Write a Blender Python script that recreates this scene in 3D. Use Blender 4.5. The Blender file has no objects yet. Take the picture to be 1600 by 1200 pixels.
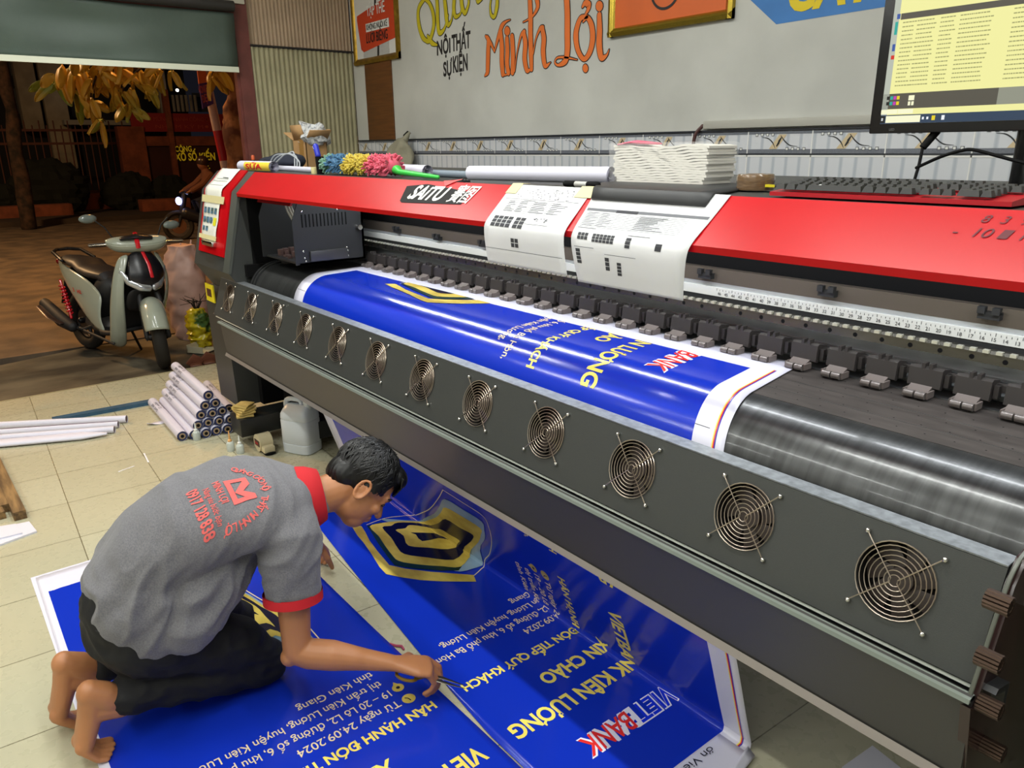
import bpy, bmesh, math, random
from mathutils import Vector, Matrix, noise
from mathutils.bvhtree import BVHTree
random.seed(7)
sc = bpy.context.scene
COL = sc.collection
# ------------------------------------------------------------------ camera
FPX = 1178.64
RX = Vector((0.6223, -0.2286, 0.7486)); RZ = Vector((-0.0103, 0.9536, 0.3009))
RX.normalize(); RZ = (RZ - RX*RZ.dot(RX)).normalized(); RY = RZ.cross(RX)
RW = Matrix((RX, RY, RZ))                     # world = RW @ camera
EYE = Vector((0, 0, 1.54))
cam_d = bpy.data.cameras.new('camera'); cam = bpy.data.objects.new('camera', cam_d); COL.objects.link(cam)
cam_d.sensor_width = 36; cam_d.lens = 36*FPX/1600; cam_d.clip_start = 0.02; cam_d.clip_end = 200
cam.matrix_world = Matrix.Translation(EYE) @ RW.to_4x4()
sc.camera = cam
sc.view_settings.view_transform = 'Standard'; sc.view_settings.look = 'None'
sc.view_settings.gamma = 1; sc.view_settings.use_curve_mapping = False
sc.view_settings.exposure = 0.0
# ------------------------------------------------------------------ world: a dark night sky
w = bpy.data.worlds.new('night'); sc.world = w; w.use_nodes = True
w.node_tree.nodes['Background'].inputs[0].default_value = (0.012, 0.012, 0.018, 1)
w.node_tree.nodes['Background'].inputs[1].default_value = 0.5
# ------------------------------------------------------------------ lights
def area(name, loc, size, power, color=(1, 1, 1), rot=(0, 0, 0)):
    l = bpy.data.lights.new(name, 'AREA'); l.shape = 'RECTANGLE'; l.size, l.size_y = size
    l.energy = power; l.color = color
    o = bpy.data.objects.new(name, l); COL.objects.link(o); o.location = loc; o.rotation_euler = rot
    return o
for lx in (-3.1, -2.2, -1.3, -0.4):
    area('cover_led_light', (lx, 1.60, 1.405), (0.85, 0.02), 4.0, (0.93, 0.97, 1.0))
LAMPS = []
for (lx, ly, lz, pw) in ((-4.3, 1.0, 3.05, 22), (-2.7, 1.0, 3.05, 25), (-1.1, 1.0, 3.05, 25), (0.5, 1.0, 3.05, 24),
                     (-4.0, -0.5, 3.05, 20), (-2.2, -0.5, 3.05, 20), (-0.4, -0.5, 3.05, 20),
                     (-3.6, -2.0, 3.05, 24), (-1.6, -2.0, 3.05, 24), (0.6, -2.0, 3.05, 24)):
    LAMPS.append(((lx, ly, lz), area('ceiling_tube_light', (lx, ly, lz), (1.2, 0.06), pw, (0.98, 1.0, 0.96))))
area('street_light_glow', (-12.5, -2.5, 6.5), (0.8, 0.8), 700, (1.0, 0.60, 0.28))
area('street_light_glow', (-9.2, 3.2, 5.2), (0.5, 0.5), 200, (1.0, 0.45, 0.10))
area('awning_light', (-6.9, -1.6, 2.75), (0.9, 0.08), 14, (1.0, 0.80, 0.50))
# ------------------------------------------------------------------ ray helpers
def ray(x, y): return (RW @ Vector((x-800, 600-y, -FPX))).normalized()
def PZ(x, y, z=0.0): r = ray(x, y); return EYE + r*((z-EYE.z)/r.z)
def PY(x, y, Y): r = ray(x, y); return EYE + r*(Y/r.y)
def PX(x, y, X): r = ray(x, y); return EYE + r*(X/r.x)
# ------------------------------------------------------------------ materials
MATS = {}
def mat(name, col, rough=0.6, metal=0.0, var=0.0, vscale=8.0, bump=0.0, bscale=60.0, emit=None, estr=0.0,
        trans=0.0, coat=0.0, col2=None, stretch=(1, 1, 1), spec=None, alpha=1.0, detail=4, sheen=0.0, thr=(0.35, 0.65)):
    if name in MATS: return MATS[name]
    m = bpy.data.materials.new(name); m.use_nodes = True; nt = m.node_tree; b = nt.nodes['Principled BSDF']
    b.inputs['Base Color'].default_value = (*col, 1); b.inputs['Roughness'].default_value = rough
    b.inputs['Metallic'].default_value = metal
    if spec is not None: b.inputs['Specular IOR Level'].default_value = spec
    if coat: b.inputs['Coat Weight'].default_value = coat; b.inputs['Coat Roughness'].default_value = 0.08
    if trans: b.inputs['Transmission Weight'].default_value = trans
    if sheen: b.inputs['Sheen Weight'].default_value = sheen
    b.inputs['Alpha'].default_value = alpha
    if emit: b.inputs['Emission Color'].default_value = (*emit, 1); b.inputs['Emission Strength'].default_value = estr
    if var or bump or col2:
        tc = nt.nodes.new('ShaderNodeTexCoord'); mp = nt.nodes.new('ShaderNodeMapping')
        mp.inputs['Scale'].default_value = stretch
        nt.links.new(tc.outputs['Object'], mp.inputs[0])
        if var or col2:
            n = nt.nodes.new('ShaderNodeTexNoise'); n.inputs['Scale'].default_value = vscale; n.inputs['Detail'].default_value = detail
            nt.links.new(mp.outputs[0], n.inputs['Vector'])
            r = nt.nodes.new('ShaderNodeValToRGB')
            c2 = col2 if col2 else tuple(max(0, c*(1-var)) for c in col)
            r.color_ramp.elements[0].position = thr[0]; r.color_ramp.elements[1].position = thr[1]
            r.color_ramp.elements[0].color = (*c2, 1); r.color_ramp.elements[1].color = (*col, 1)
            nt.links.new(n.outputs[0], r.inputs[0]); nt.links.new(r.outputs[0], b.inputs['Base Color'])
        if bump:
            n2 = nt.nodes.new('ShaderNodeTexNoise'); n2.inputs['Scale'].default_value = bscale; n2.inputs['Detail'].default_value = 3
            nt.links.new(mp.outputs[0], n2.inputs['Vector'])
            bp = nt.nodes.new('ShaderNodeBump'); bp.inputs['Strength'].default_value = bump; bp.inputs['Distance'].default_value = 0.01
            nt.links.new(n2.outputs[0], bp.inputs['Height']); nt.links.new(bp.outputs[0], b.inputs['Normal'])
    MATS[name] = m; return m
def nodes_of(m): return m.node_tree, m.node_tree.nodes['Principled BSDF']
def S(h):   # sRGB hex -> linear
    h = h.lstrip('#'); o = []
    for i in (0, 2, 4):
        c = int(h[i:i+2], 16)/255; o.append(c/12.92 if c <= 0.04045 else ((c+0.055)/1.055)**2.4)
    return tuple(o)
# ------------------------------------------------------------------ object helpers
def finish(bm, ang=35):
    bmesh.ops.recalc_face_normals(bm, faces=bm.faces)
    for f in bm.faces: f.smooth = True
    lim = math.radians(ang)
    for e in bm.edges:
        if len(e.link_faces) == 2:
            try: e.smooth = e.calc_face_angle() < lim
            except Exception: e.smooth = True
def ob(name, bm, m, parent=None, ang=35, norm=True):
    if isinstance(bm, bmesh.types.BMesh):
        if norm: finish(bm, ang)
        me = bpy.data.meshes.new(name); bm.to_mesh(me); bm.free()
    else: me = bm
    ms = m if isinstance(m, (list, tuple)) else [m]
    if not me.materials:
        for x in ms: me.materials.append(x)
    o = bpy.data.objects.new(name, me); COL.objects.link(o)
    if parent:
        o.parent = parent
        r = parent
        M = Matrix.Identity(4)
        chain = []
        while r: chain.append(r); r = r.parent
        for c in reversed(chain): M = M @ c.matrix_parent_inverse @ c.matrix_basis
        o.matrix_parent_inverse = M.inverted()
    return o
def thing(name, label, cat, loc=(0, 0, 0), group=None, rot=0.0):
    o = bpy.data.objects.new(name, None); COL.objects.link(o); o.location = loc; o.rotation_euler = (0, 0, rot)
    o.empty_display_size = 0.05
    o['label'] = label; o['category'] = cat
    if group: o['group'] = group
    return o
def tag(o, label, cat, group=None, kind=None):
    o['label'] = label; o['category'] = cat
    if group: o['group'] = group
    if kind: o['kind'] = kind
    return o
def struct(name, bm, m, parent=None, ang=35):
    o = ob(name, bm, m, parent, ang)
    if not parent: o['kind'] = 'structure'
    return o
def copy_tree(o, parent=None):
    c = o.copy(); COL.objects.link(c)
    if parent:
        c.parent = parent; c.matrix_parent_inverse = o.matrix_parent_inverse.copy()
    for ch in list(o.children): copy_tree(ch, c)
    return c
def BM(): return bmesh.new()
def setm(bm, n0, mi):
    bm.faces.ensure_lookup_table()
    for f in bm.faces[n0:]: f.material_index = mi
def box(bm, a, b, rot=None, piv=None, bev=0.0, mi=0):
    a = Vector(a); b = Vector(b); c = (a+b)/2; s = b-a
    t = bmesh.new(); bmesh.ops.create_cube(t, size=1)
    for v in t.verts: v.co = Vector((v.co.x*s.x, v.co.y*s.y, v.co.z*s.z))
    if bev: bmesh.ops.bevel(t, geom=t.edges[:], offset=bev, segments=2, affect='EDGES', profile=0.6)
    M = Matrix.Translation(c)
    if rot is not None:
        p = Vector(piv) if piv is not None else c
        M = Matrix.Translation(p) @ rot.to_4x4() @ Matrix.Translation(-p) @ M
    merge(bm, t, M, mi)
def merge(bm, t, M=None, mi=0):
    mp = {}
    for v in t.verts: mp[v] = bm.verts.new(M @ v.co if M is not None else v.co)
    for f in t.faces:
        try:
            nf = bm.faces.new([mp[v] for v in f.verts]); nf.material_index = mi if mi else f.material_index
        except ValueError: pass
    t.free()
def prism(bm, prof, x0, x1, axis='X', mi=0):
    def mk(x, p):
        if axis == 'X': return Vector((x, p[0], p[1]))
        if axis == 'Y': return Vector((p[0], x, p[1]))
        return Vector((p[0], p[1], x))
    A = [bm.verts.new(mk(x0, p)) for p in prof]; B = [bm.verts.new(mk(x1, p)) for p in prof]
    n = len(prof); fs = []
    for i in range(n):
        fs.append(bm.faces.new((A[i], A[(i+1) % n], B[(i+1) % n], B[i])))
    fs.append(bm.faces.new(A)); fs.append(bm.faces.new(B[::-1]))
    for f in fs: f.material_index = mi
def frames(pts, up=None):
    n = len(pts); T = []
    for i in range(n):
        d = (pts[min(i+1, n-1)]-pts[max(i-1, 0)])
        if d.length < 1e-9: d = Vector((0, 0, 1))
        T.append(d.normalized())
    u = Vector(up) if up is not None else Vector((0, 0, 1))
    if abs(u.dot(T[0])) > 0.95: u = Vector((1, 0, 0)) if abs(T[0].x) < 0.9 else Vector((0, 1, 0))
    out = []
    for i in range(n):
        u = (u - T[i]*u.dot(T[i])).normalized()
        out.append((T[i], u, T[i].cross(u)))
        if up is not None: u = Vector(up)
    return out
def tube(bm, pts, rad, n=10, up=None, cap=True, closed=False, rnd=True, mi=0):
    """sweep an ellipse (a along 'side', b along 'up') through the points"""
    pts = [Vector(p) for p in pts]
    if not isinstance(rad, (list, tuple)): rad = [rad]*len(pts)
    rad = [(r, r) if not isinstance(r, (list, tuple)) else r for r in rad]
    if cap and rnd and not closed:
        d0 = (pts[0]-pts[1]).normalized(); d1 = (pts[-1]-pts[-2]).normalized()
        a0 = min(rad[0]); a1 = min(rad[-1])
        pre = [(pts[0]+d0*a0*math.sin(t), math.cos(t)) for t in (1.35, 0.9, 0.45)]
        post = [(pts[-1]+d1*a1*math.sin(t), math.cos(t)) for t in (0.45, 0.9, 1.35)]
        rad = [(rad[0][0]*c, rad[0][1]*c) for _, c in pre] + rad + [(rad[-1][0]*c, rad[-1][1]*c) for _, c in post]
        pts = [p for p, _ in pre] + pts + [p for p, _ in post]
    if closed:
        N = len(pts); F = []
        for i in range(N):
            T = (pts[(i+1) % N]-pts[i-1]).normalized(); u = Vector(up) if up is not None else Vector((0, 0, 1))
            u = (u-T*u.dot(T)).normalized(); F.append((T, u, T.cross(u)))
    else: F = frames(pts, up)
    rings = []
    for p, (a, b), (T, u, s) in zip(pts, rad, F):
        rings.append([bm.verts.new(p + s*(a*math.cos(2*math.pi*k/n)) + u*(b*math.sin(2*math.pi*k/n))) for k in range(n)])
    fs = []
    R = len(rings)
    for i in range(R if closed else R-1):
        A = rings[i]; B = rings[(i+1) % R]
        for k in range(n): fs.append(bm.faces.new((A[k], A[(k+1) % n], B[(k+1) % n], B[k])))
    if cap and not closed: fs.append(bm.faces.new(rings[0][::-1])); fs.append(bm.faces.new(rings[-1]))
    for f in fs: f.material_index = mi
def cyl(bm, p, q, r, n=20, mi=0, r2=None): tube(bm, [p, q], [r, r2 if r2 is not None else r], n=n, rnd=False, mi=mi)
def ell(bm, c, r, M=None, seg=20, rings=12, mi=0):
    t = bmesh.new(); bmesh.ops.create_uvsphere(t, u_segments=seg, v_segments=rings, radius=1)
    S_ = Matrix.Diagonal((*r, 1)); MM = Matrix.Translation(Vector(c)) @ (M.to_4x4() if M is not None else Matrix.Identity(4)) @ S_
    merge(bm, t, MM, mi)
def lathe(bm, c, prof, n=24, axis=(0, 0, 1), mi=0):
    ax = Vector(axis).normalized(); q = Vector((0, 0, 1)).rotation_difference(ax).to_matrix(); c = Vector(c)
    rings = []
    for r, z in prof:
        rings.append([bm.verts.new(c + q @ Vector((max(r, 1e-5)*math.cos(2*math.pi*k/n), max(r, 1e-5)*math.sin(2*math.pi*k/n), z))) for k in range(n)])
    for A, B in zip(rings, rings[1:]):
        for k in range(n): f = bm.faces.new((A[k], A[(k+1) % n], B[(k+1) % n], B[k])); f.material_index = mi
    for R in (rings[0], rings[-1]):
        try: f = bm.faces.new(R); f.material_index = mi
        except ValueError: pass
def quad(bm, ps, mi=0):
    f = bm.faces.new([bm.verts.new(Vector(p)) for p in ps]); f.material_index = mi; return f
def poly_tri(pts):
    """2-D polygon -> bmesh filled"""
    t = bmesh.new(); vs = [t.verts.new((p[0], p[1], 0)) for p in pts]
    for i in range(len(vs)): t.edges.new((vs[i], vs[(i+1) % len(vs)]))
    bmesh.ops.triangle_fill(t, use_beauty=True, edges=t.edges[:])
    return t
def smoothline(pts, k=6, closed=False):
    P = [Vector(p) for p in pts]; out = []; n = len(P)
    rng = range(n if closed else n-1)
    for i in rng:
        p0 = P[(i-1) % n] if closed or i > 0 else P[0]*2-P[1]; p1 = P[i]; p2 = P[(i+1) % n]
        p3 = P[(i+2) % n] if closed or i+2 < n else P[-1]*2-P[-2]
        for j in range(k):
            t = j/k
            out.append(0.5*((2*p1)+(p2-p0)*t+(2*p0-5*p1+4*p2-p3)*t*t+(3*p1-p0-3*p2+p3)*t**3))
    if not closed: out.append(P[-1])
    return out
def remesh(bm, vox, smooth=4):
    me = bpy.data.meshes.new('tmp'); bmesh.ops.recalc_face_normals(bm, faces=bm.faces); bm.to_mesh(me); bm.free()
    o = bpy.data.objects.new('tmp', me); COL.objects.link(o)
    md = o.modifiers.new('r', 'REMESH'); md.mode = 'VOXEL'; md.voxel_size = vox
    dg = bpy.context.evaluated_depsgraph_get(); dg.update()
    m2 = bpy.data.meshes.new_from_object(o.evaluated_get(dg)); bpy.data.objects.remove(o); bpy.data.meshes.remove(me)
    b = bmesh.new(); b.from_mesh(m2); bpy.data.meshes.remove(m2)
    for _ in range(smooth): bmesh.ops.smooth_vert(b, verts=b.verts, factor=0.5, use_axis_x=True, use_axis_y=True, use_axis_z=True)
    return b
HORN = {'Ơ': ('O', .70), 'Ợ': ('Ọ', .70), 'Ờ': ('Ò', .70), 'Ở': ('Ỏ', .70), 'ơ': ('o', .53), 'ờ': ('ò', .53), 'ợ': ('ọ', .53), 'ở': ('ỏ', .53), 'ớ': ('ó', .53)}
def text_bm(s, bold=0.0, shear=0.0):
    if not any(c in HORN for c in s): return text_raw(s, bold, shear)
    plain = ''.join(HORN[c][0] if c in HORN else c for c in s)
    t = text_raw(plain, bold, shear)
    for i, c in enumerate(s):
        if c not in HORN: continue
        h = HORN[c][1]; u = text_raw(plain[:i]+('O' if c.isupper() else 'o'), bold, 0.0); xm = max(v.co.x for v in u.verts); u.free()
        r = ribbon2([(xm-.10+shear*h, h-.07), (xm-.01+shear*h, h-.03), (xm+.015+shear*h, h+.08)], [.06+bold, .07+bold*1.5, .06+bold], 3)
        for v in r.verts: v.co.z = .0005
        merge(t, r)
    return t
def text_raw(s, bold=0.0, shear=0.0):
    """glyphs as triangles; x from 0..w, baseline 0, returned with its bounds"""
    key = (s, bold, shear)
    cu = bpy.data.curves.new('t', 'FONT'); cu.body = s; cu.size = 1; cu.bevel_depth = bold; cu.bevel_resolution = 0; cu.shear = shear; cu.resolution_u = 4
    o = bpy.data.objects.new('t', cu); COL.objects.link(o)
    dg = bpy.context.evaluated_depsgraph_get(); dg.update()
    me = bpy.data.meshes.new_from_object(o.evaluated_get(dg)); bpy.data.objects.remove(o); bpy.data.curves.remove(cu)
    t = bmesh.new(); t.from_mesh(me); bpy.data.meshes.remove(me)
    if bold:
        dead = [f for f in t.faces if f.calc_center_median().z < -1e-5]
        bmesh.ops.delete(t, geom=dead, context='FACES')
        for v in t.verts: v.co.z = max(0, v.co.z)/bold*0.00035
    return t
def fit_text(s, w=None, cap=None, bold=0.0, shear=0.0, x0=0.0, y0=0.0):
    t = text_bm(s, bold, shear)
    xs = [v.co.x for v in t.verts]; a, b = min(xs), max(xs)
    capn = 0.72
    sx = (w/(b-a)) if w else cap/capn
    sy = cap/capn if cap else sx
    for v in t.verts: v.co = Vector(((v.co.x-a)*sx+x0, v.co.y*sy+y0, v.co.z))
    return t
def place(bm, t, O, U, V, N=(0, 0, 0), off=0.0, mi=0, fn=None):
    """put a flat 2-D bmesh into space: O + x U + y V + off N, or through fn(x, y)"""
    O = Vector(O); U = Vector(U); V = Vector(V); N = Vector(N); n3 = fn is not None and fn.__code__.co_argcount == 3
    FNN = U.cross(V)
    if FNN.dot(EYE-O) < 0: FNN = -FNN
    mp = {}
    for v in t.verts: mp[v] = bm.verts.new((fn(*v.co) if n3 else fn(v.co.x, v.co.y)) if fn else O+U*v.co.x+V*v.co.y+N*off+FNN*v.co.z)
    for f in t.faces:
        try: nf = bm.faces.new([mp[v] for v in f.verts]); nf.material_index = mi
        except ValueError: pass
    t.free()
def ribbon2(pts, wid, k=6, closed=False, cap=True):
    """flat 2-D brush stroke: widths along a smooth line, round ends"""
    P = smoothline([Vector((p[0], p[1], 0)) for p in pts], k, closed)
    n = len(pts); W = []
    for i in range(len(P)):
        f = i/k; a = int(f) % n; b = (a+1) % n; tt = f-int(f)
        wa = wid[a] if isinstance(wid, (list, tuple)) else wid; wb = wid[b] if isinstance(wid, (list, tuple)) else wid
        W.append(wa*(1-tt)+wb*tt)
    t = bmesh.new(); L = []; R = []
    for i, p in enumerate(P):
        if closed: d = P[(i+1) % len(P)]-P[i-1]
        else: d = P[min(i+1, len(P)-1)]-P[max(i-1, 0)]
        d.normalize(); nn = Vector((-d.y, d.x, 0))*W[i]/2
        L.append(t.verts.new(p+nn)); R.append(t.verts.new(p-nn))
    m = len(P)
    for i in range(m if closed else m-1):
        j = (i+1) % m
        t.faces.new((L[i], L[j], R[j], R[i]))
    if cap and not closed:
        for q, d, wv, A, B in ((P[0], P[0]-P[1], W[0], L[0], R[0]), (P[-1], P[-1]-P[-2], W[-1], L[-1], R[-1])):
            d = d.normalized(); e_ = (A.co-q).normalized()
            ring = [t.verts.new(q+(e_*math.cos(a)+d*math.sin(a))*wv/2) for a in (0.5, 1.05, 1.57, 2.09, 2.64)]
            t.faces.new([A]+ring+[B])
    return t
def disc2(x, y, r, n=20, ry=None):
    t = bmesh.new(); t.faces.new([t.verts.new((x+r*math.cos(2*math.pi*a/n), y+(ry or r)*math.sin(2*math.pi*a/n), 0)) for a in range(n)]); return t
def rect2(x0, y0, x1, y1):
    t = bmesh.new(); t.faces.new([t.verts.new(p+(0,)) for p in ((x0, y0), (x1, y0), (x1, y1), (x0, y1))]); return t
# ================================================================== THE ROOM
WY = 2.97; GX = -5.70
def tile_mat():
    m = mat('floor_tile', S('c3bd9b'), 0.22)
    nt, b = nodes_of(m)
    tc = nt.nodes.new('ShaderNodeTexCoord'); mp = nt.nodes.new('ShaderNodeMapping')
    mp.inputs['Rotation'].default_value = (0, 0, math.radians(2.6)); mp.inputs['Location'].default_value = (0.172, 0.2233, 0)
    nt.links.new(tc.outputs['Object'], mp.inputs[0])
    br = nt.nodes.new('ShaderNodeTexBrick'); br.offset = 0.0; br.squash = 1
    br.inputs['Scale'].default_value = 1; br.inputs['Brick Width'].default_value = 0.398; br.inputs['Row Height'].default_value = 0.398
    br.inputs['Mortar Size'].default_value = 0.0022; br.inputs['Mortar Smooth'].default_value = 0.3
    br.inputs['Color1'].default_value = (*S('b2ad92'), 1); br.inputs['Color2'].default_value = (*S('bab69c'), 1)
    br.inputs['Mortar'].default_value = (*S('6d664e'), 1)
    nt.links.new(mp.outputs[0], br.inputs['Vector'])
    n = nt.nodes.new('ShaderNodeTexNoise'); n.inputs['Scale'].default_value = 1.6; n.inputs['Detail'].default_value = 3
    nt.links.new(tc.outputs['Object'], n.inputs['Vector'])
    mx = nt.nodes.new('ShaderNodeMixRGB'); mx.blend_type = 'MULTIPLY'; mx.inputs[0].default_value = 0.07
    r = nt.nodes.new('ShaderNodeValToRGB'); r.color_ramp.elements[0].position = 0.3; r.color_ramp.elements[1].position = 0.65
    r.color_ramp.elements[0].color = (*S('bcb69c'), 1); r.color_ramp.elements[1].color = (1, 1, 1, 1)
    nt.links.new(n.outputs[0], r.inputs[0]); nt.links.new(br.outputs['Color'], mx.inputs[1]); nt.links.new(r.outputs[0], mx.inputs[2])
    nt.links.new(mx.outputs[0], b.inputs['Base Color'])
    n2 = nt.nodes.new('ShaderNodeTexNoise'); n2.inputs['Scale'].default_value = 26; n2.inputs['Detail'].default_value = 4
    nt.links.new(tc.outputs['Object'], n2.inputs['Vector'])
    mr = nt.nodes.new('ShaderNodeMapRange'); mr.inputs['To Min'].default_value = 0.16; mr.inputs['To Max'].default_value = 0.42
    nt.links.new(n2.outputs[0], mr.inputs[0]); nt.links.new(mr.outputs[0], b.inputs['Roughness'])
    bp = nt.nodes.new('ShaderNodeBump'); bp.inputs['Strength'].default_value = 0.35; bp.inputs['Distance'].default_value = 0.002
    iv = nt.nodes.new('ShaderNodeMath'); iv.operation = 'SUBTRACT'; iv.inputs[0].default_value = 1
    nt.links.new(br.outputs['Fac'], iv.inputs[1]); nt.links.new(iv.outputs[0], bp.inputs['Height']); nt.links.new(bp.outputs[0], b.inputs['Normal'])
    return m
bm = BM(); box(bm, (GX, -3.0, -0.12), (2.6, WY, 0)); struct('floor', bm, tile_mat())
wallm = mat('painted_wall', S('cbcbc4'), 0.75, var=0.18, vscale=2.0, bump=0.15, bscale=14, detail=8)
bm = BM(); box(bm, (GX, WY, 0), (2.6, WY+0.15, 3.3)); wall_back = struct('wall_back', bm, wallm)
bm = BM(); box(bm, (GX-0.1, -3.15, 0), (2.6, -3.0, 3.3)); struct('wall_front', bm, wallm)
bm = BM(); box(bm, (2.6, -3.15, 0), (2.75, WY+0.15, 3.3)); struct('wall_right', bm, wallm)
bm = BM(); box(bm, (GX-0.1, -3.15, 3.3), (2.75, WY+0.15, 3.4)); struct('ceiling', bm, mat('ceiling_paint', S('d8d6cc'), 0.8))
# street side: header beam, pillar and the folded-back steel gate
maroon = mat('maroon_paint', S('74403a'), 0.45, var=0.25, vscale=12)
bm = BM(); box(bm, (GX-0.10, -3.15, 2.50), (GX+0.04, 2.15, 3.3)); struct('wall_left', bm, mat('header_wall', S('bdb8a8'), 0.8))
bm = BM(); box(bm, (GX-0.10, -3.0, 2.40), (GX+0.05, 2.07, 2.50)); struct('trim_1', bm, maroon)
bm = BM(); box(bm, (GX-0.10, 2.07, 0), (GX+0.02, 2.165, 2.62)); box(bm, (GX-0.04, 2.055, 0), (GX+0.0, 2.07, 2.45)); struct('trim_2', bm, maroon)
gate = thing('folding_gate', 'cream corrugated steel folding gate closed between maroon pillar and wall', 'gate', (GX, 2.6, 0))
def corr(bm, x, y0, y1, z0, z1, pitch, amp):
    n = int((y1-y0)/pitch*4); pts = []
    for i in range(n+1):
        y = y0+(y1-y0)*i/n; pts.append((x+(amp if (i % 4) in (1, 2) else 0), y))
    for i in range(n):
        a, b = pts[i], pts[i+1]
        quad(bm, [(a[0], a[1], z0), (b[0], b[1], z0), (b[0], b[1], z1), (a[0], a[1], z1)])
    quad(bm, [(x-0.004, y0, z0), (x-0.004, y1, z0), (x-0.004, y1, z1), (x-0.004, y0, z1)])
bm = BM(); corr(bm, GX, 2.165, 2.965, 0.02, 2.235, 0.036, 0.018); ob('slat_leaf', bm, mat('gate_cream', S('b3ad8c'), 0.5, var=0.15, vscale=6), gate, ang=10)
bm = BM(); corr(bm, GX-0.02, 2.165, 2.965, 2.25, 3.3, 0.028, 0.012); ob('upper_slat_leaf', bm, mat('gate_pink', S('bda68c'), 0.5, var=0.12, vscale=6), gate, ang=10)['label'] = 'pinker narrow-ribbed upper leaf'
bm = BM(); cyl(bm, (GX+0.03, 2.165, 2.243), (GX+0.03, 2.965, 2.243), 0.006); ob('guide_rail', bm, mat('dark_steel', S('2c2a28'), 0.5), gate)
# roller curtain
cur = thing('roller_curtain', 'dark green fabric curtain half lowered in the street opening, white hem', 'curtain', (GX+0.0, 0.5, 2.08))
bm = BM(); NY, NZ = 60, 14; V = []
for j in range(NZ+1):
    row = []
    for i in range(NY+1):
        y = -2.95+5.0*i/NY; z = 2.085+0.345*j/NZ
        d = 0.022*math.sin(y*3.1+1)*math.sin(math.pi*j/NZ)+0.014*noise.noise(Vector((y*2.5, z*6, 0)))*4*0.5
        row.append(bm.verts.new((GX+0.055+d, y, z)))
    V.append(row)
for j in range(NZ):
    for i in range(NY): bm.faces.new((V[j][i], V[j][i+1], V[j+1][i+1], V[j+1][i]))
o = ob('curtain_cloth', bm, mat('curtain_green', S('4a584f'), 0.55, var=0.15, vscale=3, bump=0.1, bscale=40), cur, ang=80)
md = o.modifiers.new('t', 'SOLIDIFY'); md.thickness = 0.003
bm = BM(); box(bm, (GX+0.045, -2.95, 2.055), (GX+0.068, 2.05, 2.09)); ob('hem_bar', bm, mat('hem_white', S('d8dcc8'), 0.5), cur)
bm = BM(); cyl(bm, (GX+0.09, -2.95, 2.47), (GX+0.09, 2.05, 2.47), 0.035); ob('roller_tube', bm, mat('dark_steel', S('2c2a28'), 0.5), cur)
# ceiling tube fixtures
for i, ((lx, ly, lz), L) in enumerate(LAMPS):
    t = thing('tube_light_fixture', 'white ceiling batten with a fluorescent tube', 'lamp', (lx, ly, 3.3), 'ceiling battens')
    bm = BM(); box(bm, (lx-0.62, ly-0.03, 3.10), (lx+0.62, ly+0.03, 3.3)); ob('batten', bm, mat('batten_white', S('e0e0dc'), 0.4), t)
    L.parent = t; L.location = (0, 0, lz-3.3)
# wall tiles: white field below a decorated band
bm = BM(); box(bm, (GX+0.03, WY-0.010, 0), (2.6, WY, 1.585))
wt = mat('wall_tile_white', S('ccced2'), 0.15)
nt, b = nodes_of(wt)
tc = nt.nodes.new('ShaderNodeTexCoord'); sp = nt.nodes.new('ShaderNodeSeparateXYZ'); nt.links.new(tc.outputs['Object'], sp.inputs[0])
wv = nt.nodes.new('ShaderNodeMath'); wv.operation = 'MULTIPLY'; wv.inputs[1].default_value = 2*math.pi/0.0609
nt.links.new(sp.outputs[0], wv.inputs[0])
sn = nt.nodes.new('ShaderNodeMath'); sn.operation = 'SINE'; nt.links.new(wv.outputs[0], sn.inputs[0])
rp = nt.nodes.new('ShaderNodeValToRGB'); rp.color_ramp.elements[0].position = 0.55; rp.color_ramp.elements[1].position = 1.0
rp.color_ramp.elements[0].color = (*S('d2d4d8'), 1); rp.color_ramp.elements[1].color = (*S('b4bac2'), 1)
nt.links.new(sn.outputs[0], rp.inputs[0]); nt.links.new(rp.outputs[0], b.inputs['Base Color'])
tile_wall = struct('trim_3', bm, wt)
PIT = 0.3045; X0 = -5.416
def wallpiece(name, mt, fn, parent=tile_wall):
    bm = BM(); fn(bm); o = ob(name, bm, mt, parent, ang=10); return o
YT = WY-0.0105
def WP(bm, t, lvl=0, mi=0): place(bm, t, (0, YT-0.0004*lvl, 0), (1, 0, 0), (0, 0, 1), mi=mi)
def f(bm):
    box(bm, (GX+0.03, YT-0.002, 1.494), (2.6, YT+0.002, 1.500)); box(bm, (GX+0.03, YT-0.006, 1.592), (2.6, YT+0.01, 1.600))
wallpiece('border_listel', mat('listel_black', S('2c2e33'), 0.3), f)
def f(bm):
    WP(bm, rect2(GX+0.03, 1.500, 2.6, 1.517), 1); WP(bm, rect2(GX+0.03, 1.578, 2.6, 1.590), 1)
wallpiece('border_band', mat('band_grey', S('777b84'), 0.4, var=0.35, vscale=500), f)
def f(bm):
    for k in range(-1, 28): WP(bm, rect2(X0+k*PIT-0.0025, 0, X0+k*PIT+0.0025, 1.595), 2)
    WP(bm, rect2(GX+0.03, 1.486, 2.6, 1.493), 2)
wallpiece('tile_grout', mat('grout', S('e4e3df'), 0.8), f)
def f(bm):
    for k in range(-1, 27):
        x = X0+(k+0.5)*PIT; WP(bm, poly_tri([(x-0.045, 1.518), (x-0.008, 1.518), (x+0.036, 1.576), (x+0.000, 1.576)]), 2)
wallpiece('beige_motif', mat('motif_beige', S('cdb994'), 0.4), f)
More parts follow.
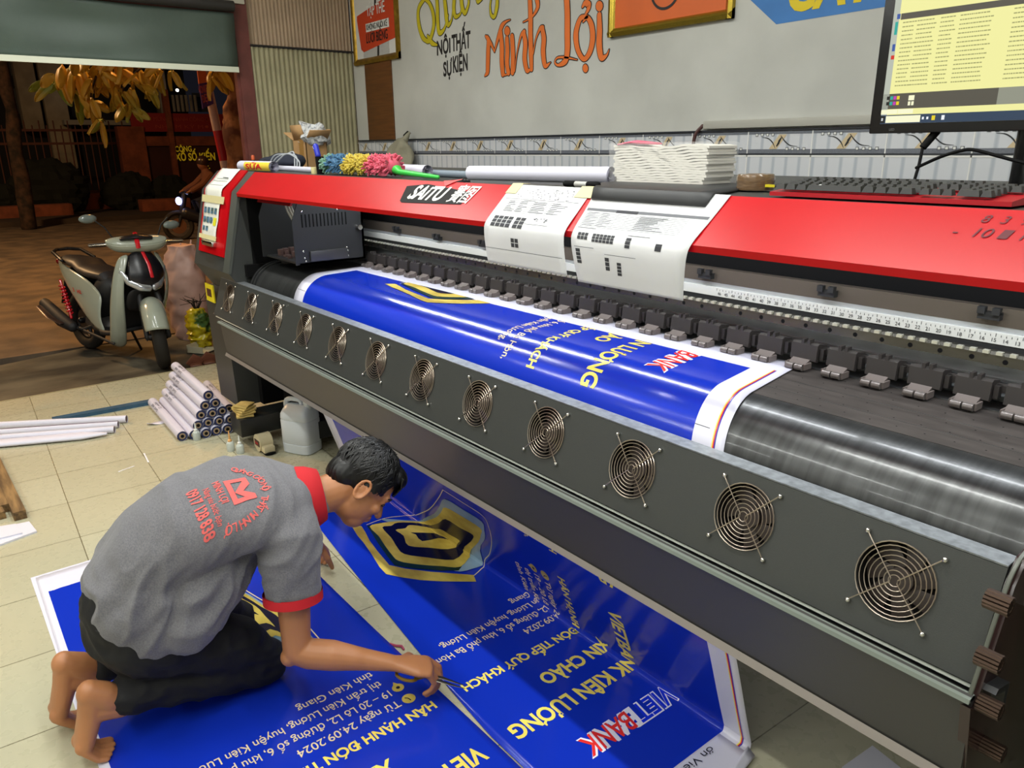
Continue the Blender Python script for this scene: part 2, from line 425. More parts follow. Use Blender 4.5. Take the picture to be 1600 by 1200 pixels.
def f(bm):
    for k in range(-1, 27):
        x = X0+(k+0.5)*PIT
        WP(bm, ribbon2([(x-0.085, 1.566), (x-0.055, 1.562), (x-0.03, 1.545), (x-0.015, 1.522)], [0.001, 0.004, 0.005, 0.002], 5), 3)
        WP(bm, ribbon2([(x+0.008, 1.571), (x+0.03, 1.548), (x+0.055, 1.532), (x+0.09, 1.528)], [0.003, 0.005, 0.004, 0.001], 5), 3)
        WP(bm, ribbon2([(x-0.008, 1.530), (x+0.000, 1.542)], [0.006, 0.010], 3), 3); WP(bm, ribbon2([(x+0.002, 1.549), (x+0.010, 1.562)], [0.010, 0.006], 3), 3)
        for q in range(4):
            for (ax, az) in ((x-0.115+q*0.026, 1.570), (x+0.035+q*0.026, 1.512)):
                WP(bm, rect2(ax, az, ax+0.013, az+0.012), 3)
wallpiece('black_motif', mat('motif_black', S('26272b'), 0.4), f)
def f(bm):
    for k in range(-1, 27):
        x = X0+(k+0.5)*PIT
        for q in range(4):
            for (ax, az) in ((x-0.115+q*0.026, 1.570), (x+0.035+q*0.026, 1.512)):
                WP(bm, rect2(ax+0.0018, az+0.0018, ax+0.0112, az+0.0102), 4)
wallpiece('white_square_motif', mat('motif_white', S('e2e2dd'), 0.4), f)
# conduit along the top of the tiles at the right
bm = BM(); box(bm, (-2.30, WY-0.03, 1.606), (2.6, WY, 1.640), bev=0.004); ob('cable_conduit', bm, mat('conduit_grey', S('b0aea4'), 0.5), wall_back)
bm = BM(); tube(bm, smoothline([(-2.31, WY-0.02, 1.62), (-2.34, WY-0.03, 1.58), (-2.35, WY-0.03, 1.50), (-2.35, WY-0.03, 1.40)], 5), 0.008); ob('wall_cable', bm, mat('cable_dark', S('50302c'), 0.5), wall_back)
# wall paintwork -----------------------------------------------------
def WL(bm, t, lvl=1): place(bm, t, (0, WY-0.0007*lvl-0.0003, 0), (1, 0, 0), (0, 0, 1))
def px2w(pts): return [tuple(PY(x, y, WY))[::2] for x, y in pts]
def zx(x, y, ox=540.0, oy=0.0, k=3.81): return (ox+x/k, oy+y/k)
def strokes(name, defs, colm, parent=wall_back):
    b1, b2 = BM(), BM()
    for si, (pts, wd) in enumerate(defs):
        P = px2w([zx(*p) for p in pts])
        ws = [q*.66 for q in (wd if isinstance(wd, list) else [wd]*len(P))]
        WL(b2, ribbon2(P, [q+0.010 for q in ws], 6), .6+.3*(si % 5)); WL(b1, ribbon2(P, ws, 6), 2.4+.3*(si % 5))
    ob(name+'_outline', b2, mat('paint_black', S('201d1c'), 0.6), parent, ang=10)
    ob(name, b1, colm, parent, ang=10)
org = mat('paint_orange', S('e8742a'), 0.6, var=0.12, vscale=6)
strokes('orange_lettering', [
    ([(835, 215), (852, 240), (850, 300), (848, 380), (845, 430), (830, 452)], [.02, .05, .055, .055, .05, .012]),
    ([(845, 220), (868, 262), (888, 308)], [.03, .03, .015]),
    ([(888, 308), (905, 240), (930, 160), (955, 130), (982, 118)], [.012, .035, .045, .02, .006]),
    ([(925, 190), (932, 280), (932, 370), (938, 440)], [.045, .058, .058, .05]),
    ([(962, 232), (965, 300), (963, 380), (972, 434)], [.05, .055, .055, .045]), ([(961, 183), (965, 187)], .070),
    ([(938, 440), (955, 446), (972, 434)], [.03, .012, .02]),
    ([(995, 430), (998, 340), (995, 260), (992, 218)], [.05, .055, .055, .05]),
    ([(1008, 425), (1022, 320), (1045, 215), (1065, 190)], [.012, .012, .025, .04]),
    ([(1062, 195), (1072, 260), (1068, 350), (1082, 418), (1105, 412)], [.045, .055, .055, .045, .012]),
    ([(1098, -10), (1102, 100), (1102, 200), (1105, 320), (1108, 412)], [.05, .055, .055, .055, .04]),
    ([(1140, -10), (1145, 40), (1120, 90), (1085, 118), (1058, 132)], [.05, .04, .02, .012, .008]),
    ([(1118, 320), (1135, 230), (1160, 170), (1175, 165)], [.012, .014, .03, .04]),
    ([(1172, 168), (1182, 230), (1178, 310), (1190, 390), (1222, 372)], [.045, .055, .055, .045, .006]),
    ([(1318, -10), (1322, 80), (1322, 200), (1322, 300), (1310, 362), (1270, 388), (1248, 372), (1262, 345), (1310, 342), (1380, 356)], [.06, .06, .062, .06, .055, .02, .014, .014, .018, .006]),
    ([(1438, 100), (1402, 108), (1380, 160), (1372, 220), (1385, 300), (1420, 352), (1455, 310), (1472, 230), (1465, 150), (1440, 105), (1415, 130)], [.03, .04, .05, .055, .045, .035, .05, .055, .05, .035, .012]),
    ([(1412, 40), (1428, 18), (1448, 30), (1444, 60), (1425, 92)], [.02, .04, .055, .03, .012]),
    ([(1427, 404), (1431, 410)], .055), ([(1510, 34), (1515, 39)], .068),
    ([(1512, 90), (1514, 180), (1512, 270), (1525, 342), (1555, 330), (1570, 296)], [.045, .055, .06, .05, .02, .006])], org)
yel = mat('paint_yellow', S('c9b818'), 0.6, var=0.12, vscale=6)
strokes('yellow_lettering', [
    ([(470, -8), (440, 40), (432, 90), (440, 160), (462, 225), (490, 248)], [.04, .045, .05, .055, .05, .03]),
    ([(440, 160), (470, 230), (500, 240), (525, 160), (522, 80), (500, 20), (470, -8)], [.03, .04, .045, .05, .05, .04, .03]),
    ([(490, 215), (515, 255), (545, 268)], [.03, .05, .02]),
    ([(545, -10), (548, 60), (550, 130), (560, 195), (590, 170), (612, 90)], [.05, .055, .055, .05, .03, .012]),
    ([(590, -10), (598, 60), (602, 110), (612, 148), (632, 120), (640, 60)], [.05, .055, .055, .045, .02, .01]),
    ([(648, -8), (645, 50), (655, 98), (685, 80), (695, 20)], [.05, .05, .04, .02, .02]),
    ([(690, -8), (695, 40), (712, 78), (732, 30), (735, -8)], [.05, .05, .04, .03, .03]),
    ([(782, -8), (790, 12), (815, -4)], [.03, .03, .01]),
    ([(905, -8), (902, 40), (888, 98), (868, 88), (862, 40), (868, -8)], [.04, .045, .035, .03, .02, .015])], yel)
bm = BM()
for s, (a, b), (c, d), hh in (('NỘI', (683, 86), (706, 82), .085), ('THẤT', (706, 80), (738, 72), .095), ('SỰ', (693, 119), (708, 116), .085), ('KIỆN', (708, 113), (733, 108), .095)):
    p = PY(a, b, WY); q = PY(c, d, WY); wdt = (q.x-p.x)*0.92
    place(bm, fit_text(s, wdt, hh, bold=0.035), (p.x, WY-0.001, p.z-0.0), (1, 0, 0.02), (0.03, 0, 1))
ob('black_lettering', bm, mat('paint_black', S('201d1c'), 0.6), wall_back, ang=10)
P = px2w([(1125, -45), (1213, 38), (1500, -8), (1500, -100), (1130, -100)]); bm = BM(); WL(bm, poly_tri(P), 1); ob('blue_painted_panel', bm, mat('paint_blue', S('3f7cc0'), 0.6, var=.1), wall_back, ang=10)
bm = BM(); p = PY(1228, 18, WY); q = PY(1368, -4, WY)
place(bm, fit_text('CÂY', q.x-p.x, .16, bold=0.035), (p.x, WY-0.0025, p.z), (1, 0, 0.0), (0.1, 0, 1)); ob('yellow_panel_lettering', bm, mat('paint_yellow2', S('e2c81c'), 0.6), wall_back, ang=10)
# brown board, framed sign, framed orange board
bm = BM(); box(bm, (-5.50, WY-0.012, 1.60), (-5.11, WY, 2.30), bev=0.002); tag(ob('wall_board', bm, mat('board_brown', S('6c421c'), 0.5, var=0.3, vscale=5, stretch=(1, 1, 12))), 'plain brown wooden board fixed on the wall below the red slogan picture', 'board')
def frame(name, label, x0, x1, z0, z1, fw, colf, colb):
    t = thing(name, label, 'picture', ((x0+x1)/2, WY, z0))
    bm = BM()
    prof = [(0, 0), (fw, 0), (fw*0.8, -0.018), (fw*0.4, -0.028), (0, -0.022)]
    for a, b_, ax in (((x0, z0), (x1, z0), 0), ((x0, z1), (x1, z1), 1), ((x0, z0), (x0, z1), 2), ((x1, z0), (x1, z1), 3)):
        if ax < 2:
            s = 1 if ax == 0 else -1
            P = [(WY+dy, a[1]+s*d) for d, dy in prof]; prism(bm, P, x0, x1, 'X')
        else:
            s = 1 if ax == 2 else -1
            P = [(a[0]+s*d, WY+dy) for d, dy in prof]; prism(bm, P, z0, z1, 'Z')
    ob('frame', bm, colf, t)
    bm = BM(); box(bm, (x0+fw*0.7, WY-0.012, z0+fw*0.7), (x1-fw*0.7, WY-0.004, z1-fw*0.7)); pn = ob('panel', bm, colb, t)
    return t
gold = mat('gold_frame', S('a8842c'), 0.28, metal=0.75, var=0.4, vscale=30)
t = frame('slogan_picture', 'gold-framed white picture with a red slanted signboard and slogan', -5.64, -4.975, 2.14, 2.98, 0.05, gold, mat('picture_white', S('dcdcda'), 0.4))
bm = BM(); A = px2w([(560, 26), (622, -16), (622, 58), (571, 82), (567, 78), (560, 32)]); place(bm, poly_tri(A), (0, WY-0.013, 0), (1, 0, 0), (0, 0, 1)); ob('red_signboard', bm, mat('sign_red', S('c8421f'), 0.5), t)
bm = BM(); A = px2w([(574, 38), (610, 28), (611, 42), (575, 51)]); place(bm, poly_tri(A), (0, WY-0.0150, 0), (1, 0, 0), (0, 0, 1)); 
def wt_text(bm, s, a, b_, cap, bold, y=WY-0.0165):
    p = PY(*a, WY); q = PY(*b_, WY); d = (q-p); place(bm, fit_text(s, d.length*0.98, cap, bold=bold), (p.x, y, p.z), (d.x/d.length, 0, d.z/d.length), (0, 0, 1))
wt_text(bm, 'TẬP THỂ', (576, 26), (605, 18), .070, .012); ob('white_slogan_line', bm, mat('sign_white', S('e8e8e4'), 0.5), t)
bm = BM(); wt_text(bm, 'KHÔNG NUÔI KẺ', (576, 48), (609, 40), .040, .008, WY-0.0175); wt_text(bm, 'LƯỜI BIẾNG', (576, 68), (610, 60), .065, .010, WY-0.0175)
A = px2w([(592, 72), (595, 71), (595, 90), (592, 91)]); place(bm, poly_tri(A), (0, WY-0.0130, 0), (1, 0, 0), (0, 0, 1))
A = px2w([(587, -20), (590, -20), (590, 8), (587, 9)]); place(bm, poly_tri(A), (0, WY-0.0130, 0), (1, 0, 0), (0, 0, 1)); ob('black_slogan_line', bm, mat('paint_black', S('201d1c'), 0.6), t)
t = frame('orange_board', 'gold-framed orange board high on the wall right of the orange lettering', -2.93, -2.19, 2.055, 2.8, 0.045, mat('brass_frame', S('b29a3a'), 0.22, metal=0.85), mat('board_orange', S('d9621a'), 0.45, var=.08))
bm = BM(); c = PY(1043, -18, WY); place(bm, ribbon2([(c.x+0.085*math.cos(a), c.z+0.085*math.sin(a)) for a in [i*math.pi/6 for i in range(12)]], 0.012, 3, True), (0, WY-0.014, 0), (1, 0, 0), (0, 0, 1)); ob('black_ring_mark', bm, mat('paint_black', S('201d1c'), 0.6), t)
# ================================================================== THE PRINTER
G = mat('printer_grey', S('3b3d3b'), 0.42, var=0.06, vscale=300, bump=0.05, bscale=500)
GD = mat('printer_dark', S('232425'), 0.5); BLK = mat('void_black', S('070708'), 0.8, spec=0.2)
RED = mat('printer_red', S('bb0a14'), 0.30, var=0.08, vscale=6, spec=0.22, coat=0.04)
ALU = mat('aluminium', S('b6babd'), 0.35, metal=0.5, var=0.12, vscale=14, stretch=(1, 8, 8))
STE = mat('steel', S('8d8f90'), 0.3, metal=0.85, var=0.3, vscale=20, stretch=(1, 6, 6))
CHR = mat('chrome', S('d4d2cc'), 0.18, metal=1.0)
XE = 0.35
pr = thing('large_format_printer', 'long red and charcoal wide-format banner printer running the length of the shop', 'printer', (-2.0, 1.9, 0))
bm = BM(); prism(bm, [(1.405, 1.432), (1.312, 1.337), (1.22, .95), (1.309, .816), (2.45, .816), (2.45, 1.432)], -4.36, -3.80)
ob('end_cabinet', bm, G, pr)
bm = BM()
box(bm, (-3.80, 1.30, .93), (-3.77, 2.4, .99)); box(bm, (-3.80, 1.845, .90), (XE, 1.90, 1.412))
prism(bm, [(1.425, 1.405), (1.345, 1.325), (1.345, .80), (2.4, .80), (2.4, 1.405)], -3.80, -3.79); ob('inner_back_panel', bm, BLK, pr)
# sloped frame strip between the red fronts
bm = BM(); e = 0.004
for x0, x1 in ((-3.88, -3.795),):
    prism(bm, [(1.403, 1.437), (1.308, 1.341), (1.216, .952), (1.23, .950), (1.32, 1.33), (1.41, 1.42)], x0, x1)
ob('corner_strip', bm, mat('strip_grey', S('4a4d47'), 0.45), pr)
# red access door on the cabinet
bm = BM()
def off(y, z, d, ny, nz): return (y+ny*d, z+nz*d)
prism(bm, [(1.403, 1.436), (1.308, 1.339), (1.235, 1.022), (1.229, 1.0235), (1.302, 1.343), (1.399, 1.441)], -4.285, -3.885)
door = ob('access_door', bm, RED, pr)
bm = BM(); box(bm, (-4.17, 1.215, 1.065), (-4.0, 1.245, 1.090), bev=.004); ob('door_handle', bm, CHR, door)
# red front cover
bm = BM(); prism(bm, [(1.402, 1.434), (1.300, 1.337), (1.302, 1.322), (1.335, 1.318), (1.335, 1.326), (1.318, 1.332), (1.420, 1.425)], -3.795, XE); cover = ob('front_cover', bm, RED, pr)
bm = BM(); box(bm, (-4.36, 1.403, 1.412), (XE, 2.45, 1.432), bev=.004); box(bm, (-1.75, 2.45, 1.40), (XE, 2.62, 1.418)); ob('top_panel', bm, mat('top_grey', S('3a3b3a'), 0.38, var=0.2, vscale=8), pr)
# inner beam
bm = BM(); box(bm, (-3.79, 1.80, 1.16), (XE, 1.825, 1.200)); ob('beam_cap', bm, mat('beam_brown', S('5a5249'), 0.4, metal=.3), pr)
bm = BM(); box(bm, (-3.79, 1.801, .995), (XE, 1.84, 1.16)); box(bm, (-3.79, 1.79, 1.012), (XE, 1.81, 1.05)); ob('gantry_beam', bm, ALU, pr)
bm = BM(); box(bm, (-3.79, 1.788, 1.124), (XE, 1.802, 1.148)); rul = ob('ruler_strip', bm, mat('ruler_white', S('c9cac4'), 0.4), pr)
bm = BM()
for i in range(0, 300):
    x = -0.02-i*0.01035
    if x < -1.32: break
    place(bm, rect2(0, 0, .0012, .006 if i % 5 else .010), (x, 1.7875, 1.140), (1, 0, 0), (0, 0, .7))
for i in range(0, 40):
    x = -0.48-i*0.0245*0.94
    if x < -1.32: break
    place(bm, fit_text(str(10+i), None, .0085), (x, 1.7872, 1.1285), (1, 0, 0), (0, 0, 1))
ob('ruler_marks', bm, mat('ink', S('23242a'), 0.6), rul, ang=5)
bm = BM(); box(bm, (-3.79, 1.790, 1.10), (XE, 1.802, 1.124)); box(bm, (-3.79, 1.77, 1.085), (XE, 1.80, 1.090)); ob('rail_backing', bm, GD, pr)
bm = BM(); prism(bm, [(1.756, 1.108), (1.762, 1.114), (1.782, 1.114), (1.79, 1.106), (1.79, 1.086), (1.756, 1.086)], -3.79, XE); rail = ob('linear_rail', bm, mat('rail_steel', S('6a675f'), 0.25, metal=.85), pr)
bm = BM()
for i in range(64):
    x = 0.3-i*0.0655
    if x < -3.7: break
    place(bm, disc2(0, 0, .0055, 12), (x, 1.7555, 1.096), (1, 0, 0), (0, 0, 1))
ob('rail_holes', bm, BLK, rail, ang=5)
bm = BM()
for i in range(160):
    x = 0.3-i*0.0262
    if x < -3.7: break
    box(bm, (x-.006, 1.752, 1.109), (x+.006, 1.764, 1.116))
ob('rail_highlights', bm, mat('rail_highlight_pale', S('d9d8c8'), 0.2, metal=.6), rail, ang=5)  # pale blocks put on the edge as the rail's scalloped white highlights
# encoder clips on the beam
for i, (x, y) in enumerate([(565, 348), (622, 358), (685, 370), (757, 380), (865, 398), (1105, 427), (1295, 454), (1549, 488)]):
    p = PY(x, y, 1.795); bm = BM()
    box(bm, (p.x-.022, 1.782, p.z-.014), (p.x+.022, 1.80, p.z+.002)); box(bm, (p.x-.022, 1.776, p.z-.002), (p.x-.007, 1.79, p.z+.013)); box(bm, (p.x+.007, 1.776, p.z-.002), (p.x+.022, 1.79, p.z+.013))
    ob('beam_clip', bm, GD, pr)
# platen and curved heater plate
PLZ = 0.995
PM = mat('platen_black', S('57514d'), 0.38, metal=.3, var=0.35, vscale=7, stretch=(1, 6, 1))
bm = BM(); box(bm, (-3.79, 1.452, .93), (XE, 1.735, PLZ)); box(bm, (-3.79, 1.735, .93), (XE, 1.80, PLZ+.002)); plat = ob('platen', bm, PM, pr)
bm = BM()
for i in range(60):
    for j, y in enumerate((1.485, 1.53, 1.58, 1.64, 1.69)):
        x = 0.3-i*0.055-(j % 2)*.027
        if x < -1.05: continue
        place(bm, disc2(0, 0, .0018, 8), (x, y, PLZ+.0004), (1, 0, 0), (0, 1, 0))
ob('vacuum_holes', bm, BLK, plat, ang=5)
bm = BM(); box(bm, (-3.79, 1.728, PLZ), (XE, 1.742, PLZ+.003)); box(bm, (-3.79, 1.60, PLZ), (XE, 1.6015, PLZ+.0006)); box(bm, (-3.79, 1.52, PLZ), (XE, 1.5212, PLZ+.0006)); ob('platen_edge_strip', bm, STE, plat)
RC = mat('roller_black', S('4a4b4b'), 0.30, metal=.6, var=.4, vscale=10, stretch=(6, .25, .25), bump=.04, bscale=40, coat=.15)
bm = BM(); prof = []
for i in range(25):
    a = math.pi/2*i/24*1.12; prof.append((1.45-.15*math.sin(a), .848+.147*math.cos(a)))
prism(bm, prof+[(1.45, .80)], -3.74, XE); ob('curved_heater_plate', bm, RC, pr)
bm = BM()
for x in (-3.735, -3.70):
    prof = [(1.45-.158*math.sin(a), .848+.155*math.cos(a)) for a in [math.pi/2*i/20*1.1 for i in range(21)]]+[(1.45, .82)]
    prism(bm, prof, x-.012, x+.006)
ob('plate_end_flange', bm, GD, pr)
# fan panel with twelve round openings
FX = [-0.486-0.3064*i for i in range(12)]
FY1, FZ1, FY2, FZ2 = 1.25, .902, 1.19, .716
def FP(x, t): return Vector((x, FY2+(FY1-FY2)*t, FZ2+(FZ1-FZ2)*t))          # t 0 bottom .. 1 top
FN = Vector((0, -(FZ1-FZ2), (FY1-FY2))).normalized(); FV = Vector((0, FY1-FY2, FZ1-FZ2)).normalized(); FH = math.hypot(FY1-FY2, FZ1-FZ2)
t = bmesh.new(); XA, XB = -4.03, -0.335
def loop(pts):
    vs = [t.verts.new((a, b, 0)) for a, b in pts]
    for i in range(len(vs)): t.edges.new((vs[i], vs[(i+1) % len(vs)]))
loop([(XA, 0), (XB, 0), (XB, FH), (XA, FH)])
FC = [(x, FH*(.545+.0025*i)) for i, x in enumerate(FX)]
for x, c in FC: loop([(x+.0675*math.cos(2*math.pi*k/36), c+.0675*math.sin(2*math.pi*k/36)) for k in range(36)])
bmesh.ops.triangle_fill(t, use_beauty=True, edges=t.edges[:])
bm = BM(); place(bm, t, FP(0, 0), (1, 0, 0), FV)
r = bmesh.ops.extrude_face_region(bm, geom=bm.faces[:]); bmesh.ops.translate(bm, vec=-FN*0.004, verts=[g for g in r['geom'] if isinstance(g, bmesh.types.BMVert)])
panel = ob('fan_panel', bm, G, pr, ang=20)
bm = BM(); prism(bm, [(1.2495, .903), (1.2495, .906), (1.292, .906), (1.292, .885), (1.289, .885), (1.289, .902)], XA, XB); ob('fan_panel_top_flange', bm, mat('worn_metal', S('8f9498'), 0.42, metal=.6, var=.35, vscale=60), pr)
# one guard built at the last fan, then copied
def guard(x, c):
    O = FP(0, 0)+FV*c; O.x = x
    def Q(u, v, n=0.004): return O+Vector((u, 0, 0))+FV*v+FN*n
    bm = BM()
    for rr in (.010, .018, .0265, .035, .0435, .052, .0605, .0675):
        tube(bm, [Q(rr*math.cos(2*math.pi*k/32), rr*math.sin(2*math.pi*k/32)) for k in range(32)], .0010 if rr < .065 else .0013, n=5, up=FN, closed=True)
    s = .064
    tube(bm, [Q(-s, s*1.02, .006), Q(-.006, .003, .006), Q(-.006, -.003, .006), Q(-s*1.02, -s, .006)], .0012, n=5)
    tube(bm, [Q(s, s*1.02, .006), Q(.006, .003, .006), Q(.006, -.003, .006), Q(s*1.02, -s, .006)], .0012, n=5)
    g = ob('fan_guard', bm, mat('guard_wire', S('b3a697'), 0.28, metal=.9), pr)
    for a, b_ in ((-s, s), (s, s), (-s, -s), (s, -s)):
        bm = BM(); ell(bm, Q(a*1.02, b_*1.03, .004), (.0052, .0052, .0052), seg=12, rings=8); ob('guard_screw', bm, CHR, g)
    bm = BM(); O2 = O-FN*.03
    def Q2(u, v, n): return O+Vector((u, 0, 0))+FV*v+FN*n
    tube(bm, [Q2(0, 0, -.02), Q2(0, 0, -.05)], .022, n=16, rnd=False)
    for k in range(7):
        a = 2*math.pi*k/7; tube(bm, [Q2(.02*math.cos(a), .02*math.sin(a), -.03), Q2(.062*math.cos(a+.5), .062*math.sin(a+.5), -.032)], [(.010, .0015), (.020, .0015)], n=6, up=FN)
    fan = ob('cooling_fan', bm, mat('fan_brown', S('3a302b'), 0.5), g)
    bm = BM(); tube(bm, [Q2(0, 0, -.0045), Q2(0, 0, -.058)], .0685, n=36, rnd=False, cap=False)
    f2 = BM(); quad(bm, [Q2(-.075, -.075, -.058), Q2(.075, -.075, -.058), Q2(.075, .075, -.058), Q2(-.075, .075, -.058)]); f2.free()
    ob('fan_well', bm, mat('well_dark', S('1c1816'), 0.6), g, ang=60)
    return g
g0 = guard(*FC[0])
for i in range(1, 12):
    c = copy_tree(g0, pr); c.location = g0.location + Vector((FC[i][0]-FC[0][0], 0, 0)) + FV*(FC[i][1]-FC[0][1])
# strips under the fan panel and the lower apron
bm = BM(); prism(bm, [(1.19, .716), (1.235, .700), (1.24, .64), (1.25, .64), (1.25, .71), (1.20, .722)], -4.05, -.30); ob('gutter_strip', bm, GD, pr)
bm = BM(); prism(bm, [(1.187, .7095), (1.192, .7128), (1.203, .7085), (1.196, .703)], -4.0, -.322); ob('light_trim_strip', bm, mat('trim_light', S('7c8076'), 0.5), pr)
bm = BM(); prism(bm, [(1.155, .712), (1.165, .714), (1.205, .694), (1.21, .64), (1.2, .54), (1.18, .535), (1.165, .69)], -3.86, -.322); apron = ob('lower_apron', bm, mat('apron_grey', S('383735'), 0.45, bump=.04, bscale=400), pr)
bm = BM(); prism(bm, [(1.150, .705), (1.152, .7125), (1.170, .7135), (1.174, .705)], -3.86, -.322); ob('apron_top_rail', bm, mat('rail_green_grey', S('757d75'), 0.45), apron)
bm = BM(); prism(bm, [(1.176, .545), (1.168, .530), (1.185, .520), (1.215, .522), (1.215, .530), (1.19, .533)], -3.86, -.322); ob('apron_bottom_rail', bm, mat('rail_pale', S('9d958f'), 0.35, metal=.3), apron)
# left leg with its shroud, black pedestal, foot and castor
bm = BM(); prism(bm, [(1.262, .735), (1.275, .165), (1.9, .165), (1.9, .82), (1.30, .82)], -4.385, -4.09); ob('leg_cover', bm, G, pr)
bm = BM(); prism(bm, [(1.23, .74), (1.24, .60), (1.26, .56), (1.30, .56), (1.30, .74)], -4.085, -3.95); tube(bm, [(-3.95, 1.24, .60), (-3.95, 1.27, .575)], .02); ob('leg_bracket', bm, GD, pr)
bm = BM(); box(bm, (-4.09, 1.40, .165), (-4.04, 2.0, .82)); box(bm, (-3.99, 1.50, .165), (-3.62, 2.1, .84), bev=.005); ob('leg', bm, BLK, pr)
bm = BM(); box(bm, (-4.02, 1.20, .065), (-3.86, 2.25, .165), bev=.006); box(bm, (-3.9, 1.45, .065), (-3.58, 2.15, .16)); ob('foot', bm, mat('foot_black', S('1d1f1e'), 0.4), pr)
bm = BM(); cyl(bm, (-3.98, 1.50, .034), (-3.92, 1.50, .034), .034); ob('castor', bm, GD, pr)
bm = BM(); box(bm, (-.1, 1.35, .0), (.2, 2.0, .93), bev=.005); ob('leg', bm, BLK, pr)
bm = BM(); box(bm, (XE, 1.25, .6), (XE+.5, 2.45, 1.432), bev=.01); ob('end_cabinet', bm, G, pr)
bm = BM(); box(bm, (XE+.05, 1.35, 0), (XE+.4, 2.2, .6)); ob('leg', bm, BLK, pr)
# white stick-on hooks on the pedestal
hw = mat('hook_white', S('cfc8b4'), 0.4)
bm = BM(); p = PY(392, 572, 1.498); tube(bm, [(p.x-.03, 1.495, p.z+.02), (p.x-.01, 1.49, p.z+.018), (p.x+.015, 1.49, p.z-.02), (p.x+.02, 1.48, p.z-.035), (p.x+.0, 1.475, p.z-.035)], [(.008, .004)]*5, n=8); ob('hook', bm, hw, pr)
bm = BM(); p = PY(413, 596, 1.498); box(bm, (p.x-.02, 1.488, p.z-.014), (p.x+.02, 1.50, p.z+.014), bev=.003); box(bm, (p.x-.02, 1.475, p.z-.014), (p.x-.012, 1.49, p.z-.004)); box(bm, (p.x+.012, 1.475, p.z-.014), (p.x+.02, 1.49, p.z-.004)); ob('hook', bm, hw, pr)
# right end plate of the fan unit with adjusting knobs
bm = BM(); MP = mat('maroon_gloss', S('30201f'), 0.2)
prism(bm, [(1.15, .70), (1.17, .69), (1.24, .88), (1.27, .915), (1.31, .92), (1.36, .90), (1.60, .90), (1.60, .30), (1.20, .30), (1.19, .55)], -.333, -.318); ob('end_plate', bm, MP, pr)
bm = BM(); tube(bm, smoothline([(-.327, 1.165, .71), (-.327, 1.225, .865), (-.327, 1.262, .91), (-.327, 1.31, .922)], 6), [(.0035, .002)]*19, n=8, up=(0, 0, 1)); ob('end_plate_edge', bm, mat('edge_grey', S('55584f'), 0.4), pr)
for (x, y) in ((1562, 942), (1547, 1032), (1548, 1105), (1553, 1172)):
    p = PX(x, y, -.30); bm = BM(); n = 12
    for k in range(n):
        a = 2*math.pi*k/n; cyl(bm, (-.318, p.y+.0115*math.cos(a), p.z+.0115*math.sin(a)), (-.285, p.y+.0115*math.cos(a), p.z+.0115*math.sin(a)), .0035, n=6)
    cyl(bm, (-.318, p.y, p.z), (-.286, p.y, p.z), .011); ob('adjusting_knob', bm, mat('knob_bronze', S('4a3a30'), 0.35, metal=.8), pr)
# print-head carriage
car = thing('x', 'x', 'x'); bpy.data.objects.remove(car)
CX0, CX1, CY0, CY1, CZ = -3.66, -3.262, 1.366, 1.634, 1.04
bm = BM()
def sideplate(bm, x0, x1):
    prism(bm, [(CY0, CZ), (CY1+.06, CZ), (CY1+.06, 1.40), (CY0+.045, 1.40), (CY0+.025, 1.34), (CY0-.018, 1.235), (CY0-.018, CZ)], x0, x1)
sideplate(bm, CX1-.006, CX1); sideplate(bm, CX0, CX0+.006)
box(bm, (CX0, CY0, CZ), (CX1, CY1+.06, CZ+.008)); box(bm, (CX0, CY1+.05, CZ), (CX1, CY1+.06, 1.40))
CG = mat('carriage_grey', S('323334'), 0.4, metal=.3)
carr = ob('print_carriage', bm, CG, pr)
bm = BM(); prism(bm, [(CY0-.02, 1.30), (CY0+.02, 1.40), (CY0+.03, 1.40), (CY0-.01, 1.30)], CX0+.004, CX1-.004); ob('carriage_hood', bm, mat('hood_red', S('7c1420'), 0.25), carr)
bm = BM()
for k in range(13):
    y = CY0+.025+k*.0178; box(bm, (CX1-.001, y, 1.205), (CX1+.0012, y+.0058, 1.262))
for k in range(5):
    x = CX0+.05+k*.022; box(bm, (x, CY1+.048, 1.2), (x+.008, CY1+.0505, 1.28))
ob('vent_slots', bm, BLK, carr, ang=5)
bm = BM(); box(bm, (CX1, CY0+.05, 1.052), (CX1+.012, CY0+.235, 1.098), bev=.003); ob('carriage_plate', bm, mat('plate_dark', S('4a4a4c'), 0.35, metal=.5), carr)
bm = BM()
for (y, z) in ((CY0+.03, 1.275), (CY0+.20, 1.275), (CY0+.022, 1.10), (CY0+.235, 1.10), (CY0+.025, 1.07), (CY0+.03, 1.055), (CY0+.24, 1.085), (CY0+.24, 1.06)):
    ell(bm, (CX1+.002, y, z), (.004, .005, .005), seg=10, rings=6)
cyl(bm, (CX1, CY1+.03, 1.19), (CX1+.03, CY1+.03, 1.19), .012); ob('carriage_screws', bm, CHR, carr)
bm = BM()
for k, (a, b_) in enumerate(((.30, .02), (.27, .03), (.24, .015))):
    tube(bm, smoothline([(CX0+a, 1.42+.02*k, 1.39), (CX0+a-.05, 1.41, 1.30), (CX0+a+.01, 1.43, 1.18), (CX0+a+.05, 1.42, 1.06)], 6), .006-.001*k, n=6)
ob('ribbon_cables', bm, mat('cable_pale', S('8e8a80'), 0.5), carr)
bm = BM()
for k in range(26):
    x = CX0+.03+random.random()*.33; y = CY0+.02+random.random()*.2; s = .008+random.random()*.012
    box(bm, (x-s, y-s, CZ+.008), (x+s, y+s, CZ+.014+random.random()*.03), bev=.002)
ob('print_heads', bm, mat('heads_brown', S('6a5450'), 0.35, metal=.4), carr)
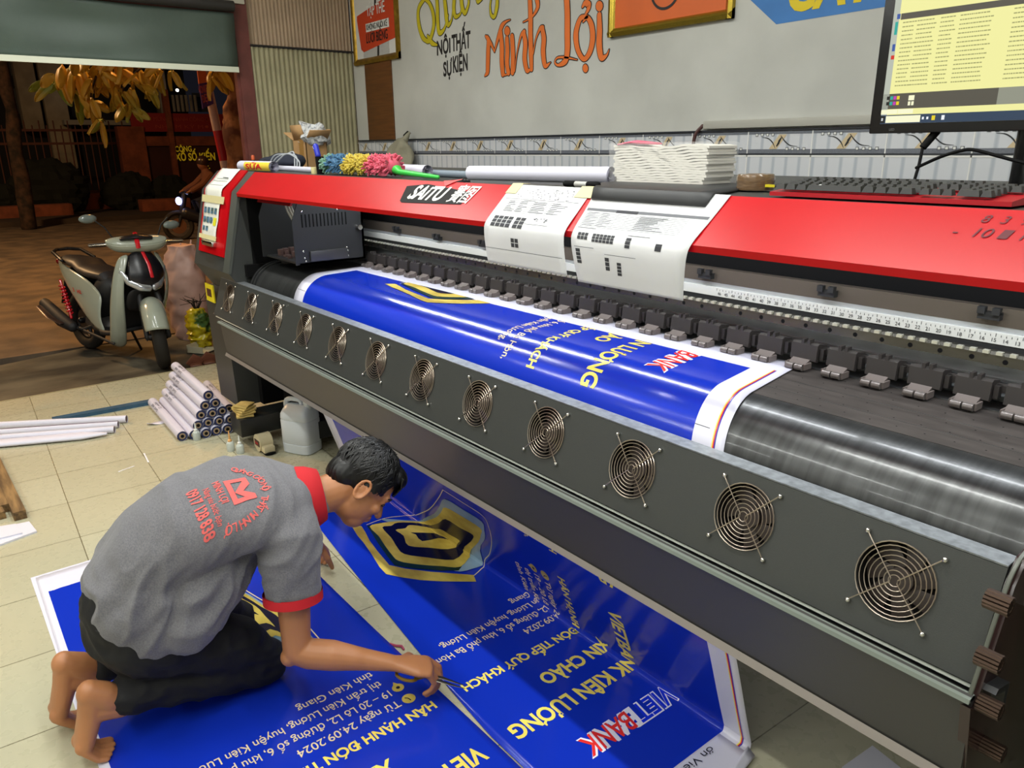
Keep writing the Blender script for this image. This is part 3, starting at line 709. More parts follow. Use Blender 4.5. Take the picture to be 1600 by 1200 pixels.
# media clamps with pinch rollers
cx = -0.572; cm = mat('clamp_grey', S('383432'), 0.4); rm = mat('pinch_roller', S('77706c'), 0.3, metal=.3)
def clamp(x):
    Y = 1.72; bm = BM(); w_ = .0355
    prism(bm, [(Y+.045, 1.055), (Y+.008, 1.062), (Y, 1.058), (Y-.004, 1.018), (Y+.004, 1.014), (Y+.045, 1.03)], x-w_, x+w_)
    for d in (-.010, .006): box(bm, (x+d, Y+.0, 1.055), (x+d+.007, Y+.02, 1.070))
    box(bm, (x+w_, Y+.02, 1.035), (x+w_+.03, Y+.04, 1.050)); box(bm, (x+w_+.002, Y+.008, 1.022), (x+w_+.012, Y+.026, 1.050))
    c = ob('media_clamp', bm, cm, pr)
    bm = BM(); prism(bm, [(Y-.002, 1.022), (Y-.034, 1.008), (Y-.034, 1.003), (Y, 1.012)], x-.026, x+.020)
    for d in (-.029, .022): box(bm, (x+d, Y-.036, 1.0), (x+d+.004, Y-.004, 1.015))
    ob('roller_arm', bm, mat('arm_brown', S('6b625d'), 0.4), c)
    bm = BM(); cyl(bm, (x-.024, Y-.036, 1.0065), (x-.003, Y-.036, 1.0065), .0085, n=14); cyl(bm, (x+.001, Y-.036, 1.0065), (x+.021, Y-.036, 1.0065), .0085, n=14)
    ob('pinch_roller', bm, rm, c)
    return c
cl0 = clamp(cx-.02)
pos = [cx-.02-.0985*i for i in range(1, 28)]+[cx-.02+.0985*i for i in range(1, 8)]
for x in pos:
    if x < -3.42: continue
    c = copy_tree(cl0, pr); c.location = cl0.location+Vector((x-(cx-.02), 0, 0))
bm = BM()
box(bm, (-3.76, 1.765, 1.036), (XE, 1.772, 1.050)); ob('clamp_bar', bm, GD, pr)
# maker's badge
def onface(x, t_, off_=0.0012):
    a = Vector((0, 1.300, 1.337)); b_ = Vector((0, 1.402, 1.434)); p = a+(b_-a)*t_; n = Vector((0, -(1.434-1.337), (1.402-1.300))).normalized(); p += n*off_; p.x = x; return p
def face_t(px, py):     # pixel -> (x, t) on the sloped red face
    a = Vector((0, 1.300, 1.337)); n = Vector((0, -(1.434-1.337), .102)).normalized(); r = ray(px, py); s = (a-EYE).dot(n)/r.dot(n); p = EYE+r*s; return p.x, (p.y-1.300)/.102
bm = BM()
tl = face_t(636, 291); tr = face_t(737, 301); bl = face_t(625, 314); br_ = face_t(720, 320)
t = poly_tri([bl, (bl[0]+.02, bl[1]-.05), br_, tr, (tl[0]+.12, tl[1]+.10), tl])
place(bm, t, (0, 0, 0), (0, 0, 0), (0, 0, 0), fn=lambda x, y: onface(x, y, .0012)); badge = ob('badge', bm, mat('badge_black', S('0d0b0a'), 0.55, spec=0.2), cover, ang=5)
bm = BM(); W_ = br_[0]-bl[0]
tx = fit_text('SAiTU', W_*.60, .42, bold=.03, shear=.35); place(bm, tx, (0, 0, 0), (0, 0, 0), (0, 0, 0), fn=lambda x, y: onface(bl[0]+.03+x, bl[1]+.10+y, .002))
tx = fit_text('賽图', W_*.36, .40, bold=.01, shear=.35); place(bm, tx, (0, 0, 0), (0, 0, 0), (0, 0, 0), fn=lambda x, y: onface(bl[0]+.04+W_*.64+x, bl[1]+.13+y, .002))
ob('badge_lettering', bm, mat('badge_white', S('f0efe6'), 0.4), badge, ang=5)
bm = BM(); c = (bl[0]+.20, bl[1]+.62); tx = poly_tri([(c[0], c[1]-.10), (c[0]+.03, c[1]+.03), (c[0]+.07, c[1]+.14), (c[0]+.02, c[1]+.09), (c[0]-.03, c[1]+.06)]); place(bm, tx, (0, 0, 0), (0, 0, 0), (0, 0, 0), fn=lambda x, y: onface(x, y, .003)); ob('badge_spark', bm, mat('spark_red', S('e03030'), 0.4), badge, ang=5)
bm = BM()
for s, (x, y), h in (('8  3  9', (1533, 346), .10), ('-  10 ∎ 12', (1487, 366), .12)):
    q = face_t(x, y); tx = fit_text(s, None, h*.35, shear=.3)
    place(bm, tx, (0, 0, 0), (0, 0, 0), (0, 0, 0), fn=lambda a, b_: onface(q[0]+a*.55, q[1]-.02+b_*3.4, .0015))
ob('handwritten_numbers', bm, mat('ink_faded', S('5a1420'), 0.6), cover, ang=5)
# yellow label hanging at the left corner of the fan unit
bm = BM(); p = PY(329, 457, 1.24); box(bm, (p.x-.07, 1.236, p.z-.05), (p.x+.06, 1.243, p.z+.045)); lb = ob('yellow_tag', bm, mat('tag_yellow', S('d8c81c'), 0.5), pr)
bm = BM(); box(bm, (p.x-.045, 1.234, p.z-.022), (p.x+.025, 1.2365, p.z+.02)); ob('tag_marking', bm, mat('tag_brown', S('4a2c18'), 0.5), lb)
# ================================================================== BANNERS
BLUE = S('1a2fc0')
def vinyl(name, col, rough=0.17):
    m = mat(name, col, rough, bump=0.07, bscale=4, stretch=(.6, 4, 4))
    return m
VB = vinyl('vinyl_blue', S('1230b4')); VW = vinyl('vinyl_white', S('d9d8e6'), 0.28)
GOLDP = mat('print_gold', S('e0c860'), 0.25, col2=S('a8903a'), vscale=5, stretch=(1, 2, 2))
YELP = mat('print_yellow', S('f2e46a'), 0.28, col2=S('e8cf58'), vscale=3)
CRM = mat('print_cream', S('e6d4a8'), 0.3); NAVY = mat('print_navy', S('0c0f2e'), 0.22); SILV = mat('print_silver', S('8fabc0'), 0.25, col2=S('5f7f95'), vscale=4)
GRNP = mat('print_green', S('16332f'), 0.25); REDP = mat('print_red', S('e03028'), 0.25); WHP = mat('print_white', S('e8e8f4'), 0.3)
BL2 = mat('print_bright_blue', S('1733d8'), 0.2); BLKP = mat('print_black', S('20202a'), 0.4)
def logo_shapes():
    o = lambda L: [(540+x/6.0, 740+y/6.0) for x, y in L]
    return [
        ('outline', o([(910, 165), (1100, 285), (1290, 410), (1345, 520), (1370, 640), (1355, 760), (1310, 850), (1180, 980), (1000, 985), (800, 955)]), None),
        ('outline', o([(910, 165), (870, 240), (790, 340), (700, 385), (620, 405), (500, 412), (390, 425), (290, 455), (200, 490)]), None),
        ('band', o([(50, 490), (150, 505), (185, 560), (225, 640), (300, 740), (410, 870), (560, 905), (800, 935), (1200, 965), (1225, 1028), (900, 1025), (700, 1012), (520, 985), (380, 955), (320, 890), (240, 760), (170, 660), (110, 590)]), GOLDP),
        ('silver', o([(930, 248), (1110, 350), (1280, 460), (1305, 540), (1312, 620), (1270, 730), (1135, 925), (1000, 920), (900, 880), (500, 520), (330, 440), (560, 450), (740, 430), (830, 385), (880, 320)]), SILV),
        ('green', o([(200, 505), (330, 470), (700, 600), (1090, 885), (1060, 925), (900, 925), (640, 905), (460, 875), (400, 800), (300, 660), (240, 560)]), GRNP),
        ('gold', o([(228, 510), (330, 480), (470, 462), (640, 462), (760, 450), (850, 420), (900, 370), (940, 325), (1100, 410), (1270, 520), (1275, 580), (1255, 650), (1180, 760), (1080, 890), (900, 885), (680, 868), (500, 835), (430, 770), (370, 690), (310, 600)]), GOLDP),
        ('navy', o([(945, 432), (1080, 510), (1205, 580), (1190, 640), (1120, 720), (1015, 825), (760, 802), (550, 770), (480, 700), (430, 620), (345, 520), (430, 505), (490, 475), (680, 480), (820, 488), (880, 470)]), NAVY),
        ('inner', o([(600, 500), (740, 515), (890, 525), (985, 575), (1085, 630), (1060, 670), (960, 726), (780, 712), (590, 692), (545, 600), (470, 545), (560, 530)]), GOLDP),
        ('eye', o([(610, 570), (720, 572), (830, 575), (900, 600), (985, 625), (870, 622), (800, 640), (720, 652), (685, 628), (660, 590)]), NAVY)]
def on_floor_or_hang(px, py):
    p = PZ(px, py, 0.0)
    if p.y <= 1.50: return p.x, p.y
    # slanted hanging sheet: Y = 1.50 - .34 z
    r = ray(px, py); s = (1.50-.34*EYE.z)/(r.y+.34*r.z); p = EYE+r*s
    return p.x, 1.50+p.z*math.sqrt(1+.34**2)        # unrolled
LOGO = []
for nm, pts, m in logo_shapes():
    LOGO.append((nm, [on_floor_or_hang(*p) for p in pts], m))
def subdivide_strip(t, cuts, axis=1):
    for c in cuts:
        no = (0, 1, 0) if axis == 1 else (1, 0, 0); co = (0, c, 0) if axis == 1 else (c, 0, 0)
        bmesh.ops.bisect_plane(t, geom=t.verts[:]+t.edges[:]+t.faces[:], plane_co=co, plane_no=no)
def clip(t, co, no, inner=False, outer=True):
    bmesh.ops.bisect_plane(t, geom=t.verts[:]+t.edges[:]+t.faces[:], plane_co=co, plane_no=no, clear_outer=outer, clear_inner=inner)
# artwork in unrolled coordinates: x = world X, s = distance along the web (increasing = reading direction)
def artwork(parent, surf, s_end, dx=0.0, lk=1.0, length=0.70, cuts=(), clip_s=None, rows=True, logo=True, cut_s=None, small_dx=0.0, up=1.0):
    s0 = s_end-length; k = length/0.70
    groups = {}
    def add(nm, m, t, lvl, txt=''):
        if clip_s is not None: clip(t, (0, clip_s, 0), (0, -1, 0))
        if cut_s is not None: clip(t, (0, cut_s, 0), (0, 1, 0))
        if not t.faces: t.free(); return
        subdivide_strip(t, [c for c in cuts])
        key = (nm, txt)
        if key not in groups: groups[key] = (BM(), m)
        place(groups[key][0], t, (0, 0, 0), (0, 0, 0), (0, 0, 0), fn=lambda x, s, z: surf(x, s, 0.0012+0.0005*lvl+z))
    def row(nm, m, txt, X, cap, a, b_, bold=0.0, shear=0.0, lvl=0, ddx=0.0):
        t = fit_text(txt, (b_-a)*k, cap, bold=bold, shear=shear)
        for v in t.verts:
            u, h = v.co.x, v.co.y; v.co = Vector((X+dx+ddx-cap/2+h, s0+a*k+u, v.co.z))
        add(nm, m, t, lvl, txt)
    if rows:
        row('white_outline_lettering', WHP, 'VIETBANK', -1.160, .070, .235, .592, .045, .25)
        row('blue_bank_lettering', BL2, 'VIET', -1.160, .068, .239, .392, .012, .25, 1)
        row('red_bank_lettering', REDP, 'BANK', -1.160, .068, .400, .587, .012, .25, 1)
        row('yellow_headline', YELP, 'VIETBANK KIÊN LƯƠNG', -1.325, .056, .0, .70, .03)
        row('yellow_headline', YELP, 'XIN CHÀO', -1.438, .050, .205, .495, .035)
        row('yellow_headline', YELP, 'HÂN HẠNH ĐÓN TIẾP QUÝ KHÁCH', -1.560, .034, .0, .70, .03)
        row('cream_details', CRM, 'Từ ngày 24.09.2024', -1.628, .030, .075, .385, .006, ddx=small_dx)
        row('cream_details', CRM, '19 – 20 Lô L2, đường số 6, khu phố Ba Hòn,', -1.682, .030, .075, .70, .006, ddx=small_dx)
        row('cream_details', CRM, 'thị trấn Kiên Lương, huyện Kiên Lương,', -1.735, .030, .075, .645, .006, ddx=small_dx)
        row('cream_details', CRM, 'tỉnh Kiên Giang', -1.788, .030, .075, .315, .006, ddx=small_dx)
        for (xx, nm) in ((-1.628, 'clock'), (-1.688, 'pin')):
            x = xx+dx+small_dx; s = s0+.045*k
            if nm == 'clock': t = disc2(x, s, .020, 24)
            else: t = poly_tri([(x+.018*math.sin(a)+(-.012 if abs(a-math.pi*1.5) < .3 else 0), s+.018*math.cos(a)) for a in [i*math.pi/8 for i in range(16)]])
            add('yellow_icons', GOLDP, t, 0)
            t = disc2(x, s, .006, 12) if nm == 'pin' else ribbon2([(x+.010, s-.001), (x-.001, s+.001), (x-.008, s+.008)], .003, 2)
            add('icon_details', NAVY, t, 1)
    if logo:
        for i, (nm, P, m) in enumerate(LOGO):
            # floor copy: s = 1.859 - (Y-1.035) -> generic: s = s_end - (Y-1.035)
            Q = [(x+dx, s_end-((y if y < 1.5 else 1.5+(y-1.5)*lk)-1.035)*k) for x, y in P]
            if m is None: add('logo_outline', CRM, ribbon2(Q, .004, 5), i); continue
            t = bmesh.new(); SP = smoothline([Vector((a, b_, 0)) for a, b_ in Q], 3, True) if nm in ('gold', 'navy', 'inner', 'silver') else [Vector((a, b_, 0)) for a, b_ in Q]
            t.free(); t = poly_tri([(v.x, v.y) for v in SP])
            subdivide_strip(t, [s_end-.8+.05*j for j in range(20)])
            add('logo_'+{'band': 'gold_band', 'silver': 'silver_rim', 'green': 'green_band', 'gold': 'gold_shield', 'navy': 'navy_hexagon', 'inner': 'gold_core', 'eye': 'navy_core'}[nm], m, t, i)  # the green layer is a dark green band printed in the emblem
    for (nm, _t), (b_, m) in groups.items(): ob(nm, b_, m, parent, ang=60)
# --- the web still in the printer: platen, curved plate, hang, fold, floor
SEG = []
R_ = .1515
def hang_pt(s):
    if s < .285: return (1.735-s, PLZ+.0035, 0, 1)
    s -= .285; L = math.pi/2*R_
    if s < L:
        a = s/R_; return (1.45-R_*math.sin(a), .848+R_*math.cos(a)-.001, -math.sin(a), math.cos(a))
    s -= L
    if s < .35: f_ = s/.35; return (1.2985+.0315*f_, .848-.348*f_, -1, -.09)
    s -= .35; D = .529
    if s < D-.02:
        f_ = s/D; return (1.33+.17*f_, .5-.5*f_+.004, -.946, -.32)
    s -= D-.02
    if s < .03:   # fold
        f_ = s/.03; return (1.4936+.002*math.sin(f_*math.pi)-.006*f_, .0225*(1-f_)**1.5+.004+.0, -.7*(1-f_), -.3+1.3*f_)
    s -= .03
    return (1.488-s, .004, 0, 1)
S_FLOOR = .285+math.pi/2*R_+.35+.529+.01        # arc length at which Y ~ 1.488 on the floor
def shift(s): return -.115*max(0, 1-s/.62)
def cut_y(X): return .985+.135*max(0, (-1.35-X)/1.3)**1.15
def surf_sheet(x, s, n):
    p = surf_web(x, s, n)
    if s > S_FLOOR: p.y = max(p.y, cut_y(p.x)-.0002*(s-S_FLOOR))
    return p
def surf_web(x, s, n):
    y, z, ny, nz = hang_pt(s)
    X = x+shift(s)
    wav = 0.0
    if s > S_FLOOR: wav = .0025*max(0, noise.noise(Vector((X*2.2, y*2.2, 3))))
    elif s > .9: y -= .006*noise.noise(Vector((X*3, s*3, 1)))
    l = math.hypot(ny, nz) or 1
    return Vector((X, y+ny/l*n, z+nz/l*n+wav))
s_cut = S_FLOOR+1.488-.985; s_end_floor = S_FLOOR+1.488-1.035
web = thing('printed_banner_web', 'blue printed vinyl web coming off the printer and folding down onto the floor', 'banner', (-2, 1.4, 0))
def sheet(name, xs, ss, surf, mats, matfn, parent, thick=.0008):
    bm = BM(); G_ = [[bm.verts.new(surf(x, s, 0)) for x in xs] for s in ss]
    for j in range(len(ss)-1):
        for i in range(len(xs)-1):
            f_ = bm.faces.new((G_[j][i], G_[j][i+1], G_[j+1][i+1], G_[j+1][i]))
            f_.material_index = matfn((xs[i]+xs[i+1])/2, (ss[j]+ss[j+1])/2)
    o = ob(name, bm, mats, parent, ang=60, norm=True)
    md = o.modifiers.new('t', 'SOLIDIFY'); md.thickness = thick; md.offset = 0
    return o
def lin(a, b, n): return [a+(b-a)*i/n for i in range(n+1)]
XSW = lin(-3.20, -3.105, 2)+lin(-3.105, -.972, 60)[1:]+lin(-.972, -.885, 3)[1:]
SSW = lin(0, .125, 2)+lin(.125, .285, 4)[1:]+lin(.285, .285+math.pi/2*R_, 24)[1:]+lin(.285+math.pi/2*R_, S_FLOOR-.04, 26)[1:]+lin(S_FLOOR-.04, S_FLOOR+.01, 12)[1:]+lin(S_FLOOR+.01, s_cut, 18)[1:]
sheet('vinyl_sheet', XSW, SSW, surf_sheet, [VB, VW], lambda x, s: 1 if (x < -3.105 or x > -.972 or s < .125) else 0, web)
CUTS = SSW[1:-1]
artwork(web, surf_web, .43, length=.72, cuts=CUTS, clip_s=.1255)
artwork(web, surf_web, 1.055, length=.53, cuts=CUTS, logo=False)
artwork(web, surf_web, s_end_floor, length=.70, cuts=CUTS, small_dx=-.028)
# registration colour bars on the white margin
for nm, m, a in (('yellow_bar', YELP, 0), ('red_bar', REDP, 1), ('blue_bar', mat('print_barblue', S('28289c'), .3), 2)):
    bm = BM()
    t = rect2(-.918+a*.0032, .10, -.915+a*.0032+.0004, S_FLOOR+.12)
    subdivide_strip(t, CUTS); place(bm, t, (0, 0, 0), (0, 0, 0), (0, 0, 0), fn=lambda x, s: surf_web(x, s, .001)); ob(nm, bm, m, web)
bm = BM(); t = rect2(-.972, .43, -.93, .4315); place(bm, t, (0, 0, 0), (0, 0, 0), (0, 0, 0), fn=lambda x, s: surf_web(x, s, .001)); 
t = rect2(-3.19, .42, -3.11, .4215); place(bm, t, (0, 0, 0), (0, 0, 0), (0, 0, 0), fn=lambda x, s: surf_web(x, s, .001)); ob('margin_tick', bm, BLKP, web)
bm = BM(); tx = fit_text('HƯỚNG CẮT VIỀN', .20, .012)
for v in tx.verts: v.co = Vector((-3.07+v.co.x, .22-v.co.y, 0))
place(bm, tx, (0, 0, 0), (0, 0, 0), (0, 0, 0), fn=lambda x, s: surf_web(x, s, .001)); bm.free()
# white tail of the web: margin and curl at the right end
XR = lin(-.972, -.885, 4)
def surf_tail(u, v, n):      # u along the cut end 0..1 (Y from 1.47 to .99), v 0..1 outwards in X with a curl
    y = 1.475-.49*u; 
    a = v*3.6*(0.35+.65*max(0, 1-u*1.6)); r = .028+.03*u
    x = -.972+.10*min(1, v*1.4)+(r*math.sin(a) if v > .55 else 0)*.9; z = .005+(r*(1-math.cos(max(0, a-1.6))) if v > .5 else 0)*.55
    return Vector((x+n*.2, y, z+n))
sheet('curled_margin', lin(0, 1, 16), lin(0, 1, 16), lambda a, b_, n: surf_tail(b_, a, n), [VW], lambda a, b_: 0, web)
bm = BM(); tx = fit_text('ớn VietBa', .17, .022)
for v in tx.verts: v.co = Vector((v.co.x, v.co.y, 0))
place(bm, tx, (-.958, 1.415, .0085), (0, -1, 0), (1, 0, 0)); ob('margin_note', bm, BLKP, web)
# --- the banner already cut, lying under the kneeling man
cutb = thing('cut_banner', 'cut blue printed banner lying flat under the kneeling man', 'banner', (-2, .55, 0))
def surf_cut(x, s, n):
    # s from 0 (Y=.978) to .848 (Y=.13)
    y = .978-s
    z = .004+.004*max(0, noise.noise(Vector((x*2.6, y*3.5, 9))))
    if x < -2.60 and y < .35: z += .003*abs(math.sin(y*70))*min(1, (-2.6-x)*5)
    return Vector((x, y-.006*math.sin(x*2.2), z+n))
sheet('vinyl_sheet', lin(-3.085, -2.945, 4)+lin(-2.945, -.972, 60)[1:]+lin(-.972, -.87, 2)[1:], lin(0, .824, 40)+[.834, .848], surf_cut, [VB, VW], lambda x, s: 1 if (x < -2.945 or x > -.972 or s > .826) else 0, cutb)
artwork(cutb, surf_cut, .978-.235, length=.70, lk=.35, cuts=lin(0, .82, 20))
under = thing('lower_banner_sheet', 'white-edged banner sheet showing at the corner beneath the cut blue banner', 'banner', (-3, .2, 0))
bm = BM(); box(bm, (-3.105, .118, .0005), (-2.2, .40, .0022)); ob('vinyl_sheet', bm, VW, under)
# ================================================================== THINGS ON AND AROUND THE PRINTER TOP
TZ = 1.432
PW = mat('paper_white', S('dfe0e6'), 0.6); INK = mat('ink_grey', S('6a6c72'), 0.7); INKD = mat('ink_dark', S('33343a'), 0.7)
TAPE = mat('masking_tape', S('d9cf9c'), 0.55)
# hanging order sheets ------------------------------------------------
def drape(prof, x0t, x1t, x0b, x1b):
    """surface (u 0..1 across, v metres down the path) following a list of (Y,Z)"""
    L = [0]
    for a, b_ in zip(prof, prof[1:]): L.append(L[-1]+math.hypot(b_[0]-a[0], b_[1]-a[1]))
    T_ = L[-1]
    def fn(u, v, n=0.0):
        v = max(0, min(v, T_-1e-6)); i = 0
        while i < len(L)-2 and L[i+1] < v: i += 1
        f_ = (v-L[i])/(L[i+1]-L[i]); y = prof[i][0]+(prof[i+1][0]-prof[i][0])*f_; z = prof[i][1]+(prof[i+1][1]-prof[i][1])*f_
        dy = prof[i+1][0]-prof[i][0]; dz = prof[i+1][1]-prof[i][1]; l = math.hypot(dy, dz)
        ny, nz = dz/l, -dy/l
        if ny > 0 or nz < -.5: ny, nz = -ny, -nz
        g = v/T_; xl = x0t+(x0b-x0t)*g; xr = x1t+(x1b-x1t)*g
        return Vector((xl+(xr-xl)*u, y+ny*n, z+nz*n+.0))
    return fn, T_
def smoothprof(p, k=6): return [(v.x, v.y) for v in smoothline([Vector((a, b_, 0)) for a, b_ in p], k)]
def order_sheet(name, label, fn, T_, content, t0=0.0):
    t = thing(name, label, 'paper', fn(.5, T_), 'printed order sheets hanging from the red cover')
    bm = BM(); NU, NV = 12, 36
    Gd = [[bm.verts.new(fn(i/NU, T_*j/NV)) for i in range(NU+1)] for j in range(NV+1)]
    for j in range(NV):
        for i in range(NU): bm.faces.new((Gd[j][i], Gd[j][i+1], Gd[j+1][i+1], Gd[j+1][i]))
    o = ob('sheet', bm, mat('sheet_paper', S('dcdde0'), 0.6, var=.05, vscale=8), t, ang=70); md = o.modifiers.new('s', 'SOLIDIFY'); md.thickness = .0004; md.offset = 0
    for nm, m, rects in content:
        bm = BM()
        for (u0, v0, u1, v1) in rects:
            tt = rect2(u0, v0, u1, v1); subdivide_strip(tt, [T_*j/NV/T_ for j in range(1, NV)]); place(bm, tt, (0, 0, 0), (0, 0, 0), (0, 0, 0), fn=lambda a, b_: fn(a, b_*T_, .0009))
        ob(nm, bm, m, t, ang=5)
    return t
rnd = random.Random(3)
def table_rects(u0, v0, u1, v1, rows, cols):
    R = []
    for i in range(rows):
        for j in range(cols):
            a = u0+(u1-u0)*j/cols; w_ = (u1-u0)/cols*(.35+.55*rnd.random()); v = v0+(v1-v0)*i/rows
            R.append((a, v, a+w_, v+(v1-v0)/rows*.30))
    return R
def grid_lines(u0, v0, u1, v1, rows, cols):
    R = [(u0, v0+(v1-v0)*i/rows, u1, v0+(v1-v0)*i/rows+.0025) for i in range(rows+1)]
    return R+[(u0+(u1-u0)*j/cols, v0, u0+(u1-u0)*j/cols+.0012, v1) for j in range(cols+1)]
def swatches(u0, v0, u1, v1, rows, cols, g=.15):
    R = []
    for i in range(rows):
        for j in range(cols):
            a = u0+(u1-u0)*j/cols; b_ = v0+(v1-v0)*i/rows; R.append((a, b_, a+(u1-u0)/cols*(1-g), b_+(v1-v0)/rows*(1-g)))
    return R
cz = .0016
p1 = smoothprof([(1.402, TZ+.004), (1.35, 1.386+cz), (1.301-cz, 1.339+cz), (1.290, 1.315), (1.292, 1.27), (1.298, 1.225)], 5)
a0, a1 = PY(800, 292, 1.40).x, PY(927, 295, 1.40).x; b0, b1 = PY(762, 400, 1.297).x, PY(886, 416, 1.297).x
fn, T1 = drape(p1, a0, a1, b0, b1)
order_sheet('order_sheet', 'white order sheet with handwriting taped to red cover, left of the black flap', fn, T1, [
    ('sheet_table', INK, table_rects(.13, .24, .42, .40, 7, 2)+grid_lines(.12, .23, .75, .40, 6, 7)+table_rects(.45, .24, .9, .40, 7, 2)+[(.05, .205, .95, .209), (.0, .83, .97, .835), (.3, .22, .45, .225)]),
    ('sheet_thumbnails', INKD, swatches(.08, .46, .34, .60, 3, 4)+swatches(.37, .46, .50, .60, 3, 2)+swatches(.36, .70, .46, .80, 2, 2)),
    ('sheet_handwriting', INK, [(rnd.uniform(.15, .85), rnd.uniform(.04, .17), 0, 0) for _ in range(0)]+[(a, b_, a+.02, b_+.006) for a, b_ in [(rnd.uniform(.15, .9), rnd.uniform(.05, .19)) for _ in range(60)]]+[(a, b_, a+.02, b_+.008) for a, b_ in [(rnd.uniform(.55, .75), rnd.uniform(.44, .50)) for _ in range(14)]]+[(.5, .53, .78, .534)])])
for (x, y), (x2, y2) in (((796, 293), (812, 299)), ((903, 297), (931, 305))):
    bm = BM(); q = PY((x+x2)/2, (y+y2)/2, 1.39); w2 = abs(PY(x2, y, 1.39).x-PY(x, y, 1.39).x)/2
    prism(bm, [(1.4045, TZ+.0065), (1.375, 1.4085+.0045), (1.375, 1.4085+.0055), (1.4045, TZ+.0075), (1.43, TZ+.0065), (1.43, TZ+.0055)], q.x-w2, q.x+w2)
    tag(ob('masking_tape_strip', bm, TAPE), 'pale yellow tape on the %s corner of the handwritten order sheet' % ('left' if x < 850 else 'right'), 'tape', 'tape on the handwritten order sheet')
p2_ = smoothprof([(1.40, TZ+.004), (1.35, 1.386+cz), (1.301-cz, 1.339+cz), (1.288, 1.312), (1.292, 1.26), (1.300, 1.215)], 5)
a0, a1 = PY(930, 316, 1.375).x, PY(1094, 325, 1.375).x; b0, b1 = PY(903, 404, 1.297).x, PY(1068, 434, 1.297).x
fn, T2 = drape(p2_, a0-.02, a1+.06, b0, b1)
order_sheet('order_sheet', 'larger white order sheet with diagrams hanging from under the black flap', fn, T2, [
    ('sheet_table', INK, [(.02, .24, .98, .27)]+grid_lines(.04, .29, .86, .46, 9, 9)+table_rects(.05, .29, .3, .46, 9, 2)+table_rects(.5, .30, .8, .46, 9, 1)+[(.03, .475, .2, .48), (.5, .51, .68, .515), (.03, .66, .22, .665), (.32, .70, .6, .704)]),
    ('sheet_thumbnails', INKD, [(.28, .245, .46, .275)]+swatches(.06, .53, .16, .60, 2, 3)+swatches(.20, .53, .40, .61, 3, 6)+swatches(.50, .535, .55, .63, 3, 1)+[(.75, .56, .80, .62)]+swatches(.04, .68, .09, .82, 4, 1)+swatches(.32, .73, .365, .85, 3, 1)+swatches(.43, .76, .475, .88, 4, 1))])
# black flap over the cover edge
bm = BM(); mx0, mx1 = PY(930, 300, 1.42).x, PY(1128, 300, 1.42).x
x0b, x1b = PY(925, 316, 1.372).x, PY(1102, 325, 1.372).x
P_ = [(1.83, TZ+.003), (1.62, TZ+.004), (1.42, TZ+.006), (1.395, TZ+.0045), (1.370, 1.412)]
rows_ = []
for i, (y, z) in enumerate(P_):
    g = i/(len(P_)-1); xl = PY(934, 290, 1.60).x if i < 2 else mx0+(x0b-mx0)*max(0, (i-2)/2); xr = PY(1156, 292, 1.60).x if i < 2 else mx1+(x1b-mx1)*max(0, (i-2)/2)
    rows_.append([bm.verts.new((xl+(xr-xl)*k/8, y, z)) for k in range(9)])
for A, B in zip(rows_, rows_[1:]):
    for k in range(8): bm.faces.new((A[k], A[k+1], B[k+1], B[k]))
o = ob('rubber_flap', bm, mat('flap_black', S('2f3032'), 0.5)); md = o.modifiers.new('s', 'SOLIDIFY'); md.thickness = .006; md.offset = 0
tag(o, 'black rubber flap folded over the red cover edge below the white cloth stack', 'mat')
# notice taped to the red cabinet door
pd = [(1.400, 1.4445), (1.298, 1.346), (1.289, 1.305), (1.258, 1.167), (1.2396, 1.087)]
fn3, T3 = drape(pd, -4.255, -3.975, -4.245, -4.02)
t = thing('taped_notice', 'long white notice with rows of small pictures taped to red cabinet door', 'paper', fn3(.5, T3))
bm = BM(); Gd = [[bm.verts.new(fn3(i/6, T3*j/24, .0015+.0015*math.sin(j))) for i in range(7)] for j in range(25)]
for j in range(24):
    for i in range(6): bm.faces.new((Gd[j][i], Gd[j][i+1], Gd[j+1][i+1], Gd[j+1][i]))
o = ob('sheet', bm, mat('notice_paper', S('e4e4da'), 0.6), t, ang=60); md = o.modifiers.new('s', 'SOLIDIFY'); md.thickness = .0004; md.offset = 0
def nrects(nm, m, R, off=.0042):
    bm = BM()
    for r_ in R: tt = rect2(*r_); subdivide_strip(tt, [j/24 for j in range(1, 24)]); place(bm, tt, (0, 0, 0), (0, 0, 0), (0, 0, 0), fn=lambda a, b_: fn3(a, b_*T3, off))
    ob(nm, bm, m, t, ang=5)
nrects('notice_text', INK, [(.2, .17, .85, .176), (.1, .21, .9, .216), (.5, .15, .8, .16), (.1, .28, .9, .284)])
nrects('blue_thumbnails', mat('thumb_blue', S('5a86b0'), .5, col2=S('4a5a40'), vscale=60), swatches(.08, .58, .95, .68, 1, 4, .25)+swatches(.08, .70, .72, .80, 1, 3, .25)+swatches(.08, .82, .5, .90, 1, 2, .25))
nrects('yellow_thumbnail', mat('thumb_yellow', S('e6e030'), .5), [(.74, .70, .93, .80)])
nrects('tape_band', TAPE, [(-.12, .43, 1.25, .52), (-.12, .93, 1.1, .985)], .0052)
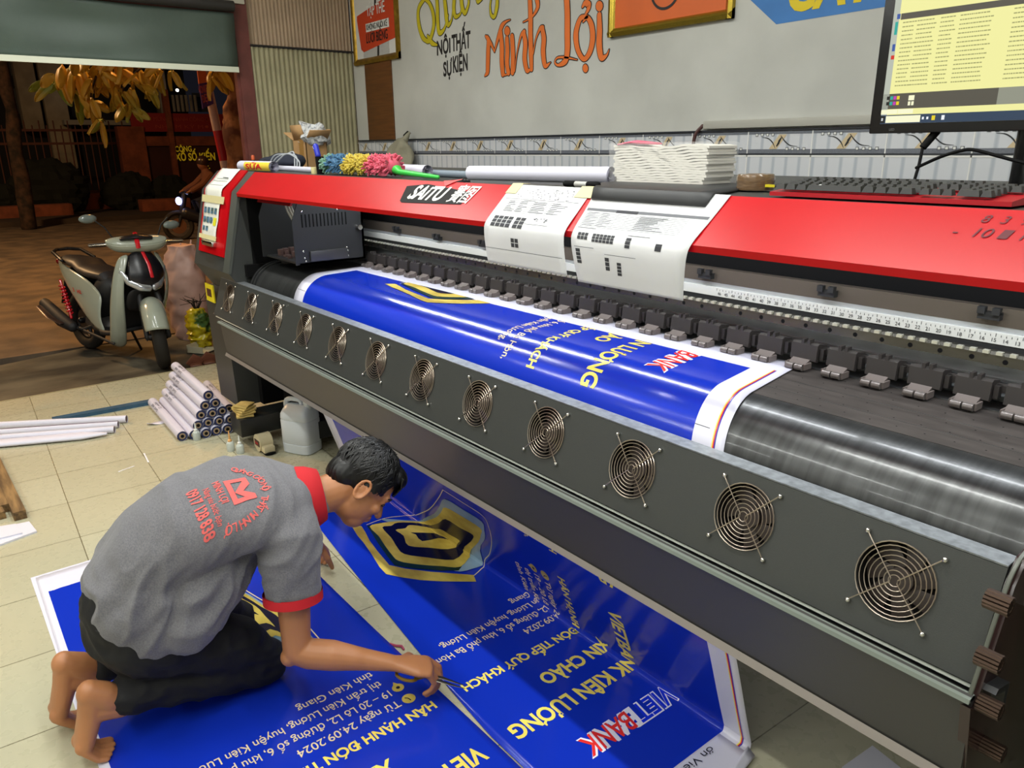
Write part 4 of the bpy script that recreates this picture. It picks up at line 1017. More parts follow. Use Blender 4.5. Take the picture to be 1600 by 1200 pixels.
# helper for rolls lying on the top
def roll(name, label, cat, p, q, r, m, inner=True, group=None, n=24, turns=2.2, core=.35):
    p = Vector(p); q = Vector(q); d = (q-p).normalized()
    t = thing(name, label, cat, (p+q)/2-Vector((0, 0, r)), group)
    bm = BM(); tube(bm, [p, q], r, n=n, rnd=False, cap=False); ri = r*.82; tube(bm, [p, q], ri, n=n, rnd=False, cap=False)
    ob('outer_layer', bm, m, t, ang=50)
    bm = BM(); u = d.orthogonal().normalized(); w2 = d.cross(u)
    pts = []
    for i in range(46):
        a = 2*math.pi*turns*i/45; rr = r-(r*(1-core))*i/45; pts.append(u*math.cos(a)*rr+w2*math.sin(a)*rr)
    A = [bm.verts.new(p+x) for x in pts]; B = [bm.verts.new(q+x) for x in pts]
    for i in range(45): bm.faces.new((A[i], A[i+1], B[i+1], B[i]))
    ob('wound_sheet', bm, m, t, ang=60); return t
PWR = mat('roll_white', S('d6d5e4'), 0.45)
def onT(x, y, Y, r=0): p = PY(x, y, Y); return Vector((p.x, Y, TZ+r))
roll('paper_roll', 'long white paper roll lying on the printer top behind the red cover', 'paper roll', onT(735, 270, 1.58, .022), onT(955, 270, 1.68, .024), .024, PWR)
roll('paper_roll', 'white paper roll with open end behind the pink part of duster', 'paper roll', onT(585, 262, 1.72, .02)+Vector((0, 0, .002)), onT(668, 262, 1.60, .022), .022, PWR)
roll('paper_roll', 'thin white paper roll in front of the cardboard box', 'paper roll', onT(432, 262, 1.62, .013), onT(494, 262, 1.55, .013), .013, PWR)
roll('grey_sheet_roll', 'flattened grey sheet roll between the two white paper rolls', 'paper roll', onT(660, 268, 1.66, .013), onT(737, 270, 1.62, .013), .013, mat('roll_grey', S('7f8b98'), .45))
# printed carton roll
t = roll('printed_roll', 'yellow and white printed roll with red letters at the far left of top', 'paper roll', onT(378, 262, 1.47, .026), onT(428, 262, 1.47, .026), .026, PWR)
p = onT(378, 262, 1.47, .026); q = onT(428, 262, 1.47, .026)
def cylfn(off): return lambda x, a: Vector((x, 1.47-(.026+off)*math.cos(a), TZ+.026+(.026+off)*math.sin(a)))
bm = BM(); tt = rect2(p.x+.10, -.9, q.x, .9); subdivide_strip(tt, [-.9+.15*i for i in range(1, 12)]); place(bm, tt, (0, 0, 0), (0, 0, 0), (0, 0, 0), fn=cylfn(.0006)); ob('yellow_print', bm, mat('print_yel', S('f0d24a'), .4), t, ang=60)
bm = BM(); tt = fit_text('SỮA', .22, 1.0, bold=.03)
for v in tt.verts: v.co = Vector((v.co.x+p.x+.13, v.co.y-.5, 0))
subdivide_strip(tt, [-.9+.15*i for i in range(1, 12)]); place(bm, tt, (0, 0, 0), (0, 0, 0), (0, 0, 0), fn=cylfn(.0016)); ob('red_letters', bm, mat('print_redl', S('d8202c'), .4), t, ang=60)
# dark folded cloth + cables, small bottle at the far left
bm = BM()
c = onT(436, 255, 1.72); ell(bm, (c.x, 1.73, TZ+.035), (.24, .10, .04)); ell(bm, (c.x+.06, 1.74, TZ+.045), (.17, .09, .045))
bm = remesh(bm, .012, 2)
for v in bm.verts: v.co.z += .008*noise.noise(v.co*18); v.co.z = max(v.co.z, TZ+.0005)
tag(ob('folded_jacket', bm, mat('navy_cloth', S('1a2030'), .85), ang=80), 'dark navy folded jacket lying left of the cardboard box', 'jacket')
bm = BM()
for k in range(3):
    a = PY(438-3*k, 266, 1.60); tube(bm, smoothline([(a.x-.02, 1.56, TZ+.006), (a.x+.04, 1.58, TZ+.055+.01*k), (a.x+.12+.02*k, 1.60, TZ+.085), (a.x+.20, 1.62, TZ+.05+.02*k), (a.x+.24, 1.60, TZ+.006)], 8), .0035, n=6)
tag(ob('cable_bundle', bm, mat('cable_white', S('a9adb2'), .4)), 'looped pale cables lying between navy jacket and cardboard box', 'cable')
bt = thing('small_bottle', 'tiny bottle with orange cap behind the far left printed roll', 'bottle', onT(397, 262, 1.55))
c = onT(397, 262, 1.55); bm = BM(); lathe(bm, c, [(.016, 0), (.017, .03), (.012, .045), (.007, .055)]); ob('bottle_body', bm, mat('bottle_dark', S('2a2420'), .3), bt)
bm = BM(); lathe(bm, c+Vector((0, 0, .055)), [(.009, 0), (.009, .018), (.006, .024)]); ob('cap', bm, mat('cap_orange', S('c8562a'), .4), bt)
# open cardboard box with crumpled paper
cb = thing('cardboard_box', 'open brown cardboard box standing near the folding gate', 'box', onT(486, 250, 2.02))
CB = mat('cardboard', S('b08a5c'), .75, var=.12, vscale=14, bump=.05)
y0 = 1.93; bx0 = PY(459, 240, y0).x; bx1 = PY(479, 240, y0).x; q_ = ray(512, 240); y1 = bx1*q_.y/q_.x; hz = PY(480, 219, 1.93).z-TZ
bm = BM(); wv = .004
for a, b_ in (((bx0, y0), (bx1, y0+wv)), ((bx0, y1-wv), (bx1, y1)), ((bx0, y0), (bx0+wv, y1)), ((bx1-wv, y0), (bx1, y1))): box(bm, (a[0], a[1], TZ), (b_[0], b_[1], TZ+hz))
box(bm, (bx0, y0, TZ), (bx1, y1, TZ+.004)); ob('box_body', bm, CB, cb)
for nm, ps in (('box_flap', [(bx0, y0, TZ+hz), (bx0, y1, TZ+hz), (bx0-.08, y1+.02, TZ+hz+.045), (bx0-.08, y0-.02, TZ+hz+.045)]), ('box_flap', [(bx1, y0, TZ+hz), (bx1, y1, TZ+hz), (bx1+.07, y1, TZ+hz+.055), (bx1+.07, y0, TZ+hz+.055)]),
               ('box_flap', [(bx0+.02, y0, TZ+hz), (bx1-.01, y0, TZ+hz), (bx1-.01, y0-.02, TZ+hz+.085), (bx0+.02, y0-.02, TZ+hz+.085)]), ('box_flap', [(bx0, y1, TZ+hz), (bx1, y1, TZ+hz), (bx1, y1+.03, TZ+hz+.06), (bx0, y1+.03, TZ+hz+.06)])):
    bm = BM(); quad(bm, ps); o = ob(nm, bm, CB, cb, ang=5); md = o.modifiers.new('s', 'SOLIDIFY'); md.thickness = .004
bm = BM(); box(bm, (bx0+.09, y0-.001, TZ+.05), (bx0+.15, y0, TZ+.16)); ob('tape_patch', bm, mat('brown_tape', S('9a7440'), .3), cb)
bm = BM(); ell(bm, ((bx0+bx1)/2+.05, (y0+y1)/2-.0, TZ+hz+.01), (.075, .075, .09), seg=24, rings=16)
for v in bm.verts: v.co += Vector((noise.noise(v.co*14), noise.noise(v.co*14+Vector((5, 0, 0))), noise.noise(v.co*14+Vector((0, 9, 0)))))*.07; v.co.z = max(v.co.z, TZ+hz-.03)
tag(ob('crumpled_paper', bm, mat('newsprint', S('c4c6c6'), .6, col2=S('84888e'), vscale=60, thr=(.35, .5)), ang=10), 'crumpled printed white plastic bag sticking out of the cardboard box', 'bag')
# pen cup
pc = thing('pen_cup', 'small black pen cup beside the duster holding a blue marker', 'cup', onT(500, 270, 1.50))
c = onT(501, 270, 1.50); bm = BM(); lathe(bm, c, [(.016, 0), (.019, .075), (.017, .075), (.015, .004)], n=20); ob('cup', bm, BLK, pc)
bm = BM(); box(bm, (c.x-.055, 1.48, TZ), (c.x-.03, 1.50, TZ+.03), bev=.002); ob('sticky_pad', bm, mat('pad_yellow', S('e2d79c'), .6), pc)
mk = thing('blue_marker', 'blue-capped marker standing in the black pen cup', 'marker', c+Vector((0, 0, .02)))
bm = BM(); tube(bm, [c+Vector((.0, 0, .02)), c+Vector((-.012, 0, .085))], .008, n=12); ob('barrel', bm, mat('marker_grey', S('b8bcc4'), .4), mk)
bm = BM(); tube(bm, [c+Vector((-.012, 0, .08)), c+Vector((-.028, 0, .118))], .0125, n=12); ob('cap', bm, mat('cap_blue', S('2733b8'), .4), mk)
sc_ = thing('scalpel_pen', 'thin silver pen leaning out of the pen cup', 'pen', c+Vector((0, 0, .02)))
bm = BM(); tube(bm, [c+Vector((.004, 0, .02)), c+Vector((-.06, 0, .118))], [.004, .0015], n=8); ob('pen_body', bm, CHR, sc_)
# feather duster
du = thing('chenille_duster', 'green, blue, yellow and pink microfibre duster with bright green handle', 'duster', onT(575, 270, 1.52))
dcol = [('green_pile', '6f9c86', 512, 522), ('blue_pile', '3d6f95', 522, 546), ('yellow_pile', 'c9b23c', 546, 582), ('pink_pile', 'd85a72', 582, 616)]
for nm, c_, xa, xb in dcol:
    A = PY(xa, 262, 1.52).x; B = PY(xb, 262, 1.52).x; bm = BM(); L_ = B-A
    tube(bm, [(A+.01, 1.52, TZ+.042), (B-.01, 1.52, TZ+.042)], [.03, .03], n=14)
    nf = int(260*L_/.13)
    for k in range(nf):
        x = A+L_*random.random(); a = random.random()*2*math.pi
        if math.sin(a) < -.75: continue
        endf = min(1, (x-PY(510, 262, 1.52).x)/.06+.35) if nm == 'green_pile' else 1
        rr = (.036+.006*random.random())*(.75+.25*endf)
        d = Vector((random.uniform(-.5, .5), math.cos(a), math.sin(a)*.95)).normalized()
        b0_ = Vector((x, 1.52, TZ+.042))+d*.022*endf; e_ = b0_+d*(rr-.015)+Vector((random.uniform(-.01, .01), 0, -.004))
        if e_.z < TZ+.004: e_.z = TZ+.004
        tube(bm, [b0_, e_], [.0048, .0042], n=5)
    o = ob(nm, bm, mat('pile_'+nm, S(c_), .95, sheen=.3), du, ang=60)
bm = BM(); A = PY(616, 264, 1.52); B = PY(684, 272, 1.49); tube(bm, [(A.x, 1.52, TZ+.03), (A.x+.03, 1.518, TZ+.028), (A.x+.05, 1.515, TZ+.02), (B.x, 1.49, TZ+.009)], [.016, .017, .011, .007], n=14); ob('handle', bm, mat('handle_green', S('3cc24a'), .35), du)
# black marker and a clip on the edge
mk = thing('black_marker', 'black felt marker with white barrel lying beside the flap', 'marker', onT(909, 287, 1.47))
A = onT(884, 288, 1.46, .0085); B = onT(934, 288, 1.46, .0085)
bm = BM(); cyl(bm, A.lerp(B, .3), A.lerp(B, .72), .0078, n=14); ob('barrel', bm, mat('barrel_white', S('b9bab4'), .4), mk)
bm = BM(); tube(bm, [A, A.lerp(B, .3)], .0085, n=14); ob('cap', bm, BLK, mk)
bm = BM(); tube(bm, [A.lerp(B, .72), B], .0085, n=14); ob('end_piece', bm, BLK, mk)
bm = BM(); c = onT(718, 283, 1.44); box(bm, (c.x-.035, 1.43, TZ), (c.x+.035, 1.445, TZ+.004)); box(bm, (c.x-.02, 1.445, TZ), (c.x+.04, 1.455, TZ+.006)); tube(bm, [(c.x+.01, 1.44, TZ+.004), (c.x+.014, 1.45, TZ+.014), (c.x+.02, 1.455, TZ+.004)], .002, n=6)
tag(ob('metal_clip', bm, GD), 'small black metal clip on the edge above the maker badge', 'clip')
# stack of white cleaning cloths in a clear bag
A = PY(992, 280, 1.78).x; B = PY(1108, 280, 1.68).x
st = thing('cloth_stack', 'stack of folded white cleaning cloths wrapped in clear plastic', 'cloth stack', ((A+B)/2, 1.73, TZ))
top = PY(1050, 224, 1.70).z
nl = 15
for k in range(nl):
    bm = BM(); z0 = TZ+.006+(top-TZ-.012)*k/nl; th = (top-TZ-.012)/nl*.93
    xl = A+.012+.004*math.sin(k*1.7)-(0 if k > 3 else .004*(3-k)*-1); xr = B-.006-.004*math.sin(k*2.1)-(.010 if k < 3 else 0)
    NX, NY_ = 16, 6; g = []
    for zz in (0, 1):
        g.append([[bm.verts.new((xl+(xr-xl)*i/NX, 1.675+.12*j/NY_, z0+zz*th+.004*math.sin(i*.55+k*.5)*(k/nl)+.0012*math.sin(i*2.1+k))) for i in range(NX+1)] for j in range(NY_+1)])
    for j in range(NY_):
        for i in range(NX):
            bm.faces.new((g[1][j][i], g[1][j][i+1], g[1][j+1][i+1], g[1][j+1][i])); bm.faces.new((g[0][j][i], g[0][j+1][i], g[0][j+1][i+1], g[0][j][i+1]))
    for j in range(NY_):
        for i, s_ in ((0, 1), (NX, -1)): bm.faces.new((g[0][j][i], g[1][j][i], g[1][j+1][i], g[0][j+1][i]))
    for i in range(NX):
        for j in (0, NY_): bm.faces.new((g[0][j][i], g[0][j][i+1], g[1][j][i+1], g[1][j][i]))
    ob('folded_cloth', bm, mat('cloth_white', S('e2ded4'), .9), st, ang=60)
bm = BM(); tube(bm, [(A+.02, 1.70, top-.002), (A+.07, 1.71, top+.004), (A+.14, 1.72, top-.0)], [(.03, .004), (.04, .006), (.02, .003)], n=12, up=(0, 0, 1)); ob('pink_cloth', bm, mat('cloth_pink', S('d86a80'), .9), st)
bm = BM(); box(bm, (A-.008, 1.668, TZ+.002), (B+.006, 1.802, top+.004), bev=.01)
bmesh.ops.subdivide_edges(bm, edges=bm.edges[:], cuts=4, use_grid_fill=True)
for v in bm.verts: v.co += Vector((noise.noise(v.co*30), noise.noise(v.co*30+Vector((7, 0, 0)))*.6, 0))*.008
o = ob('clear_bag', bm, mat('clear_plastic', (1, 1, 1), .12, alpha=.13), st, ang=30)
# roll of brown parcel tape
tp = thing('parcel_tape_roll', 'worn roll of brown parcel tape lying flat left of keyboard', 'tape', onT(1180, 285, 1.62))
c = PY(1181, 277, 1.60); c = Vector((c.x, 1.60, TZ)); bm = BM(); lathe(bm, c+Vector((0, 0, .004)), [(.022, .002), (.042, 0), (.044, .006), (.0425, .012), (.044, .018), (.044, .03), (.041, .036), (.024, .036), (.022, .034), (.022, .002)], n=36); ob('tape_winding', bm, mat('tape_brown', S('7d6348'), .2, var=.35, vscale=60, stretch=(1, 1, 8), coat=.5), tp)
bm = BM(); lathe(bm, c+Vector((0, 0, .006)), [(.019, 0), (.0225, 0), (.0225, .03), (.019, .03), (.019, 0)], n=30); ob('cardboard_core', bm, CB, tp)
bm = BM(); prism(bm, [(c.x+.04, 1.58), (c.x+.062, 1.585), (c.x+.04, 1.592)], TZ+.012, TZ+.018, 'Z'); ob('tape_end', bm, mat('tab_yellow', S('d8c820'), .4), tp)
# sack hanging behind
bm = BM(); c = PY(625, 238, 2.87); ell(bm, (c.x, 2.87, c.z-.03), (.145, .06, .13)); ell(bm, (c.x, 2.87, c.z-.20), (.15, .07, .16)); tube(bm, [(c.x+.02, 2.89, c.z+.05), (c.x+.06, 2.93, c.z+.13)], [.035, .015], n=10)
bm = remesh(bm, .014, 2)
for v in bm.verts: v.co += Vector((noise.noise(v.co*9), noise.noise(v.co*9+Vector((3, 0, 0))), 0))*.03; v.co.y = min(v.co.y, WY-.013)
tag(ob('hanging_cloth_bag', bm, mat('bag_khaki', S('96927e'), .85, bump=.2), ang=70), 'small khaki cloth bag hanging on the tiled wall behind the printer', 'bag')
bm = BM(); p_ = PY(632, 214, WY-.03); tube(bm, [(p_.x, WY, p_.z+.03), (p_.x, WY-.03, p_.z+.01), (p_.x, WY-.035, p_.z-.02)], [.012, .01, .006], n=8); tag(ob('wall_hook', bm, BLK), 'black hook on the wall above the khaki bag', 'hook')
# ------------------------------------------------------------------ keyboard
kb = thing('computer_keyboard', 'black computer keyboard with red base on the printer top', 'keyboard', (-.72, 1.52, TZ))
kx0 = PY(1206, 296, 1.445).x; 
KR = mat('keyboard_red', S('b01824'), .3); KK = mat('key_black', S('2c2c2b'), .5)
bm = BM(); prism(bm, [(1.438, TZ+.004), (1.438, TZ+.012), (1.60, TZ+.026), (1.60, TZ+.004)], kx0, kx0+.455); ob('base', bm, KR, kb)
kw = .0192
def keycap(x, y, z, w_, d=.0175):
    bm = BM(); b0 = [(x, y), (x+w_, y), (x+w_, y+d), (x, y+d)]; i = .0032
    t0 = [(x+i, y+.0035), (x+w_-i, y+.0035), (x+w_-i, y+d-.001), (x+i, y+d-.001)]
    A_ = [bm.verts.new((a, b_, z)) for a, b_ in b0]; B_ = [bm.verts.new((a, b_, z+.0105)) for a, b_ in t0]
    for k in range(4): bm.faces.new((A_[k], A_[(k+1) % 4], B_[(k+1) % 4], B_[k]))
    bm.faces.new(B_); bm.faces.new(A_[::-1]); return ob('keycap', bm, KK, kb, ang=20)
proto = {}
def key(x, r_, wd):
    y = 1.443+r_*.0243+(.006 if r_ == 5 else 0); z = TZ+.0165+(y-1.443)*.085+(0.001 if r_ == 0 else 0)
    w_ = wd*kw-.0016
    if wd in proto:
        o0, (px_, py_, pz_) = proto[wd]; c = o0.copy(); COL.objects.link(c); c.location = o0.location+Vector((x-px_, y-py_, z-pz_)); return c
    o = keycap(x, y, z, w_); proto[wd] = (o, (x, y, z)); return o
lay = {0: [1.25, 1.25, 1.25, 6.0, 1.25, 1.25, 1.25, 1.25], 1: [2.25]+[1]*10+[2.75], 2: [1.75]+[1]*11+[2.25], 3: [1.5]+[1]*12+[1.5], 4: [1]*13+[2], 5: [1]*13}
for r_, ks in lay.items():
    x = kx0+.008
    for kk in ks: key(x, r_, kk); x += kk*kw
    x = kx0+.008+15.3*kw
    for kk in ({0: [1, 1, 1], 1: [], 2: [], 3: [1, 1, 1], 4: [1, 1, 1], 5: [1, 1, 1]}[r_]): key(x, r_, kk); x += kw
    x = kx0+.008+18.6*kw
    for kk in {0: [2, 1], 1: [1, 1, 1], 2: [1, 1, 1], 3: [1, 1, 1, 1], 4: [1, 1, 1, 1], 5: []}[r_]: key(x, r_, kk); x += kk*kw
bm = BM(); tt = fit_text('C', None, .008, bold=.05, shear=.3); place(bm, tt, (kx0+.10, 1.4465, TZ+.0215), (1, 0, 0), (0, .3, .95)); tt = fit_text('G·EL-M', None, .0045, bold=.02); place(bm, tt, (kx0+.108, 1.4463, TZ+.022), (1, 0, 0), (0, .3, .95)); ob('key_legend', bm, mat('legend_white', S('e8e8e8'), .5), kb, ang=5)
# ------------------------------------------------------------------ monitor
MY = 1.72
mo = thing('computer_monitor', 'black-framed computer monitor showing a pale yellow table above the keyboard', 'monitor', (-.6, MY, TZ))
c0 = PY(1357, 209, MY); mx, mz = c0.x, c0.z; MW, MH = .54, .325
bm = BM(); box(bm, (mx, MY, mz), (mx+MW, MY+.03, mz+MH), bev=.003); ob('bezel', bm, mat('bezel_black', S('141416'), .25), mo)
s0 = PY(1375, 194, MY); sx0, sz0, sx1, sz1 = s0.x, s0.z, mx+MW-.014, mz+MH-.014
def em(name, c_, st_): return mat(name, (0, 0, 0), .3, emit=S(c_), estr=st_)
def scr(nm, c_, st_, R, lvl=1):
    bm = BM()
    for (u0, v0, u1, v1) in R: place(bm, rect2(u0, v0, u1, v1), (sx0, MY-.0006*lvl-.0004, sz1), (1, 0, 0), (0, 0, -1))
    ob(nm, bm, em(nm, c_, st_), mo, ang=5)
SW, SH = sx1-sx0, sz1-sz0
scr('screen', 'f6f3a4', .95, [(0, 0, SW, SH)], 0)
scr('screen_sidebar', 'c9cfc0', .8, [(0, 0, .013, SH-.018)])
v9 = SH-.018
scr('screen_taskbar', '39506e', .6, [(0, v9, SW, SH)], 1)
scr('screen_title_band', '6b665a', .6, [(.016, v9-.20, SW, v9-.188), (.0, v9-.043, SW*.45, v9-.012)], 1)
scr('screen_preview_stripe', 'a8aa98', .7, [(SW*.45, v9-.043, SW, v9-.012)], 1)
scr('screen_white_fields', 'f7f6d0', 1.0, [(.012, v9+.002, .085, SH-.002), (.0, v9-.011, .035, v9-.002), (.036, v9-.011, .068, v9-.002), (.055, v9-.038, .067, v9-.028), (.055, v9-.026, .060, v9-.018), (.062, v9-.026, .067, v9-.018)], 2)
rw = []; r3 = random.Random(5)
for i in range(16):
    v = v9-.183+i*.0082
    for cx_, cw in ((.022, .026), (.052, .036), (.098, .028), (.135, .06), (.23, .05), (.33, .08)):
        x = cx_
        while x < cx_+cw*(.8+.2*r3.random()):
            l = .002+.004*r3.random(); rw.append((x, v, x+l, v+.0022)); x += l+.0009
scr('screen_table_rows', 'b4b478', .75, rw, 2)
scr('screen_icons_teal', '30b8a8', .8, [(.006, v9-.185, .012, v9-.160), (.016, v9-.038, .022, v9-.031), (.016, v9-.027, .022, v9-.020)], 2)
scr('screen_icons_magenta', 'd040c0', .8, [(.023, v9-.038, .029, v9-.031), (.023, v9-.027, .029, v9-.020)], 2)
scr('screen_icons_yellow', 'f0d820', .9, [(.030, v9-.038, .036, v9-.031), (.030, v9-.027, .036, v9-.020), (.108, v9+.004, .115, v9+.013)], 2)
scr('screen_icons_blue', '4060b0', .8, [(.008, v9-.20, .015, v9-.19), (.006, v9-.142, .012, v9-.128)], 2)
scr('screen_icons_red', 'e83020', .8, [(.006, v9-.120, .013, v9-.112)], 2)
scr('screen_icons_black', '202020', .5, [(.009, v9-.038, .015, v9-.031), (.009, v9-.027, .015, v9-.020), (.0, v9+.002, .010, SH-.002)], 3)
scr('screen_start_icons', 'eef2f6', 1.0, [(.003, v9+.006, .0045, v9+.0085), (.005, v9+.006, .0065, v9+.0085), (.003, v9+.009, .0045, v9+.0115), (.005, v9+.009, .0065, v9+.0115), (.089, v9+.006, .093, v9+.011), (.098, v9+.006, .102, v9+.011), (.128, v9+.004, .134, v9+.013)], 4)
bm = BM(); tt = fit_text('▲ VIEWSONIC LED', None, .004) if False else fit_text('LED', None, .005, bold=.02); place(bm, tt, (mx+.045, MY-.0006, mz+.0055), (1, 0, 0), (0, 0, 1)); ob('bezel_lettering', bm, mat('bezel_grey', S('5a5a5a'), .4), mo, ang=5)
bm = BM(); tube(bm, [(mx+.30, MY+.03, mz+.10), (mx+.29, MY+.06, TZ+.05), (mx+.29, MY+.06, TZ+.012)], [(.03, .012)]*3, n=12); lathe(bm, (mx+.29, MY+.06, TZ), [(.11, 0), (.11, .008), (.03, .014)], n=30); ob('stand', bm, mat('bezel_black', S('141416'), .25), mo)
bm = BM(); q = PY(1452, 228, MY+.02); e0 = Vector((PY(1463, 212, MY+.02).x, MY+.02, mz+.003)); e1 = Vector((PY(1448, 234, MY+.02).x, MY+.0, mz-.030)); tube(bm, [e0, e1], [.0085, .0075], n=14, rnd=False); ob('cable_plug', bm, BLK, mo)
bm = BM(); e2 = PY(1425, 262, 1.68); tube(bm, smoothline([e1, e1.lerp(Vector((e2.x, 1.68, TZ+.02)), .5)+Vector((.004, 0, -.006)), (e2.x, 1.68, TZ+.008), (e2.x-.03, 1.67, TZ+.005)], 6), .0032, n=8); ob('video_cable', bm, BLK, mo)
bm = BM(); L_ = [PY(x, y, 1.70) for x, y in ((1432, 262), (1470, 245), (1500, 236), (1520, 234), (1560, 244), (1598, 254), (1640, 262))]; tube(bm, smoothline([Vector((p.x, 1.70, max(p.z, TZ+.004))) for p in L_], 6), .0034, n=8); ob('power_cable', bm, BLK, mo)
# ================================================================== THE MAN
SK = mat('skin', S('b57a50'), 0.45, var=.12, vscale=9)
nt, b = nodes_of(SK); b.inputs['Subsurface Weight'].default_value = 0.08; b.inputs['Subsurface Radius'].default_value = (.02, .008, .004)
SHIRT = mat('shirt_grey', S('747377'), 0.9, col2=S('626166'), vscale=260, thr=(.35, .65), bump=.06, bscale=300, sheen=.15)
TROU = mat('trousers_black', S('060608'), 0.8, bump=.08, bscale=200)
REDC = mat('collar_red', S('c01620'), 0.8)
man = thing('person', 'person kneeling on banners in grey polo with red collar, cutting with scissors', 'person', (-2.0, .5, 0))
V3 = Vector
# head frame
HC = V3((-1.90, .915, .585)); HU = V3((.02, .80, .55)).normalized(); HF = V3((.28, .46, -.80)); HF = (HF-HU*HF.dot(HU)).normalized(); HR = HF.cross(HU)
def H(r, f, u): return HC+HR*r+HF*f+HU*u
HM = Matrix((HR, HF, HU)).transposed()
def hell(bm, c, rad, seg=20, rings=14): ell(bm, H(*c), rad, HM, seg, rings)
neckB = V3((-1.93, .765, .575))
shR = V3((-1.815, .655, .535)); elR = V3((-1.765, .625, .215)); wrR = V3((-1.625, .845, .150))
shL = V3((-2.10, .70, .56)); elL = V3((-2.27, .835, .335)); wrL = V3((-2.42, .975, .135))
hipR = V3((-1.965, .285, .33)); knR = V3((-1.965, .585, .082)); anR = V3((-1.955, .185, .165))
hipL = V3((-2.135, .285, .34)); knL = V3((-2.22, .585, .085)); anL = V3((-2.13, .165, .165))
# ---- body (skin) ---------------------------------------------------
bm = BM()
hell(bm, (0, .000, .035), (.074, .093, .088), 28, 20)             # cranium
hell(bm, (0, .028, -.030), (.062, .068, .078))                    # face
hell(bm, (0, .052, -.078), (.038, .040, .034))                    # chin and jaw
hell(bm, (0, .020, -.062), (.054, .060, .046))
hell(bm, (0, .083, .022), (.050, .016, .020))                     # brow
for s_ in (-1, 1):
    hell(bm, (s_*.036, .074, -.022), (.022, .020, .018)); hell(bm, (s_*.030, .084, .006), (.012, .008, .007), 12, 8)
    hell(bm, (s_*.012, .098, -.028), (.008, .010, .007), 12, 8)
tube(bm, [H(0, .088, .010), H(0, .104, -.012), H(0, .112, -.026)], [.008, .010, .012], n=10)      # nose
hell(bm, (0, .092, -.052), (.024, .010, .006), 14, 8); hell(bm, (0, .090, -.062), (.021, .010, .006), 14, 8)   # lips
hell(bm, (.022, .088, -.050), (.010, .008, .006), 10, 8)
for s_ in (-1, 1):                                                 # ears
    c = H(s_*.079, -.004, -.012)
    pts = [c+HU*(.030*math.cos(a))+HF*(.017*math.sin(a)-.004)+HR*s_*(.006+.006*math.cos(a*.5)) for a in [math.pi*2*k/14 for k in range(14)]]
    tube(bm, pts, .0052, n=8, closed=True, up=HR)
    ell(bm, c+HU*-.004+HR*s_*.0, (.004, .014, .024), HM, 12, 8); ell(bm, c+HU*-.024+HR*s_*.003, (.005, .007, .009), HM, 10, 8)
# neck and inner torso
tube(bm, [H(0, -.030, -.050), neckB.lerp(H(0, -.03, -.05), .5)+V3((0, 0, -.003)), neckB, V3((-1.945, .70, .58))], [(.056, .060), (.055, .056), (.066, .060), (.09, .07)], n=20)
tube(bm, [V3((-1.96, .66, .565)), V3((-1.99, .50, .56)), V3((-2.03, .36, .48)), V3((-2.05, .26, .38)), V3((-2.05, .24, .32))], [(.11, .07), (.11, .07), (.10, .07), (.11, .07), (.10, .07)], n=18)
def limb(pts, rad, n=16): tube(bm, pts, rad, n=n)
limb([V3((-1.93, .68, .55)), shR, shR.lerp(elR, .45), elR.lerp(shR, .14), elR], [.055, .056, .047, .040, .038])
limb([elR, elR.lerp(wrR, .12)+V3((0, 0, -.004)), elR.lerp(wrR, .35)+V3((.004, 0, .002)), elR.lerp(wrR, .7), wrR], [.038, .042, .042, .030, (.026, .021)])
ell(bm, elR+V3((-.006, -.022, -.014)), (.026, .024, .026))
limb([V3((-2.0, .68, .56)), shL, shL.lerp(elL, .5), elL], [.055, .054, .044, .038])
limb([elL, elL.lerp(wrL, .35), elL.lerp(wrL, .7), wrL], [.038, .040, .030, (.026, .020)])
# legs inside the trousers, ankles
for hip, kn, an, s_ in ((hipR, knR, anR, 1), (hipL, knL, anL, -1)):
    limb([hip, hip.lerp(kn, .5)+V3((0, 0, .0)), kn], [.07, .06, .045]); limb([kn, kn.lerp(an, .3), kn.lerp(an, .75), an], [.045, .045, .034, .031])
# feet : soles to the rear, toes bent forward on the floor
def foot(an, heel, ball, toe, s_):
    limb([an, an.lerp(heel, .55)+V3((0, .012, -.010)), heel+V3((0, .010, -.012))], [.037, .038, .034])
    ell(bm, heel+V3((0, .006, -.010)), (.033, .031, .036))
    ax = (ball-heel).normalized()
    m1 = heel.lerp(ball, .5)+V3((0, .020, -.0))
    tube(bm, [heel+V3((0, .012, -.015)), m1, ball+V3((0, .016, .0))], [(.033, .034), (.036, .031), (.043, .025)], n=16, up=V3((0, 1, .3)))
    ell(bm, ball+V3((s_*-.018, .008, -.004)), (.022, .020, .024)); ell(bm, ball+V3((s_*.020, .008, -.002)), (.019, .018, .020))
    tube(bm, [m1+V3((0, .02, .01)), an+V3((0, .024, -.03))], [.036, .034], n=12)
    offs = [(-.030, .0125, .062), (-.011, .0095, .066), (.005, .009, .060), (.020, .0085, .052), (.033, .0085, .043)]
    for dx_, r_, L_ in offs:
        b0_ = ball+V3((s_*dx_, .012, -.014)); b1_ = V3((ball.x+s_*dx_*1.05, ball.y+.012+L_*.55, .020)); b2_ = V3((ball.x+s_*dx_*1.08, ball.y+.012+L_, .0115))
        tube(bm, [b0_, b1_, b2_], [r_*1.15, r_, r_*1.02], n=10)
foot(anR, V3((-1.955, .135, .215)), V3((-1.96, .092, .068)), None, 1)
foot(anL, V3((-2.13, .105, .215)), V3((-2.135, .062, .070)), None, -1)
